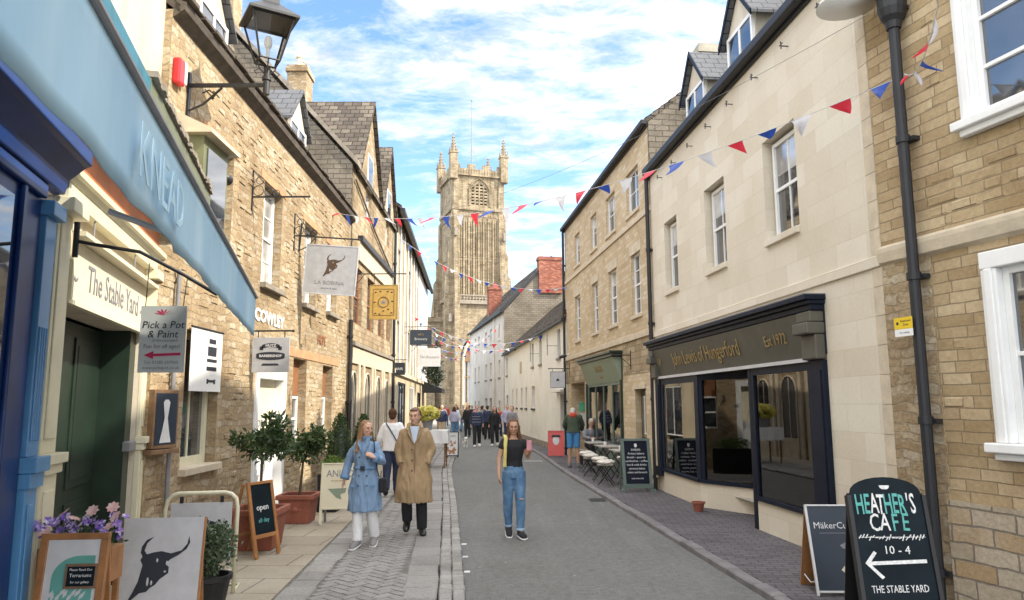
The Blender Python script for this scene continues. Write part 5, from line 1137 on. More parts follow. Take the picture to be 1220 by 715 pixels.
# ---------------- planters and bay trees
def tree_planter(loc, w, label, ptlabel, group, gp2, trunk_h, crown, n, seed, lean=0):
    t = empty('terracotta_planter', loc, R(2), label, 'planter', gp2)
    mb = MB(); h = w * .82; a = w * .40; b = w * .48
    mb.add([(-a, -a, 0), (a, -a, 0), (a, a, 0), (-a, a, 0), (-b, -b, h * .86), (b, -b, h * .86), (b, b, h * .86), (-b, b, h * .86)], [(3, 2, 1, 0), (4, 5, 6, 7), (0, 1, 5, 4), (1, 2, 6, 5), (2, 3, 7, 6), (3, 0, 4, 7)])
    mb.build('pot', M_terra, t, bevel=.01); mb = MB(); r_ = b + .035
    for (x0, x1, y0, y1) in ((-r_, r_, -r_, -r_ + .06), (-r_, r_, r_ - .06, r_), (-r_, -r_ + .06, -r_ + .06, r_ - .06), (r_ - .06, r_, -r_ + .06, r_ - .06)): mb.box(x0, x1, y0, y1, h * .84, h)
    mb.build('rim', M_terra, t, bevel=.012); mb = MB(); mb.ball((0, -b * .97, h * .5), .045, .02, .045); mb.box(-.1, .1, -b * 1.0, -b * .9, h * .47, h * .53); mb.build('rosette', M_terra, t)
    mb = MB(); mb.box(-b * .95, b * .95, -b * .95, b * .95, h * .8, h * .88); mb.build('soil', M_soil, t)
    tr = empty('bay_tree', (loc[0], loc[1], loc[2] + h * .86), 0, ptlabel, 'tree', group); rg = random.Random(seed)
    mb = MB(); top = trunk_h - h * .86; mb.loft([(0, 0, -.05), (.01 + lean * .3, 0, top * .4), (lean * .7, .01, top * .8), (lean, 0, top)], [.024, .02, .018, .016], 8)
    for i in range(9):
        a_ = i * 2.4; mb.cone((lean, 0, top * .93), (lean + crown[0] * .6 * math.cos(a_), crown[1] * .6 * math.sin(a_), top + crown[2] * rg.uniform(.1, 1.1)), .011, .004, 6)
    mb.build('trunk', M_bark, tr); mb = MB()
    for i in range(26):
        q = V((rg.gauss(0, 1), rg.gauss(0, 1), rg.gauss(0, .8))).normalized() * rg.uniform(.35, 1.22)
        cc = (lean + q.x * crown[0] * .85, q.y * crown[1] * .85, top + crown[2] * .75 + q.z * crown[2] * .85); s_ = rg.uniform(.07, .16)
        leafcloud(mb, cc, (s_, s_, s_), n // 26, .085, rg, 0, asp=.42)
    mb.build('crown', M_bay, tr)
tree_planter((-3.22, 9.62, ZL), .60, 'large dark terracotta planter behind the easel, the nearer of two', 'bay tree standard in the nearer terracotta planter, before the white door', 'standard bay trees', 'terracotta planters', 1.12, (.37, .33, .31), 1500, 21, .02)
tree_planter((-3.28, 11.62, ZL), .52, 'square terracotta planter left of the cream A-board, the farther of two', 'bay tree standard in the farther terracotta planter, left of the blue coat', 'standard bay trees', 'terracotta planters', 1.0, (.36, .33, .26), 1400, 22, .06)
# leafy shrub in a dark pot
t = empty('potted_shrub', (-2.66, 6.72, ZL), 0, 'bushy small-leaved shrub in a dark pot, right of the bull head board', 'plant'); rg = random.Random(31)
mb = MB(); mb.rings((0, 0, 0), [(.13, 0), (.18, .26), (.2, .27), (.2, .31), (.17, .31), (.16, .26)], 18); mb.build('pot', M_black, t); mb = MB()
for i in range(20):
    q = V((rg.gauss(0, 1), rg.gauss(0, 1), rg.gauss(0, 1))).normalized() * rg.uniform(.3, 1); leafcloud(mb, (q.x * .19, q.y * .19, .52 + q.z * .22), (.1, .1, .1), 95, .035, rg, 0, asp=.7)
mb.build('foliage', leafmat('silvery_green_leaves', (.03, .06, .025), (.08, .13, .06), (.2, .25, .15)), t); mb = MB()
for i in range(8): mb.cone((0, 0, .28), (rg.uniform(-.15, .15), rg.uniform(-.15, .15), .6), .008, .004, 5)
mb.build('stems', M_bark, t)
def topiary(loc, h, r_, label, seed):
    t = empty('topiary_cone', loc, 0, label, 'plant', 'clipped topiary cones'); rg = random.Random(seed); mb = MB(); mb.box(-.17, .17, -.17, .17, 0, .55); mb.box(-.19, .19, -.19, .19, .5, .56); mb.build('planter_box', M_black, t, bevel=.01)
    mb = MB()
    for i in range(2600):
        z = rg.random() ** 1.5; a = rg.uniform(0, 2 * PI); rr_ = r_ * math.sqrt(max(0, 1 - z)) * rg.uniform(.86, 1.05); p_ = (rr_ * math.cos(a), rr_ * math.sin(a), .58 + z * h); leafcloud(mb, p_, (.01, .01, .01), 1, .04, rg, 0, asp=.7)
    mb.build('foliage', M_box, t); c_ = MB(); c_.loft([(0, 0, .56), (0, 0, .6 + h * .4), (0, 0, .58 + h * .95)], [r_ * .88, r_ * .72, .02], 14); c_.cone((0, 0, .3), (0, 0, .6), .03); c_.build('trunk', M_dgreen, t)
topiary((-3.55, 15.4, ZL), 1.0, .30, 'dark clipped conical shrub in a box, the nearer of the two cones', 41); topiary((-3.62, 18.2, ZL), .95, .3, 'clipped conical shrub in a box beyond the nearer cone, by the arched windows', 42)
t = empty('plant_trough', (-3.1, 13.1, ZL), R(90), 'long black trough of pale green foliage behind the cream A-board', 'planter'); rg = random.Random(44)
mb = MB(); mb.box(-.5, .5, -.16, .16, .0, .62); mb.build('trough', M_black, t, bevel=.01); mb = MB(); leafcloud(mb, (0, 0, .72), (.5, .2, .15), 900, .06, rg, 0); mb.build('foliage', M_bright, t)
# flower stall
t = empty('stall_table', (-2.35, 21.3, ZP), 0, 'table under a white cloth on the left pavement carrying yellow flowers', 'table'); mb = MB(); mb.box(-.5, .5, -.35, .35, 1.0, 1.03)
for x in (-.45, .45):
    for y in (-.3, .3): mb.box(x - .02, x + .02, y - .02, y + .02, 0, 1.0)
mb.build('table_frame', M_oldwood, t); mb = MB()
for i in range(40):
    a0, a1 = [(-.53 + 1.06 * ((i + k) % 10) / 10 if i < 10 else 0) for k in (0, 1)]
prof = []
per = [(-.53, -.38), (.53, -.38), (.53, .38), (-.53, .38)]; P_ = []
for (xa, ya), (xb, yb__) in zip(per, per[1:] + per[:1]):
    for i in range(12): P_.append((xa + (xb - xa) * i / 12, ya + (yb__ - ya) * i / 12))
nP = len(P_); top_ = [(x, y, 1.04) for x, y in P_]; bot_ = [(x * (1 + .06 * math.sin(i * 1.7)), y * (1 + .08 * math.sin(i * 1.7 + .5)), .68 + .02 * math.sin(i * 2.3)) for i, (x, y) in enumerate(P_)]
cl_ = MB(); cl_.add(top_ + bot_, [tuple(range(nP))] + [(i, (i + 1) % nP, nP + (i + 1) % nP, nP + i) for i in range(nP)][:]); tag(cl_.build('tablecloth', M_clothw, None, loc=(-2.35, 21.3, ZP)), 'white cloth hanging over the flower stall table', 'tablecloth')
t = empty('flower_bucket', (-2.42, 21.2, ZP + 1.045), 0, 'bucket packed with yellow flowers on the white tablecloth', 'flowers'); mb = MB(); mb.rings((0, 0, 0), [(.13, 0), (.17, .26), (.15, .26)], 16); mb.build('bucket', M_lead, t); rg = random.Random(50)
mb = MB()
for i in range(260): q = V((rg.gauss(0, 1), rg.gauss(0, 1), rg.gauss(0, 1))).normalized(); petals(mb, (q.x * .32, q.y * .28, .45 + q.z * .2), .07, rg, 5)
mb.build('flowers', M_petaly, t); mb = MB(); leafcloud(mb, (0, 0, .36), (.27, .25, .14), 200, .08, rg, 0); mb.build('foliage', M_bright, t)
# small terracotta saucer pot by the bay
mb = MB(); mb.rings((3.06, 12.55, ZP), [(.07, 0), (.10, .13), (.115, .13), (.115, .155), (.09, .155), (.085, .12)], 16); tag(mb.build('terracotta_pot', M_terra), 'small empty terracotta pot under the corner of the shop window', 'plant pot')
# ---------------- tables and stools outside the bakery
def pave_table(x, y, lab, cat='table'):
    t = empty('folding_table', (x, y, ZP), R(96), lab, cat, 'folding tables outside the bakery'); mb = MB()
    for i in range(5): mb.box(-.45, .45, -.25 + i * .1, -.155 + i * .1, .70, .725)
    mb.build('tabletop', M_tabletop, t)
    for sx_ in (-1, 1):
        l = MB(); l.tube([(sx_ * .35, -.24, 0), (sx_ * .35, .22, .7)], .013, 6); l.tube([(sx_ * .35, .24, 0), (sx_ * .35, -.22, .7)], .013, 6); l.build('leg', M_black, t)
    return t
TAB = [(2.50, 17.0), (2.36, 18.7), (2.24, 20.4)]
for (x, y), lab in zip(TAB, ('folding slatted table nearest the menu board', 'folding slatted table in the middle of the three outside the bakery', 'folding slatted table farthest along, beside the man in shorts')): pave_table(x, y, lab)
def stool(x, y, lab):
    t = empty('folding_stool', (x, y, ZP), R(random.Random(int(y * 10)).uniform(70, 110)), lab, 'stool', 'folding stools with sheepskin seats'); mb = MB(); mb.box(-.2, .2, -.17, .17, .43, .455); mb.build('seat', M_tabletop, t)
    for sx_ in (-1, 1):
        l = MB(); l.tube([(sx_ * .17, -.17, 0), (sx_ * .17, .15, .43)], .011, 6); l.tube([(sx_ * .17, .17, 0), (sx_ * .17, -.15, .43)], .011, 6); l.build('leg', M_black, t)
    mb = MB(); mb.ball((0, 0, .49), .25, .21, .055, 14, 8)
    f = remesh(mb, 'sheepskin', M_fluff, t, .02, 2, .02, (14, 14, 14), y)
for x, y, lab in ((2.05, 16.6, 'sheepskin topped stool at the near table, closest to the menu board'), (2.02, 17.5, 'sheepskin topped stool between the near and middle tables'), (1.92, 18.6, 'sheepskin topped stool on the road side of the middle table'), (1.92, 19.6, 'sheepskin topped stool just right of the man in shorts'), (2.68, 17.9, 'sheepskin topped stool against the sage shopfront wall')): stool(x, y, lab)
for i, (x, y) in enumerate(TAB):
    mb = MB(); mb.rings((x - .05, y + .1, ZP + .726), [(.035, 0), (.04, .09), (.035, .09), (.03, .01)], 12); tag(mb.build('white_cup', M_white), ('white pot on the near folding table', 'white pot on the middle folding table', 'white pot on the farthest folding table')[i], 'cup', 'white pots on the tables')
# ---------------- things inside the navy shop windows
def inRA(s, y): ox, oy = O_RA; dx, dy = V(D_RA).normalized(); return (ox + dx * s + (-dy) * y, oy + dy * s + dx * y)
x, y = inRA(3.35, .75); t = empty('orchid', (x, y, .36), 0, 'magenta orchid in a pink pot behind the angled shop window', 'plant'); mb = MB(); mb.rings((0, 0, 0), [(.05, 0), (.075, .14), (.06, .14)], 14); mb.build('pot', M_pink, t); mb = MB(); mb.tube([(0, 0, .1), (.03, 0, .35), (-.02, .0, .52)], .006); leafcloud(mb, (0, 0, .16), (.12, .08, .04), 6, .2, random.Random(1), 0); mb.build('stem', M_box, t); rg = random.Random(3); mb = MB()
for i in range(9): petals(mb, (rg.uniform(-.12, .1), rg.uniform(-.05, .05), .52 + rg.uniform(-.03, .05)), .055, rg, 5)
mb.build('flowers', M_magenta, t)
x, y = inRA(6.0, .8); t = empty('potted_topiary', (x, y, .32), 0, 'round clipped green bush in a pale square pot behind the right shop window', 'plant'); mb = MB(); mb.box(-.17, .17, -.17, .17, .55, .9); mb.box(-.3, .3, -.2, .2, 0, .55); mb.build('pot', M_sagep, t); mb = MB(); leafcloud(mb, (0, 0, 1.18), (.3, .3, .3), 1500, .05, random.Random(8), .6); mb.ball((0, 0, 1.18), .24); mb.build('foliage', M_box, t)
x, y = inRA(1.5, .7); t = empty('display_board', (x, y, .31), R(-80), 'dark display panel standing behind the left bay window', 'display'); mb = MB(); mb.box(-.3, .3, 0, .03, 0, .95); mb.build('panel', M_navy, t); mb = MB(); mb.ball((.1, .05, 1.1), .13); mb.build('dark_vase', M_black, t)
x, y = inRA(6.4, .45); t = empty('potted_orchid', (x, y, .5), 0, 'small white orchid in a white pot at the right end of the window', 'plant'); mb = MB(); mb.rings((0, 0, 0), [(.05, 0), (.06, .11), (.05, .11)], 12); mb.build('pot', M_white, t); mb = MB(); mb.tube([(0, 0, .1), (.02, 0, .3), (-.03, 0, .42)], .005); mb.build('stem', M_box, t); mb = MB(); rg = random.Random(12)
for i in range(7): petals(mb, (-.03 + rg.uniform(-.04, .04), 0, .3 + i * .025), .03, rg, 5)
mb.build('flowers', M_white, t)
# ---------------- wall mounted things
def hang_sign(name, loc, rz, w, h, mat, label, group=None, barx=None, barz=.12, edge=None, drop=.08, barmat=None, cat='hanging sign', scroll=True, wallx=None):
    """sign facing -Y; bracket bar runs from the wall (x = wallx) outward"""
    t = empty(name, loc, rz, label, cat, group)
    mb = MB(); mb.box(-w / 2, w / 2, -.014, .014, -h, 0); b = mb.build('board', mat, t, bevel=.003)
    if edge: e = MB(); [e.box(*q) for q in ((-w / 2 - .012, w / 2 + .012, -.02, .02, 0, .02), (-w / 2 - .012, w / 2 + .012, -.02, .02, -h - .02, -h), (-w / 2 - .014, -w / 2, -.02, .02, -h, 0), (w / 2, w / 2 + .014, -.02, .02, -h, 0))]; e.build('edge_frame', edge, b)
    br = MB(); wx, ex = wallx, barx; br.box(wx, ex, -.012, .012, barz - .012, barz + .012); br.box(wx - .005, wx + .02, -.02, .02, barz - .3, barz + .25); br.ball((ex, 0, barz), .022)
    if scroll: br.tube([(wx + .01, 0, barz - .28), (wx + .15, 0, barz - .2), (wx + .3, 0, barz - .01)], .009, 6); br.tube([(wx + .01, 0, barz + .2), (wx + .08, 0, barz + .12), (wx + .16, 0, barz + .02)], .007, 6)
    br.build('bracket', barmat or M_black, t); hk = MB()
    for s_ in (-1, 1): hk.tube([(s_ * w * .36, 0, 0), (s_ * w * .36, 0, barz)], .008, 6)
    hk.build('hook', M_black, t); return t, b
t, b = hang_sign('hanging_sign', (-3.36, 13.62, 4.77), R(0), .96, .90, M_signhang, 'square pale grey hanging sign with a brown bull head, highest of the signs', 'hanging shop signs', .48, .16, M_signgrey, wallx=-.64)
t.rotation_euler = (0, R(4), 0)
bull(b, .06, -.36, .44, -.017, M_dbrown); text('LA BOBINA', .10, M_lead, b, (0, -.016, -.70), rotp, ext=.001, sx=1.1); text('wine bar & tapas', .045, M_lead, b, (0, -.016, -.80), rotp, ext=.001)
t, b = hang_sign('hanging_sign', (-3.21, 18.3, 4.77), 0, .68, .84, M_goldsign, 'ochre gold hanging sign with an ornate round emblem', 'hanging shop signs', .53, .30, M_gilt, wallx=-.79)
mb = MB(); mb.tube([(.13 * math.cos(k * PI / 12), .13 * math.sin(k * PI / 12), 0) for k in range(25)], .009, 5); mb.tube([(.26 * max(-1, min(1, 1.4 * math.cos(k * PI / 12))), .33 * max(-1, min(1, 1.4 * math.sin(k * PI / 12))), 0) for k in range(25)], .005, 5); [mb.ball((x, z, 0), .03, .018, .006, 8, 6) for x, z in ((-.2, .25), (.2, .25), (-.08, .27), (.1, .27), (-.2, -.28), (.2, -.27), (0, -.22), (-.1, -.3), (.12, -.18), (-.22, 0), (.22, .02))]; mb.build('ornament', M_dbrown, b, loc=(0, -.016, -.42), rot=(PI / 2, 0, 0)); mb = MB(); mb.ball((0, -.016, -.42), .055, .004, .045, 14, 8); mb.build('emblem', M_greyk, b)
t, b = hang_sign('hanging_sign', (-3.66, 11.2, 2.84), 0, .56, .53, M_signhang, 'grey hanging sign with black oval barber badge above the white door', 'hanging shop signs', .33, .10, None, wallx=-.36, scroll=False); badge(b, 0, -.26, .27, -.0165)
t, b = hang_sign('hanging_sign', (-3.72, 30, 4.82), 0, .88, .62, M_bluegrey, 'dark grey hanging sign with pale lettering above the white hanging sign', 'hanging shop signs', .5, .12, None, wallx=-.68); text('Brewery', .15, M_signgrey, b, (0, -.016, -.38), rotp, ext=.001); text('ARTS', .1, M_gilt, b, (0, -.016, -.2), rotp, ext=.001)
t, b = hang_sign('hanging_sign', (-3.72, 33, 4.29), 0, 1.02, .82, M_offwhite, 'white hanging sign with grey script below the dark grey sign', 'hanging shop signs', .6, .12, None, wallx=-.85); text('The Boutique', .16, M_greyink, b, (0, -.016, -.4), rotp, ext=.001, shear=.3)
t, b = hang_sign('hanging_sign', (-3.97, 25.9, 3.26), 0, .44, .43, M_ink, 'small black hanging sign low beside the ribbed cream wall', 'hanging shop signs', .25, .1, None, wallx=-.2, scroll=False); text('HAIR', .13, M_offwhite, b, (0, -.016, -.22), rotp, ext=.001)
t, b = hang_sign('hanging_sign', (1.55, 25.4, 2.88), 0, .48, .52, M_signgrey, 'grey square hanging sign over the doorway of the low white house', 'hanging shop signs', -.3, .12, M_greyink, wallx=.40, scroll=False); mb = MB(); mb.prism([(-.07, -.3), (.07, -.3), (0, -.2)], -.018, -.014, 'y'); mb.build('emblem', M_ink, b)
# pick a pot sign on a bent bracket
a_ = math.atan2(.256, .967)
t = empty('hanging_sign', (-2.62, 5.52, 2.57), R(2), 'grey green sign with handwritten words and a crimson arrow on the cream pilaster bracket', 'hanging sign', 'hanging shop signs')
mb = MB(); mb.box(-.17, .17, -.004, .004, -.5, 0); b = mb.build('board', plain('grey_green_board', (.56, .60, .58), .5, var=.04), t)
text('Pick a Pot', .078, M_ink, b, (0, -.005, -.145), rotp, ext=.0005, shear=.15); text('& Paint', .078, M_ink, b, (0, -.005, -.215), rotp, ext=.0005, shear=.15); text('in the courtyard', .028, M_greyink, b, (.02, -.005, -.26), rotp, ext=.0005); text('Fun for all ages!', .043, M_greyink, b, (0, -.005, -.305), rotp, ext=.0005)
flat([(-.13, -.37), (-.06, -.34), (-.06, -.36), (.14, -.352), (.14, -.372), (-.06, -.38), (-.06, -.40)], -.004, M_redink, b, 'arrow'); text('Tel: 01285 659960', .033, M_greyink, b, (0, -.005, -.425), rotp, ext=.0005); text('www.pickapot.co.uk', .033, M_greyink, b, (0, -.005, -.465), rotp, ext=.0005)
mb = MB()
for k in range(6):
    an = R(20 + k * 28); mb.prism([(0, -.07), (.05 * math.cos(an) - .008, -.07 + .03 * math.sin(an)), (.08 * math.cos(an), -.07 + .05 * math.sin(an)), (.05 * math.cos(an) + .008, -.065 + .03 * math.sin(an))], -.005, -.0045, 'y')
mb.build('flower_print', M_redink, b)
wp_ = (-3.17 - 2.62 * 0, 5.30)
br = MB(); W0 = V((-3.19 + 2.62, 5.30 - 5.52, 3.02 - 2.57)); br.tube([W0, W0 + V((.12, .03, -.02)), W0 + V((.42, .10, -.06)), W0 + V((.72, .18, -.22)), W0 + V((.95, .24, -.36))], .014, 8); br.tube([W0 + V((0, 0, -.12)), W0 + V((0, 0, .14))], .02, 8); br.tube([(-.14, 0, 0), (-.14, .02, .33)], .004, 5); br.tube([(.14, 0, 0), (.14, .05, .24)], .004, 5); br.build('bent_bracket', M_black, t)
# banner across the upper part of the rubble house window
def inLC(s, y=0): ox, oy = O_LC; dx, dy = V(D_LC).normalized(); return (ox + dx * s - dy * y, oy + dy * s + dx * y)
x, y = inLC(-3.78, -.03); t = empty('window_banner', (x, y, 2.0), math.atan2(D_LC[1], D_LC[0]), 'white cloth banner with black barber emblems over the upper window', 'banner'); mb = MB(); mb.box(-.5, .5, -.006, 0, 0, .78); b = mb.build('cloth', M_white, t); mb = MB(); mb.tube([(-.52, -.01, .79), (.52, -.01, .79)], .012); mb.build('rod', M_black, t)
mb = MB(); mb.box(.02, .3, -.012, -.006, .46, .58); mb.box(.05, .27, -.0118, -.006, .62, .68); mb.box(0.0, .32, -.012, -.006, .27, .32); mb.box(0.0, .32, -.012, -.006, .38, .42); mb.box(.02, .07, -.011, -.006, .1, .16); mb.box(.25, .3, -.011, -.006, .1, .16); mb.box(.07, .25, -.0105, -.006, .12, .15); mb.build('barber_emblem', M_ink, b)
x, y = inLC(-5.0, -.02); t = empty('notice_case', (x, y, 1.36), math.atan2(D_LC[1], D_LC[0]) - R(12), 'dark wall mounted notice case with a pale poster, beside the green doorway', 'notice case'); mb = MB(); mb.box(-.20, .22, -.09, 0, 0, .64); mb.box(-.23, .25, -.11, .01, -.06, -.01); c_ = mb.build('case', M_oldwood, t, bevel=.005); mb = MB(); mb.box(-.17, .19, -.094, -.091, .04, .6); mb.build('poster', M_bluegrey, c_); flat([(-.09, .06), (.10, .06), (.06, .2), (.03, .33), (.06, .5), (.03, .53), (-.02, .53), (-.05, .5), (-.02, .33), (-.05, .2)], -.095, M_offwhite, c_, 'poster_figure')
# wrought iron brackets without signs
def scroll_bracket(s, z, ln, label):
    x, y = inLC(s, 0); t = empty('scroll_bracket', (x, y, z), 0, label, 'bracket', 'empty iron sign brackets'); mb = MB(); mb.box(0, .02, -.012, .012, -.28, .42); mb.box(0, ln, -.01, .01, -.012, .012); mb.build('bar', M_black, t); mb = MB()
    for cx, cz, r_ in ((.10, .10, .08), (.26, .08, .065), (.38, .06, .05), (.12, .26, .06)):
        pts = [(cx + r_ * math.cos(k * .6), 0, cz + r_ * math.sin(k * .6)) for k in range(12)]; mb.tube(pts, .007, 5)
    mb.tube([(.02, 0, .42), (.2, 0, .2), (.42, 0, .02)], .008, 5); mb.build('scrollwork', M_black, t)
scroll_bracket(-2.3, 4.98, .9, 'black scrolled iron bracket with rings, empty, nearer the street lantern')
scroll_bracket(.0, 4.9, .4, 'small black scrolled bracket on rubble wall beside the bull head sign')
# street lantern
x, y = inLC(-4.7, 0); t = empty('street_lantern', (x, y, 5.3), 0, 'black victorian street lantern on a long wall bracket above the rubble house', 'street lamp')
mb = MB(); mb.box(-.01, .03, -.03, .03, 0, .56); mb.box(.03, .98, -.022, .022, .38, .42); mb.tube([(.03, 0, .08), (.2, 0, .16), (.42, 0, .37)], .014); mb.tube([(.18, 0, .30), (.26, 0, .34), (.34, 0, .28), (.3, 0, .22)], .010); mb.build('bracket', M_black, t)
mb = MB(); mb.cone((.96, 0, .28), (.96, 0, .62), .04, n=12); mb.cone((.96, 0, .46), (.96, 0, .50), .055, n=12)
for k in range(4): a_ = k * PI / 2 + .4; mb.tube([(.96, 0, .52), (.96 + .09 * math.cos(a_), .09 * math.sin(a_), .6), (.96 + .12 * math.cos(a_), .12 * math.sin(a_), .70)], .008, 6); mb.tube([(.96 + .09 * math.cos(a_), .09 * math.sin(a_), .6), (.96 + .15 * math.cos(a_), .15 * math.sin(a_), .56), (.96 + .12 * math.cos(a_), .12 * math.sin(a_), .53)], .006, 6)
mb.build('lamp_post', M_black, t); fr = MB(); b0, t0_, z0_, z1_ = .12, .245, .70, 1.22
cs_ = [(-1, -1), (1, -1), (1, 1), (-1, 1)]; A_ = R(32); rot2 = lambda px_, py_: (.96 + px_ * math.cos(A_) - py_ * math.sin(A_), px_ * math.sin(A_) + py_ * math.cos(A_))
for i in range(4):
    (ax, ay), (bx2, by2) = cs_[i], cs_[(i + 1) % 4]
    p0 = (*rot2(ax * b0, ay * b0), z0_); p1 = (*rot2(ax * t0_, ay * t0_), z1_); q0 = (*rot2(bx2 * b0, by2 * b0), z0_); q1 = (*rot2(bx2 * t0_, by2 * t0_), z1_)
    fr.tube([p0, p1], .013, 6); fr.tube([p0, q0], .013, 6); fr.tube([p1, q1], .018, 6)
LF = fr.build('lantern_frame', M_black, t); gl = MB()
for i in range(4):
    (ax, ay), (bx2, by2) = cs_[i], cs_[(i + 1) % 4]; gl.quad((*rot2(ax * b0, ay * b0), z0_), (*rot2(bx2 * b0, by2 * b0), z0_), (*rot2(bx2 * t0_, by2 * t0_), z1_), (*rot2(ax * t0_, ay * t0_), z1_))
gl.build('pane', M_lampglass, LF); rf = MB()
def sq(r_, z): return [(*rot2(a * r_, b * r_), z) for a, b in cs_]
R0, R1, R2, R3 = sq(.30, 1.22), sq(.30, 1.25), sq(.10, 1.44), sq(.09, 1.52)
rf.add(R0 + R1 + R2 + R3, [(3, 2, 1, 0), (12, 13, 14, 15)] + [(j * 4 + i, j * 4 + (i + 1) % 4, j * 4 + 4 + (i + 1) % 4, j * 4 + 4 + i) for j in range(3) for i in range(4)]); rf.ball((.96, 0, 1.55), .06); rf.cone((.96, 0, 1.58), (.96, 0, 1.72), .03, .008, 8); rf.build('lantern_roof', M_black, t)
bl = MB(); bl.ball((.96, 0, .95), .05, .05, .09); bl.cone((.96, 0, .70), (.96, 0, .88), .025, n=8); bl.build('bulb', M_offwhite, t)
# yellow sign on the drainpipe
def inRN(s, y=0): ox, oy = O_RN; dx, dy = V(D_RN).normalized(); return (ox + dx * s - dy * y, oy + dy * s + dx * y)
x, y = inRN(.42, -.19); t = empty('yellow_notice', (x, y, 2.44), math.atan2(D_RN[1], D_RN[0]), 'small yellow notice with white lower strip strapped to the black drainpipe', 'sign'); mb = MB(); mb.box(-.12, .10, -.004, .0, .07, .18); b = mb.build('plate', M_yellow, t); mb = MB(); mb.box(-.12, .10, -.0035, .0, 0, .068); mb.build('white_strip', M_white, t); text('Restricted', .03, M_ink, b, (.02, -.005, .145), rotp, ext=.0005); text('Zone', .03, M_ink, b, (.02, -.005, .11), rotp, ext=.0005); mb = MB(); mb.ball((-.08, -.004, .125), .016, .002, .016, 10, 6); mb.build('symbol', M_ink, b); text('No waiting', .026, M_greyink, b, (0, -.005, .035), rotp, ext=.0005)
# white lamp high on the wall joint
x, y = inRN(.12, -.32); t = empty('wall_lamp', (x, y, 5.92), 0, 'white bell shaped wall lamp at the top, beside the drainpipe hopper', 'wall lamp'); mb = MB(); mb.rings((0, 0, 0), [(.30, 0), (.27, .05), (.2, .12), (.1, .2), (.04, .28), (.02, .28), (.09, .17), (.19, .09), (.27, .02)], 24); mb.build('shade', M_white, t, smooth=True); mb = MB(); mb.tube([(0, 0, .27), (.1, .05, .4), (.3, .1, .3)], .015); mb.build('arm', M_white, t)
# cctv camera and green notices
t = empty('security_camera', (1.72, 25.2, 3.42), 0, 'small dark security camera on the white wall above the grey hanging sign', 'security camera'); mb = MB(); mb.cone((-.12, 0, -.05), (.12, 0, .02), .055, n=10); mb.build('housing', M_black, t); mb = MB(); mb.tube([(.05, 0, 0), (.22, .1, .08)], .015); mb.build('arm', M_white, t)
x, y = O_RA[0] + (-8.3) * .1092 - .02, O_RA[1] + 8.3 * .994; t = empty('wall_notice', (x + .35, y + .9, 1.35), R(0), 'green and white notice hung inside the passage behind the man in shorts', 'notice'); mb = MB(); mb.box(-.25, .25, 0, .02, .2, .5); mb.build('green_panel', plain('mint_green_board', (.10, .42, .25), .5), t); mb = MB(); mb.box(-.22, .22, 0, .02, -.5, .15); mb.build('white_panel', M_offwhite, t)
# hanging baskets and black awning far left
for i, (x, y, z) in enumerate(((-3.9, 36, 3.6), (-4.1, 39.5, 3.3))):
    t = empty('hanging_basket', (x, y, z), 0, ('dark trailing hanging basket near the white hanging sign', 'dark trailing hanging basket above the crowd, the farther one')[i], 'hanging basket', 'hanging baskets'); mb = MB(); leafcloud(mb, (0, 0, 0), (.5, .5, .6), 900, .14, random.Random(60 + i), 0); mb.build('foliage', leafmat('dark_trailing_leaves', (.01, .02, .012), (.025, .04, .02), (.05, .07, .03)), t); mb = MB(); mb.tube([(0, 0, .2), (0, 0, 1.0), (-1.1, 0, 1.1)], .02); mb.build('bracket', M_black, t)
t = empty('black_awning', (-4.5, 42, 2.55), 0, 'black projecting shop awning at the far left behind the crowd', 'awning'); mb = MB(); mb.prism([(-.7, .6), (.6, .1), (.6, -.12), (-.7, -.1)], -.9, .9, 'y'); mb.build('canopy', M_blk, t)
# ---------------- bunting
def bunting(P0, P1, sag, n, size, seed, label, start=0, hang=1., group='strings of bunting across the street'):
    P0, P1 = V(P0), V(P1); rg = random.Random(seed); t = empty('bunting', P0, 0, label, 'bunting', group); D = P1 - P0
    P = lambda u: D * u - V((0, 0, sag * 4 * u * (1 - u)))
    mb = MB(); mb.tube([P(i / 24) for i in range(25)], .0035 + .00012 * P0.y, 5); mb.build('cord', M_cord, t); dh = V((D.x, D.y, 0)).normalized(); nn = V((-dh.y, dh.x, 0))
    for i in range(n):
        u = (i + .6) / n; c = P(u); tdir = (P(u + .01) - P(u - .01)).normalized(); w_ = size * 1.15 * rg.uniform(.9, 1.15); h_ = size * 1.2 * rg.uniform(.8, 1.1); sw = rg.uniform(-1.15, 1.15) * hang; sk = rg.uniform(-.5, .5)
        K = 5; vs = []; fs = []
        down = (V((0, 0, -1)) * math.cos(sw) + nn * math.sin(sw) + tdir * sk * .6).normalized(); ben = nn * rg.uniform(-.7, .7) + tdir * rg.uniform(-.25, .25)
        for r_ in range(K + 1):
            f = r_ / K; hw = w_ / 2 * (1 - f)
            for c_i in (-1, 0, 1): vs.append(c + tdir * (hw * c_i) + down * (h_ * f) + ben * (h_ * f * f) + nn * (.2 * w_ * (1 - abs(c_i)) * math.sin(f * 3)))
        for r_ in range(K):
            for q in (0, 1): a = r_ * 3 + q; fs.append((a, a + 1, a + 4, a + 3))
        m_ = MB(); m_.add(vs, fs); m_.build('flag', (M_flagb, M_flagr, M_flagw)[(i + start) % 3], t, smooth=True)
    return t
B = bunting
B(BP['a0'], BP['a1'], .62, 29, .19, 1, 'long bunting from the black drainpipe over to the bull head sign')
B(BP['b0'], BP['b1'], .25, 6, .13, 2, 'short bunting rising from the drainpipe top towards the viewer', 1)
B(BP['c0'], BP['c1'], .7, 20, .17, 3, 'second bunting across, joining the ribbed cream wall to the yellow stone house', 2)
B(BP['d0'], BP['d1'], .8, 15, .19, 4, 'bunting sagging from the dark grey sign to the low white house eaves', 1)
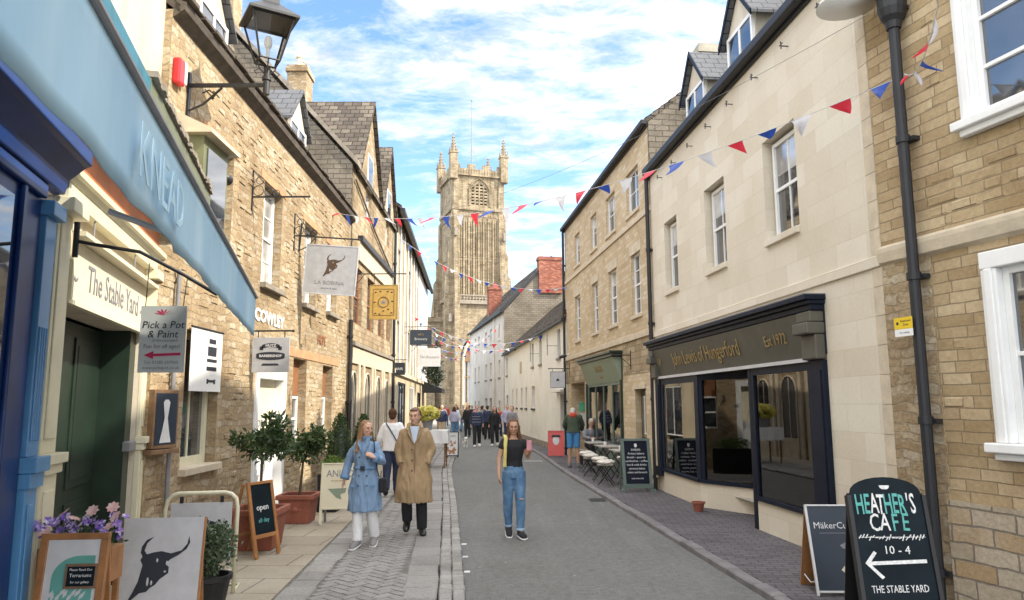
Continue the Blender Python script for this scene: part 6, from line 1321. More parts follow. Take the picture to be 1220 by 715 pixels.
B((-5.0, 38, 6.2), (.3, 40, 4.9), .8, 13, .19, 5, 'bunting sagging low just before the white terrace gable', 0)
B((-5.2, 44, 6.2), (-.6, 46.5, 7.0), 1.3, 13, .2, 6, 'bunting hung from the corner of the white terrace', 2)
B((-5.6, 50, 6.0), (-1.3, 51, 6.8), 1.1, 11, .2, 7, 'bunting across the narrow far part of the street', 1)
B((-6.0, 57, 6.0), (-2.5, 57.5, 6.6), 1.0, 10, .2, 8, 'farthest bunting before the church tower', 0)
wr = MB(); wr.tube([(V(BP['a0']) + V((.0, .3, .9))).lerp(V((-3.9, 20.5, 7.0)), i / 20) - V((0, 0, 2.2 * (i / 20) * (1 - i / 20))) for i in range(21)], .003, 5); tag(wr.build('overhead_wire', M_greyk), 'thin bare wire spanning the street above the long bunting', 'wire')
# ------------------------------------------------------------------ people (built facing -Y, feet at z=0, 1.70 m)
def mirror(p): return (-p[0], p[1], p[2])
STAND = dict(hipL=(-.085, 0, .90), kneeL=(-.095, -.01, .49), ankL=(-.10, .02, .09), toeL=(-.115, -.15, .03), hipR=(.085, 0, .90), kneeR=(.095, -.01, .49), ankR=(.10, .02, .09), toeR=(.115, -.15, .03),
             shL=(-.162, 0, 1.39), elL=(-.235, .02, 1.12), wrL=(-.245, -.05, .88), shR=(.162, 0, 1.39), elR=(.235, .02, 1.12), wrR=(.245, -.05, .88), handL=(-.24, -.09, .80), handR=(.24, -.09, .80), hyaw=0, hpitch=0, lean=0, hc=(0, -.01, 1.585))
def pose(**k): d = dict(STAND); d.update(k); return d
def headM(P): return Matrix.Translation(V(P['hc'])) @ Matrix.Rotation(P['hyaw'], 4, 'Z') @ Matrix.Rotation(P['hpitch'], 4, 'X')
def head_parts(mb, P, detail):
    M = headM(P); n0 = len(mb.v)
    mb.loft([(0, .005, -.108), (0, -.012, -.10), (0, -.012, -.075), (0, -.006, -.045), (0, 0, -.01), (0, .004, .03), (0, .006, .065), (0, .006, .09), (0, .006, .106)],
            [(.014, .014), (.038, .040), (.055, .062), (.066, .078), (.073, .088), (.076, .093), (.070, .086), (.050, .062), (.012, .014)], 18)
    if detail:
        mb.loft([(0, -.088, .012), (0, -.102, -.016), (0, -.112, -.032), (0, -.092, -.042)], [(.008, .008), (.011, .010), (.015, .012), (.012, .008)], 8)   # nose
        mb.ball((0, -.082, .028), .052, .014, .010, 10, 6)   # brow
        for s in (-1, 1): mb.ball((s * .036, -.072, -.022), .018, .014, .014, 8, 6); mb.ball((s * .073, .008, -.012), .010, .018, .030, 8, 6)
        mb.ball((0, -.084, -.062), .022, .012, .010, 8, 6); mb.ball((0, -.074, -.092), .022, .016, .014, 8, 6)
    mb.xf(M, n0)
def limb(mb, pts, rad, n=12): mb.loft(pts, rad, n); [mb.ball(p, (r if not isinstance(r, tuple) else r[0]), n=n, m=8) for p, r in zip(pts, rad)]
def hand(mb, wr, tip, side, curl=.5, detail=True, palmdir=None):
    wr, tip = V(wr), V(tip); d = (tip - wr).normalized(); pd = V(palmdir) if palmdir else V((-side, 0, 0)); pd = (pd - d * pd.dot(d)).normalized(); w = d.cross(pd)
    pc = wr + d * .05
    mb.loft([wr - d * .01, wr + d * .03, wr + d * .085], [(.022, .018), (.036, .017), (.038, .014)], 10, ref=tuple(w))
    if not detail: mb.ball(wr + d * .12, .03, n=8, m=6); return
    for k in range(4):
        o = (k - 1.5) * .0195; L = (.068, .078, .073, .058)[k]; b0 = wr + d * .082 + w * o; a1 = curl * (.6 + .1 * k)
        p1 = b0 + (d * math.cos(a1) + pd * math.sin(a1)) * L * .5; p2 = p1 + (d * math.cos(a1 * 2.1) + pd * math.sin(a1 * 2.1)) * L * .3; p3 = p2 + (d * math.cos(a1 * 2.7) + pd * math.sin(a1 * 2.7)) * L * .22
        mb.loft([b0 - d * .02, b0, p1, p2, p3], [.009, .0088, .0082, .0075, .005], 8)
    b0 = wr + d * .03 + w * (-.028); t1 = b0 + (d * .7 - w * .55 + pd * .45).normalized() * .038; t2 = t1 + (d * .85 + pd * .5 - w * .05).normalized() * .032
    mb.loft([wr + d * .015 - w * .012, b0, t1, t2], [.012, .0115, .0095, .006], 8)
def body(t, P, mat, voxel, detail, bare_arms=True, bare_legs=False, hL=True, hR=True, curlL=.5, curlR=.5, pdL=None, pdR=None, slim=1.):
    mb = MB(); hc = V(P['hc'])
    neck = V((0, 0, 1.43)) if not P['lean'] else (V(P['shL']) + V(P['shR'])) / 2 + V((0, 0, .04))
    mb.loft([neck - V((0, 0, .06)), neck + V((0, 0, .02)), hc + V((0, .02, -.07))], [(.075, .06), (.05, .05), (.047, .05)], 12)
    sh = (V(P['shL']) + V(P['shR'])) / 2; hp = (V(P['hipL']) + V(P['hipR'])) / 2; ax = sh - hp
    T = lambda f, y=0: hp + ax * f + V((0, y, 0))
    mb.loft([T(-.12), T(0), T(.18), T(.38), T(.62), T(.85), T(1.0), T(1.08)], [(.09 * slim, .08), (.15 * slim, .105), (.142 * slim, .10), (.122 * slim, .09), (.145 * slim, .10), (.148 * slim, .10), (.115, .07), (.05, .045)], 16)
    for s in 'LR':
        limb(mb, [P['hip' + s], P['knee' + s], P['ank' + s]], [.082 * slim, .055, .038]); limb(mb, [P['ank' + s], P['toe' + s]], [.033, .022])
        if detail and bare_legs: mb.ball(V(P['knee' + s]).lerp(V(P['ank' + s]), .3) + V((0, .015, 0)), .05, .045, .09)
        sd = 1 if s == 'L' else -1; limb(mb, [V(P['sh' + s]) + V((.024 * sd, 0, -.03)), P['el' + s], P['wr' + s]], [.046, .036, .024])
    if hL: hand(mb, P['wrL'], P['handL'], -1, curlL, detail, pdL)
    if hR: hand(mb, P['wrR'], P['handR'], 1, curlR, detail, pdR)
    head_parts(mb, P, detail)
    return remesh(mb, 'body', mat, t, voxel, 3 if detail else 2)
def face(t, P, b, hairmat):
    M = headM(P)
    for s in (-1, 1):
        e = MB(); e.ball((s * .028, -.086, .008), .011, .006, .006, 10, 6); e.xf(M); e.build('eye', M_eye, b, smooth=True); e = MB(); e.ball((s * .030, -.090, .030), .019, .006, .0035, 10, 5); e.xf(M); e.build('eyebrow', hairmat, b, smooth=True)
    e = MB(); e.ball((0, -.094, -.058), .021, .007, .006, 10, 6); e.xf(M); e.build('lips', M_lip, b, smooth=True)
def shoes(t, P, mat, sole=None, voxel=.01, boot=0):
    for s in 'LR':
        a, o = V(P['ank' + s]), V(P['toe' + s]); d = (o - a); d2 = V((d.x, d.y, 0)).normalized(); dn = (o - a).normalized(); up = V((0, 0, 1))
        heel = a - d2 * .045 + V((0, 0, -.045)); mb = MB(); mb.loft([heel, a + V((0, 0, -.035)), a.lerp(o, .55) + V((0, 0, -.012)), o + V((0, 0, -.0)), o + dn * .05], [(.038, .042), (.050, .052), (.052, .046), (.050, .036), (.030, .022)], 12)
        if boot: mb.loft([a + V((0, 0, -.02)), a + V((0, 0, .02)), a + (V(P['knee' + s]) - a) * boot], [(.045, .05), (.045, .048), (.056, .058)], 12)
        else: mb.loft([a + V((0, 0, -.04)), a + V((0, 0, .045))], [(.050, .054), (.048, .050)], 12)
        sh = remesh(mb, 'shoe', mat, t, voxel, 2)
        if sole: 
            m2 = MB(); m2.loft([heel + V((0, 0, -.028)) - d2 * .012, a + V((0, 0, -.068)), a.lerp(o, .55) + V((0, 0, -.045)), o + V((0, 0, -.024)), o + dn * .058 + V((0, 0, -.015))], [(.040, .018), (.054, .020), (.058, .020), (.056, .018), (.034, .014)], 12); m2.build('sole', sole, sh, smooth=True)
def garment(t, P, name, mat, rings, sleeve=None, srad=(.066, .055, .045), legs=None, voxel=.012, folds=.008, smooth=3, seed=0, lrad=None, fs=(9, 9, 3.5)):
    """rings: list of (f along hip-shoulder axis, rx, ry, dy); sleeve: fraction 0..2 along the arm; legs: fraction along hip-knee-ankle"""
    sh = (V(P['shL']) + V(P['shR'])) / 2; hp = (V(P['hipL']) + V(P['hipR'])) / 2; ax = sh - hp; mb = MB()
    if rings: mb.loft([hp + ax * f + V((0, dy, 0)) for f, rx, ry, dy in rings], [(rx, ry) for f, rx, ry, dy in rings], 22)
    if sleeve:
        for s in 'LR':
            A, B_, C = V(P['sh' + s]), V(P['el' + s]), V(P['wr' + s]); sd = 1 if s == 'L' else -1; A = A + V((.022 * sd, 0, -.028)); A0 = A + V((.05 * sd, 0, .0))
            if sleeve <= 1: E_ = A.lerp(B_, sleeve); mb.loft([A0, A, A.lerp(B_, sleeve * .6), E_], [srad[0] * .9, srad[0], srad[1] * 1.05, srad[1]], 14)
            else: E_ = B_.lerp(C, sleeve - 1); mb.loft([A0, A, A.lerp(B_, .6), B_, B_.lerp(C, (sleeve - 1) * .5), E_], [srad[0] * .9, srad[0], (srad[0] + srad[1]) / 2, srad[1], (srad[1] + srad[2]) / 2, srad[2]], 14)
            mb.ball(A, srad[0] * .93, n=12, m=8)
    if legs:
        lr = lrad or (.098, .078, .068)
        for s in 'LR':
            H, K_, A = V(P['hip' + s]), V(P['knee' + s]), V(P['ank' + s]); H0 = H + V((0, 0, .04))
            if legs <= 1: mb.loft([H0, H.lerp(K_, .4 * legs), H.lerp(K_, legs)], [lr[0], (lr[0] + lr[1]) / 2, lr[1]], 16)
            else: mb.loft([H0, H.lerp(K_, .5), K_, K_.lerp(A, (legs - 1) * .5), K_.lerp(A, legs - 1)], [lr[0], (lr[0] + lr[1]) / 2, lr[1], (lr[1] + lr[2]) / 2, lr[2]], 16)
    return remesh(mb, name, mat, t, voxel, smooth, folds, fs, seed)
def person(loc, yaw, k, label, group=None):
    t = empty('person', loc, yaw, label, 'person', group); t.scale = (k, k, k); return t
def hair_cap(t, P, mat, long=0, seed=1, voxel=.009, bun=0, side=0, front=.0, name='hair'):
    M = headM(P); mb = MB(); mb.ball((0, .018, .028), .083, .098, .092, 18, 12); mb.ball((0, .045, -.02), .072, .07, .085, 14, 10)
    if front: mb.ball((0, -.045, .082), .055, .04, .026, 12, 8)
    rg = random.Random(seed)
    if long:
        for i in range(15):
            a = -.35 + (PI + .7) * i / 14; x, y = .068 * math.cos(a), .02 + .075 * math.sin(a); L = long * rg.uniform(.8, 1.12); ox = math.copysign(.03 + .04 * abs(math.cos(a)) + rg.uniform(-.01, .012), x) + side * .02
            mb.loft([(x * .7, y * .7, .07), (x * 1.05, y * 1.05, .0), (x * 1.12, y * 1.1, -.08), (x * 1.05 + ox * .5, y * 1.0 - .01, -.08 - L * .5), (x + ox, y * .9 - .02, -.08 - L)], [.016, .024, .024, .022, .009], 8)
    mb.xf(M); return remesh(mb, name, mat, t, voxel, 2, .007, (70, 70, 8), seed)

# --- woman in the powder blue coat, looking to her left at the man
P = pose(shL=(-.138, 0, 1.38), shR=(.138, 0, 1.38), kneeL=(-.085, -.05, .50), ankL=(-.06, -.12, .095), toeL=(-.08, -.29, .035), kneeR=(.09, .0, .49), ankR=(.12, .10, .12), toeR=(.14, -.05, .035), elL=(-.245, .03, 1.13), wrL=(-.285, -.03, .89), handL=(-.305, -.06, .80),
         elR=(.245, -.02, 1.13), wrR=(.165, -.17, 1.20), handR=(.09, -.20, 1.25), hyaw=R(50), hpitch=R(4), hc=(0.005, -.015, 1.585))
t = person((-1.90, 9.72, ZP), R(-4), .925, 'woman with long light brown hair in a belted powder blue coat and white trousers')
b = body(t, P, M_skin, .0075, True, curlL=.5, curlR=.9, pdR=(0, .6, -.6)); face(t, P, b, M_hairb); shoes(t, P, M_shoeg, M_sole)
garment(t, P, 'trousers', M_wht, [(-.1, .14, .10, 0), (.15, .14, .105, 0)], legs=2.04, lrad=(.092, .078, .074), seed=3, folds=.007)
ct = garment(t, P, 'coat', M_bluecoat, [(-.90, .235, .185, .0), (-.62, .23, .18, 0), (-.3, .215, .165, .0), (0, .19, .145, 0), (.28, .158, .125, 0), (.42, .162, .125, 0), (.62, .165, .135, 0), (.85, .16, .128, 0), (.98, .135, .10, 0), (1.08, .08, .07, 0)], sleeve=1.96, srad=(.068, .064, .056), voxel=.011, folds=.022, seed=8, fs=(14, 14, 4))
bl = MB(); hpz = 1.05; bl.rings((0, 0, hpz), [(1, -.022), (1.03, 0), (1, .022)], 28)
for i, v_ in enumerate(bl.v): bl.v[i] = V((v_.x * .166, v_.y * .134, v_.z))
bl.build('belt', M_bluebelt, ct, smooth=True); bt_ = MB(); bt_.box(-.03, .03, -.155, -.135, 1.02, 1.08); bt_.build('buckle', M_ink, ct, bevel=.004)
for x, z in ((-.05, .95), (.06, .95), (-.05, .82), (.07, .82), (-.045, 1.20), (.07, 1.18)): bb_ = MB(); bb_.ball((x, -.142 - (.95 - min(z, .95)) * .16 - .008, z), .011, .006, .011, 8, 6); bb_.build('button', M_ink, ct)
cl_ = MB()
for s in (-1, 1): cl_.add([(s * .015, -.137, 1.24), (s * .085, -.120, 1.37), (s * .075, -.075, 1.455), (s * .045, -.085, 1.46), (s * .012, -.150, 1.26), (s * .08, -.133, 1.375), (s * .072, -.088, 1.465), (s * .04, -.098, 1.47)], [(0, 1, 2, 3), (4, 7, 6, 5), (0, 4, 5, 1), (1, 5, 6, 2), (2, 6, 7, 3), (3, 7, 4, 0)])
cl_.rings((0, .012, 1.43), [(.075, 0), (.085, .03), (.07, .055), (.055, .05)], 18); cl_.build('collar', M_bluecoat, ct, smooth=False)
for s in 'LR':
    w_, e_ = V(P['wr' + s]), V(P['el' + s]); cf = MB(); cf.cone(w_.lerp(e_, .02), w_.lerp(e_, .22), .064, .066, 16); cf.build('cuff', M_bluebelt, ct, smooth=True)
pk = MB(); pk.box(-.17, -.09, -.165, -.15, .80, .83); pk.box(.10, .18, -.16, -.15, .80, .83); pk.build('pocket_flap', M_bluebelt, ct)
hair_cap(t, P, M_hairb, .30, 5, side=-1)
sb_ = MB(); sb_.tube([(.13, .06, 1.42), (.13, -.06, 1.43), (.16, -.13, 1.25), (.20, -.10, 1.0), (.21, -.04, .93)], .007, 6); sb_.build('bag_strap', M_blk, t)
t = tag(empty('hand_bag', (-1.90 + .19, 9.72 - .02, ZP + .74), 0), 'small black handbag at the hip of the woman in the blue coat', 'handbag'); mb = MB(); mb.box(.0, .09, -.06, .06, -.08, .10); mb.build('bag_body', M_blk, t, bevel=.02); mb = MB(); mb.tube([(.02, -.03, .10), (.02, -.01, .19), (.05, .02, .19), (.06, .04, .10)], .006); mb.build('handle', M_blk, t)
# --- man in the camel coat
P = pose(kneeL=(-.10, -.07, .50), ankL=(-.09, .06, .19), toeL=(-.10, -.06, .09), kneeR=(.10, -.01, .49), ankR=(.115, .0, .09), toeR=(.13, -.16, .035), shL=(-.160, 0, 1.385), shR=(.160, 0, 1.385), elL=(-.222, .04, 1.13), wrL=(-.165, -.055, .94), handL=(-.10, -.03, .86), elR=(.228, .04, 1.13), wrR=(.165, -.055, .94), handR=(.10, -.03, .86), hyaw=R(-14), hpitch=R(3))
t = person((-1.37, 10.5, ZP), R(6), 1.015, 'man with short auburn hair, hands in the pockets of a long camel coat')
b = body(t, P, M_skin, .008, True, hL=True, hR=True, slim=1.05); face(t, P, b, M_hairr); shoes(t, P, M_shoeb, None, boot=.35)
garment(t, P, 'trousers', M_blk, [(-.1, .15, .11, 0), (.15, .15, .11, 0)], legs=2.04, lrad=(.10, .080, .070), seed=5, folds=.008)
sh_ = garment(t, P, 'shirt', M_ltshirt, [(.2, .14, .10, 0), (.6, .155, .112, 0), (.9, .15, .112, 0), (1.05, .08, .07, 0), (1.13, .058, .06, 0)], voxel=.01, folds=.003)
ct = garment(t, P, 'coat', M_tancoat, [(-.96, .262, .20, -.015), (-.6, .25, .195, -.015), (-.25, .228, .175, -.008), (.05, .205, .152, 0), (.35, .188, .142, 0), (.65, .185, .145, .0), (.85, .178, .138, .004), (.97, .150, .110, .012), (1.07, .09, .075, .03)], sleeve=2.0, srad=(.072, .070, .062), voxel=.011, folds=.024, seed=21, fs=(13, 13, 3.6))
op = MB(); op.prism([(-.022, 1.26), (.0, 1.22), (.022, 1.26), (.062, 1.45), (-.062, 1.45)], -.163, -.10, 'y'); op.build('shirt_front', M_ltshirt, sh_)
lp = MB()
for s in (-1, 1):
    lp.add([(s * .004, -.158, 1.20), (s * .10, -.150, 1.36), (s * .085, -.105, 1.45), (s * .05, -.115, 1.45), (s * .004, -.172, 1.21), (s * .095, -.164, 1.365), (s * .08, -.118, 1.465), (s * .042, -.128, 1.46)], [(0, 1, 2, 3), (4, 7, 6, 5), (0, 4, 5, 1), (1, 5, 6, 2), (2, 6, 7, 3), (3, 7, 4, 0)])
    lp.add([(s * .05, -.12, 1.45), (s * .115, -.11, 1.41), (s * .10, -.02, 1.475), (s * .06, -.02, 1.50), (s * .05, -.13, 1.46), (s * .118, -.122, 1.42), (s * .105, -.03, 1.487), (s * .06, -.03, 1.51)], [(0, 1, 2, 3), (4, 7, 6, 5), (0, 4, 5, 1), (1, 5, 6, 2), (2, 6, 7, 3), (3, 7, 4, 0)])
lp.rings((0, .03, 1.445), [(.08, 0), (.092, .02), (.082, .05), (.065, .04)], 18); lp.build('collar', M_tancoat, ct)
pl_ = MB(); pl_.add([(.012, -.150, 1.2), (.016, -.190, .45), (.008, -.190, .45), (.004, -.150, 1.2)], [(0, 1, 2, 3)]); pl_.tube([(.006, -.166, 1.18), (.008, -.163, .95), (.006, -.178, .75), (.004, -.186, .5)], .005, 5); pl_.build('front_placket', M_oldwood, ct)
for z in (1.14, 1.0, .86, .70): bb_ = MB(); bb_.ball((-.03, -.158 - max(0, .95 - z) * .07, z), .011, .007, .011, 8, 6); bb_.build('button', M_dbrown, ct)
hair_cap(t, P, M_hairr, 0, 3, front=1)
# --- woman in the black top and jeans
P = pose(hipL=(-.075, 0, .90), hipR=(.085, 0, .895), kneeL=(-.085, .02, .49), ankL=(-.065, .10, .13), toeL=(-.075, -.05, .04), kneeR=(.085, -.10, .51), ankR=(.075, -.14, .095), toeR=(.10, -.31, .045), shL=(-.165, 0, 1.385), elL=(-.215, -.02, 1.12), wrL=(-.235, -.12, .90), handL=(-.235, -.17, .82), shR=(.165, 0, 1.375), elR=(.215, .0, 1.14), wrR=(.235, -.15, 1.24), handR=(.235, -.18, 1.33), hyaw=R(-6), hpitch=R(8), hc=(0, -.025, 1.58))
t = person((.01, 10.6, 0), R(8), .95, 'brown haired woman in a black top and ripped blue jeans alone on the asphalt')
b = body(t, P, M_skin2, .0075, True, curlL=.45, curlR=1.0, slim=.98, pdR=(-1, 0, 0)); face(t, P, b, M_hairdk); shoes(t, P, M_blk, M_sole)
garment(t, P, 'jeans', M_jeans, [(-.12, .152, .115, 0.01), (.05, .158, .12, .008), (.26, .135, .105, 0)], legs=1.97, lrad=(.098, .072, .056), voxel=.010, seed=33, folds=.010, fs=(12, 12, 5))
for s in 'LR':
    A, K_ = V(P['ank' + s]), V(P['knee' + s]); cf = MB(); c0 = K_.lerp(A, .985); c1 = K_.lerp(A, .90); cf.cone(c0, c1, .062, .063, 18); cf.build('turn_up', plain('pale_denim', (.30, .42, .55), .9), t, smooth=True)
rp_ = MB(); rp_.box(.06, .12, -.185, -.17, .545, .56); rp_.build('jeans_rips', M_skin2, t)
tp = garment(t, P, 'top', M_blk, [(.2, .138, .108, 0), (.4, .126, .10, 0), (.62, .15, .115, -.004), (.8, .158, .12, -.006), (.95, .15, .092, 0), (1.03, .095, .07, 0)], sleeve=.42, srad=(.064, .060, .05), voxel=.010, folds=.006, seed=14)
garment(t, pose(**{**P, 'shR': P['shL']}), 'yellow_scarf', M_yel, [], None, voxel=.01, folds=0) if 0 else None
ys_ = MB(); ys_.loft([(-.12, .10, 1.38), (-.125, .02, 1.455), (-.125, -.07, 1.43), (-.135, -.115, 1.32), (-.14, -.115, 1.15), (-.145, -.105, 1.00)], [(.03, .012), (.03, .014), (.03, .014), (.028, .013), (.026, .013), (.028, .014)], 12, ref=(1, 0, 0)); remesh(ys_, 'yellow_strap', M_yel, t, .008, 2, .006, (20, 20, 8))
hair_cap(t, P, M_hairmid, .30, 9, voxel=.008)
t = tag(empty('mobile_phone', (.01 + .217, 10.6 - .195, 1.25), R(2)), 'pink cased phone held up in the hand of the woman in jeans', 'phone'); mb = MB(); mb.box(-.035, .035, -.006, .006, -.07, .07); p_ = mb.build('case', M_pink, t, bevel=.006); mb = MB(); mb.box(-.03, .03, .006, .008, -.062, .062); mb.build('screen', M_glass, t)

# --- simpler figures farther off
def figure(loc, yaw, k, label, top, bot, hair, hl=0, skinm=None, P=None, group=None, coatlen=0, sleeve=1.9, legs=2.02, vox=.018, shoe=None, bag=False, seed=1, wide=1.):
    P = P or STAND; t = person(loc, yaw, k, label, group); body(t, P, skinm or M_skin, vox * .8, False); shoes(t, P, shoe or M_blk, None, vox)
    garment(t, P, 'trousers' if legs > 1 else 'shorts', bot, [(-.1, .15 * wide, .11, 0), (.15, .15 * wide, .11, 0)], legs=legs, lrad=(.10, .082, .07), voxel=vox, folds=.008, seed=seed)
    garment(t, P, 'top', top, [(-.05 - coatlen, .19 * wide, .14, 0), (.2, .175 * wide, .13, 0), (.5, .17 * wide, .125, 0), (.8, .185 * wide, .13, 0), (.97, .16, .105, 0), (1.06, .08, .07, 0)], sleeve=sleeve, srad=(.078, .066, .054), voxel=vox, folds=.010, seed=seed)
    hair_cap(t, P, hair, hl, seed, voxel=vox * .7); return t
WALK = pose(kneeL=(-.09, -.12, .51), ankL=(-.09, -.16, .10), toeL=(-.10, -.32, .05), kneeR=(.09, .03, .50), ankR=(.10, .18, .16), toeR=(.11, .04, .06), elL=(-.24, .08, 1.13), wrL=(-.25, .02, .9), elR=(.24, -.03, 1.13), wrR=(.25, -.14, .92), handR=(.25, -.2, .86))
t = figure((-2.36, 14.7, ZL), R(186), .99, 'man seen from behind in a white shirt crossed by a strap', M_wht, M_navyk, M_hairdk, 0, P=WALK, seed=2, vox=.013, wide=1.05)
s_ = MB(); s_.tube([(-.13, -.13, 1.36), (-.02, -.145, 1.28), (-.0, .16, 1.2), (.12, .15, 1.05)][0:0] + [(.12, .09, 1.42), (.04, .142, 1.3), (-.08, .15, 1.1), (-.17, .10, .95)], .012, 6); s_.build('strap', M_navyk, t)
BEND = pose(shL=(-.185, -.10, 1.33), shR=(.185, -.10, 1.33), hc=(0.02, -.24, 1.43), hpitch=R(28), elL=(-.23, -.2, 1.10), wrL=(-.2, -.36, .95), handL=(-.18, -.42, .9), elR=(.24, -.2, 1.08), wrR=(.2, -.38, .96), handR=(.18, -.44, .92), lean=1, ankL=(-.12, .02, .09), ankR=(.12, .0, .09))
t = figure((1.70, 21.0, ZP), R(172), 1.06, 'grey haired man in a dark green jumper and blue shorts leaning over the tables', M_green, M_shorts, M_hairg, 0, skinm=M_skin2, P=BEND, legs=.95, seed=4, vox=.013, shoe=M_shoeg)
h_ = MB(); h_.ball((0, -.02, 1.36), .11, .07, .075); remesh(h_, 'red_hood', M_redk, t, .012, 2, .006)
SIT = pose(hipL=(-.1, .1, .52), hipR=(.1, .1, .52), kneeL=(-.12, -.32, .50), kneeR=(.12, -.32, .50), ankL=(-.12, -.30, .10), ankR=(.12, -.30, .10), toeL=(-.12, -.46, .04), toeR=(.12, -.46, .04), shL=(-.18, .06, .99), shR=(.18, .06, .99), hc=(0, .0, 1.21), elL=(-.25, -.05, .78), elR=(.25, -.05, .78), wrL=(-.15, -.28, .76), wrR=(.15, -.28, .76), handL=(-.1, -.36, .77), handR=(.1, -.36, .77), lean=1, hpitch=R(18))
figure((2.32, 22.0, ZP), R(20), 1.0, 'seated person in dark grey at the farthest folding table', M_greyk, M_blk, M_hairg, 0, P=SIT, seed=6, vox=.014)
t = empty('bench', (2.32, 22.1, ZP), R(20), 'plain low bench under the seated person by the shopfront', 'bench'); mb = MB(); mb.box(-.4, .4, -.06, .24, .38, .42); mb.build('seat', M_tabletop, t)
for x in (-.33, .33): mb = MB(); mb.box(x - .02, x + .02, -.04, .22, 0, .38); mb.build('leg', M_black, t)
t = figure((-1.52, 31.8, 0), R(3), 1.03, 'man in a navy and white patterned jacket walking in the road with the dog', M_navyk, M_blk, M_hairr, 0, P=WALK, seed=7, shoe=M_sole, vox=.015, wide=1.15)
st_ = MB(); [st_.rings((0, 0, z), [(.185, -.012), (.19, 0), (.185, .012)], 20) for z in (1.02, 1.14, 1.24)]
for i, v_ in enumerate(st_.v): st_.v[i] = V((v_.x * 1.08, v_.y * .74, v_.z))
st_.build('pale_stripes', M_greyk, t)
figure((-.78, 32.6, 0), R(-5), 1.0, 'woman all in black walking beside the man in the patterned jacket', M_blk, M_blk, M_hairdk, .15, P=WALK, seed=8, shoe=M_sole, vox=.015)
figure((-.25, 35.5, 0), R(8), 1.04, 'person in a pale grey hooded top behind the woman in black', M_lilac, M_navyk, M_hairr, 0, P=WALK, seed=9, vox=.018)
figure((-.02, 33.8, 0), R(-15), 1.0, 'person in a dark jacket at the right of the walking group by the white wall', M_greyk, M_blk, M_hairr, 0, seed=10, P=WALK, vox=.018)
figure((-1.3, 38.5, 0), R(190), 1.02, 'person in a dark navy coat behind the patterned jacket', M_navyk, M_blk, M_hairdk, 0, seed=11, vox=.02)
crowd = [(-3.55, 37.5, M_navyk, M_beige, M_hairg, 0, 'navy top and beige trousers at the crowd front left'), (-3.05, 39.0, M_lilac, M_jeans, M_hairdk, .1, 'lilac top and jeans near the front of the crowd'), (-2.5, 41.5, M_blk, M_blk, M_hairb, .15, 'all black with light hair among the crowd'), (-4.05, 42.0, M_greyk, M_navyk, M_hairdk, 0, 'grey top at the left edge of the crowd'), (-3.35, 44.0, M_wht, M_jeans, M_hairr, .12, 'white top and jeans in the crowd'), (-2.2, 45.5, M_pink, M_navyk, M_hairdk, 0, 'pink top in the middle of the crowd'),
         (-4.5, 47.5, M_redk, M_blk, M_hairb, 0, 'red top deep in the crowd'), (-3.2, 48.5, M_beige, M_jeans, M_hairg, 0, 'beige top in the crowd middle'), (-2.0, 50.0, M_navyk, M_greyk, M_hairdk, 0, 'navy top by the white terrace'), (-3.9, 52.0, M_lilac, M_blk, M_hairr, .1, 'lilac top far back in the crowd'), (-2.9, 53.5, M_blk, M_jeans, M_hairdk, 0, 'black top and jeans far back in the crowd'), (-5.0, 54.0, M_wht, M_greyk, M_hairg, 0, 'white top far left of the crowd'), (-4.3, 57.0, M_green, M_blk, M_hairb, 0, 'green top near the end of the street'), (-3.4, 59.0, M_bluecoat, M_blk, M_hairdk, 0, 'light blue coat near the end of the street'), (-5.4, 61.0, M_redk, M_jeans, M_hairr, 0, 'red top at the very back'), (-1.75, 42.5, M_greyk, M_blk, M_hairdk, 0, 'grey jacket beside the white terrace wall'), (-.75, 42.0, M_redk, M_navyk, M_hairr, 0, 'rust red top against the white house wall')]
for i, (x, y, a_, b_, h_, hl, l_) in enumerate(crowd):
    figure((x, y, 0.0 if x > lerp_poly(kl, [y])[0][0] else ZP), R([5, 170, -12, 185, 20, 0][i % 6]), [1.0, .96, 1.04, 1.0, .98][i % 5], 'pedestrian in ' + l_, a_, b_, h_, hl, P=WALK if i % 2 else None, seed=20 + i, vox=.026, group='pedestrians in the far crowd')
# --- dog
t = empty('dog', (-1.98, 31.4, 0), R(10), 'small white and dark terrier on the road beside the patterned jacket', 'dog'); mb = MB()
mb.loft([(0, .20, .27), (0, .12, .27), (0, 0, .25), (0, -.12, .26), (0, -.2, .29), (0, -.25, .34)], [(.05, .06), (.075, .08), (.07, .075), (.085, .10), (.07, .08), (.05, .055)], 12)
mb.ball((0, -.29, .40), .055, .065, .055); mb.loft([(0, -.31, .39), (0, -.38, .375)], [.034, .022], 8)
for s in (-1, 1):
    mb.loft([(s * .05, -.16, .26), (s * .05, -.145, .14), (s * .05, -.155, .03)], [.032, .02, .016], 8); mb.ball((s * .05, -.17, .02), .02, .03, .018)
    mb.loft([(s * .055, .16, .27), (s * .058, .11, .19), (s * .058, .19, .11), (s * .058, .175, .03)], [.045, .034, .02, .016], 8); mb.ball((s * .058, .16, .02), .02, .03, .018); mb.loft([(s * .035, -.27, .44), (s * .05, -.28, .48)], [.022, .008], 6)
mb.loft([(0, .2, .3), (0, .27, .38), (0, .27, .46)], [.02, .015, .008], 8); remesh(mb, 'body', M_clothw, t, .012, 3); mb = MB(); mb.ball((0, .03, .29), .082, .10, .065); mb.build('dark_saddle_patch', M_blk, t); mb = MB(); mb.ball((0, -.27, .44), .045, .04, .025); mb.build('dark_ear_patch', M_blk, t)
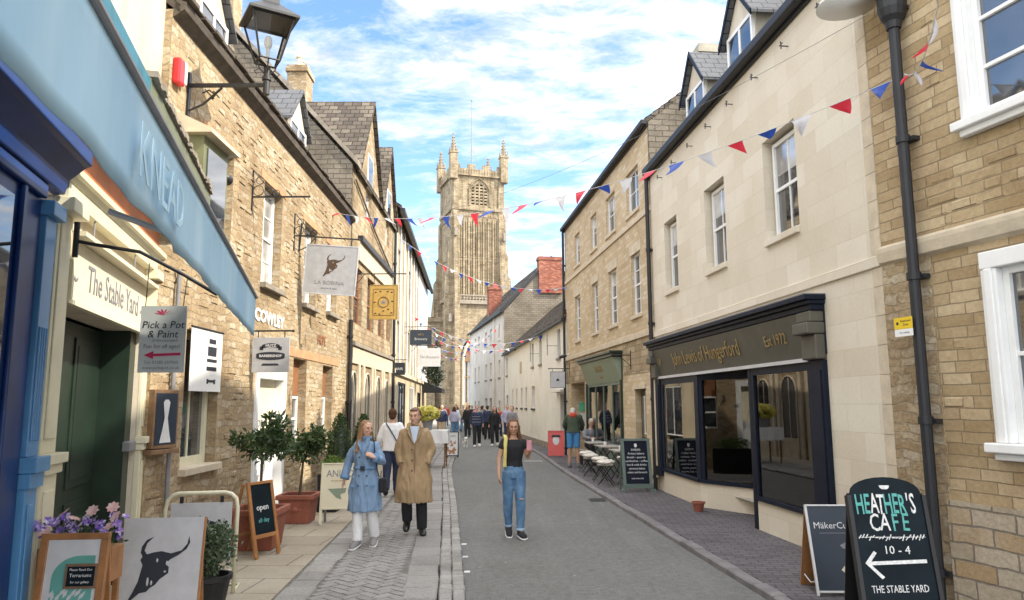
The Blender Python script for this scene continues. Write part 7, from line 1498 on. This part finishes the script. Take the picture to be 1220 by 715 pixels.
# ------------------------------------------------------------------ camera, sun, sky
cam = bpy.data.cameras.new('camera'); co_ = bpy.data.objects.new('camera', cam); COL.objects.link(co_); scene.camera = co_
cam.sensor_width = 36; cam.lens = 36 * 880 / 1220; cam.clip_end = 2000; cam.clip_start = .05
co_.location = (0, 0, 1.83)
co_.rotation_euler = (Matrix.Rotation(R(90 + 7.96), 3, 'X') @ Matrix.Rotation(R(-.3), 3, 'Z')).to_euler()
SUN_EL = 41; sx, sy = .955, -.29
sl_ = bpy.data.lights.new('sun', 'SUN'); sl_.energy = 2.9; sl_.angle = R(.8); sl_.color = (1, .91, .77)
so = bpy.data.objects.new('sun', sl_); COL.objects.link(so)
to = V((sx, sy, math.tan(R(SUN_EL)) * math.hypot(sx, sy))).normalized(); so.rotation_euler = (-to).to_track_quat('-Z', 'Y').to_euler(); so.location = (20, -10, 30)
w = bpy.data.worlds.new('World'); scene.world = w; w.use_nodes = True; nt = w.node_tree
for n in list(nt.nodes): nt.nodes.remove(n)
N = nt.nodes.new; L = nt.links.new
out = N('ShaderNodeOutputWorld'); bg = N('ShaderNodeBackground'); bg.inputs[1].default_value = .15; L(bg.outputs[0], out.inputs[0])
sky = N('ShaderNodeTexSky'); sky.sky_type = 'NISHITA'; sky.sun_disc = False; sky.sun_elevation = R(SUN_EL); sky.sun_rotation = math.atan2(sx, sy)
sky.air_density = 1.0; sky.dust_density = .6; sky.ozone_density = 1.5
tc = N('ShaderNodeTexCoord'); sep = N('ShaderNodeSeparateXYZ'); L(tc.outputs['Generated'], sep.inputs[0])
mz = N('ShaderNodeMath'); mz.operation = 'MAXIMUM'; L(sep.outputs[2], mz.inputs[0]); mz.inputs[1].default_value = .03
ad = N('ShaderNodeMath'); L(mz.outputs[0], ad.inputs[0]); ad.inputs[1].default_value = .12
dv = N('ShaderNodeVectorMath'); dv.operation = 'DIVIDE'; cb_ = N('ShaderNodeCombineXYZ')
for i in range(3): L(ad.outputs[0], cb_.inputs[i])
L(tc.outputs['Generated'], dv.inputs[0]); L(cb_.outputs[0], dv.inputs[1])
def cl(scale, rot, sc, det, rough, off=(0, 0, 0), distort=0):
    mp = N('ShaderNodeMapping'); mp.inputs['Scale'].default_value = sc; mp.inputs['Rotation'].default_value = (0, 0, rot); mp.inputs['Location'].default_value = off
    L(dv.outputs[0], mp.inputs[0]); n = noisen(nt, mp.outputs[0], scale, det, rough); n.inputs['Distortion'].default_value = distort; return n.outputs[0]
a = cl(1.1, .3, (1, 1.0, 1), 4, .55, (3.3, 1.7, 0)); b = cl(4.2, .35, (1, 1.7, 1), 10, .68, (1, 5, 0), .3)
# more cloud to the right (+x)
bx_ = N('ShaderNodeMath'); bx_.operation = 'MULTIPLY_ADD'; sx_n = N('ShaderNodeSeparateXYZ'); L(dv.outputs[0], sx_n.inputs[0]); L(sx_n.outputs[0], bx_.inputs[0]); bx_.inputs[1].default_value = .26; asc = N('ShaderNodeMath'); asc.operation = 'MULTIPLY'; L(a, asc.inputs[0]); asc.inputs[1].default_value = .62; L(asc.outputs[0], bx_.inputs[2])
m1 = N('ShaderNodeMath'); m1.operation = 'MULTIPLY_ADD'; L(b, m1.inputs[0]); m1.inputs[1].default_value = 1.1; L(bx_.outputs[0], m1.inputs[2])
fac = ramp(nt, m1.outputs[0], [(.74, (0, 0, 0)), (.90, (.5,) * 3), (1.08, (1, 1, 1))])
c2 = cl(6, .2, (1, 1.5, 1), 8, .6, (7, 2, 0))
ccol = ramp(nt, c2, [(.3, (2.3, 2.4, 2.65)), (.68, (4.2, 4.2, 4.25))])
skb = mixc(nt, 1., sky.outputs[0], (.72, .84, .95), 'MULTIPLY')
# cloud brighter sunward; unseen cloud overhead and behind the camera added as fill light
def mth(op, a_, b_=None, c_=None):
    m = N('ShaderNodeMath'); m.operation = op
    for i_, v_ in enumerate((a_, b_, c_)):
        if v_ is None: continue
        if isinstance(v_, (int, float)): m.inputs[i_].default_value = v_
        else: L(v_, m.inputs[i_])
    return m.outputs[0]
def ss(v_, lo, hi):
    m = N('ShaderNodeMapRange'); m.interpolation_type = 'SMOOTHSTEP'; L(v_, m.inputs[0]); m.inputs[1].default_value = lo; m.inputs[2].default_value = hi; return m.outputs[0]
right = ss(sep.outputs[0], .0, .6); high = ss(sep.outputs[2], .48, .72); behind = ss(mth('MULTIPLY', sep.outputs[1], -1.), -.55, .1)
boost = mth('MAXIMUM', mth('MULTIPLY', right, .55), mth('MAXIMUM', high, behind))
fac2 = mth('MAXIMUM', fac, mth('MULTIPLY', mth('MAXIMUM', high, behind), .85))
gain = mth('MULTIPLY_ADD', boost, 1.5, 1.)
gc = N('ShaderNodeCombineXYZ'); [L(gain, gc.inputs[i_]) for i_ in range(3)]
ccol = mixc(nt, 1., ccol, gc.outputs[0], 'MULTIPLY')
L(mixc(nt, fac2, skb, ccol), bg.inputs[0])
scene.view_settings.view_transform = 'Standard'; scene.view_settings.look = 'None'; scene.view_settings.gamma = 1; scene.view_settings.exposure = 1.42
scene.cycles.max_bounces = 8; scene.cycles.diffuse_bounces = 4; scene.cycles.use_denoising = True
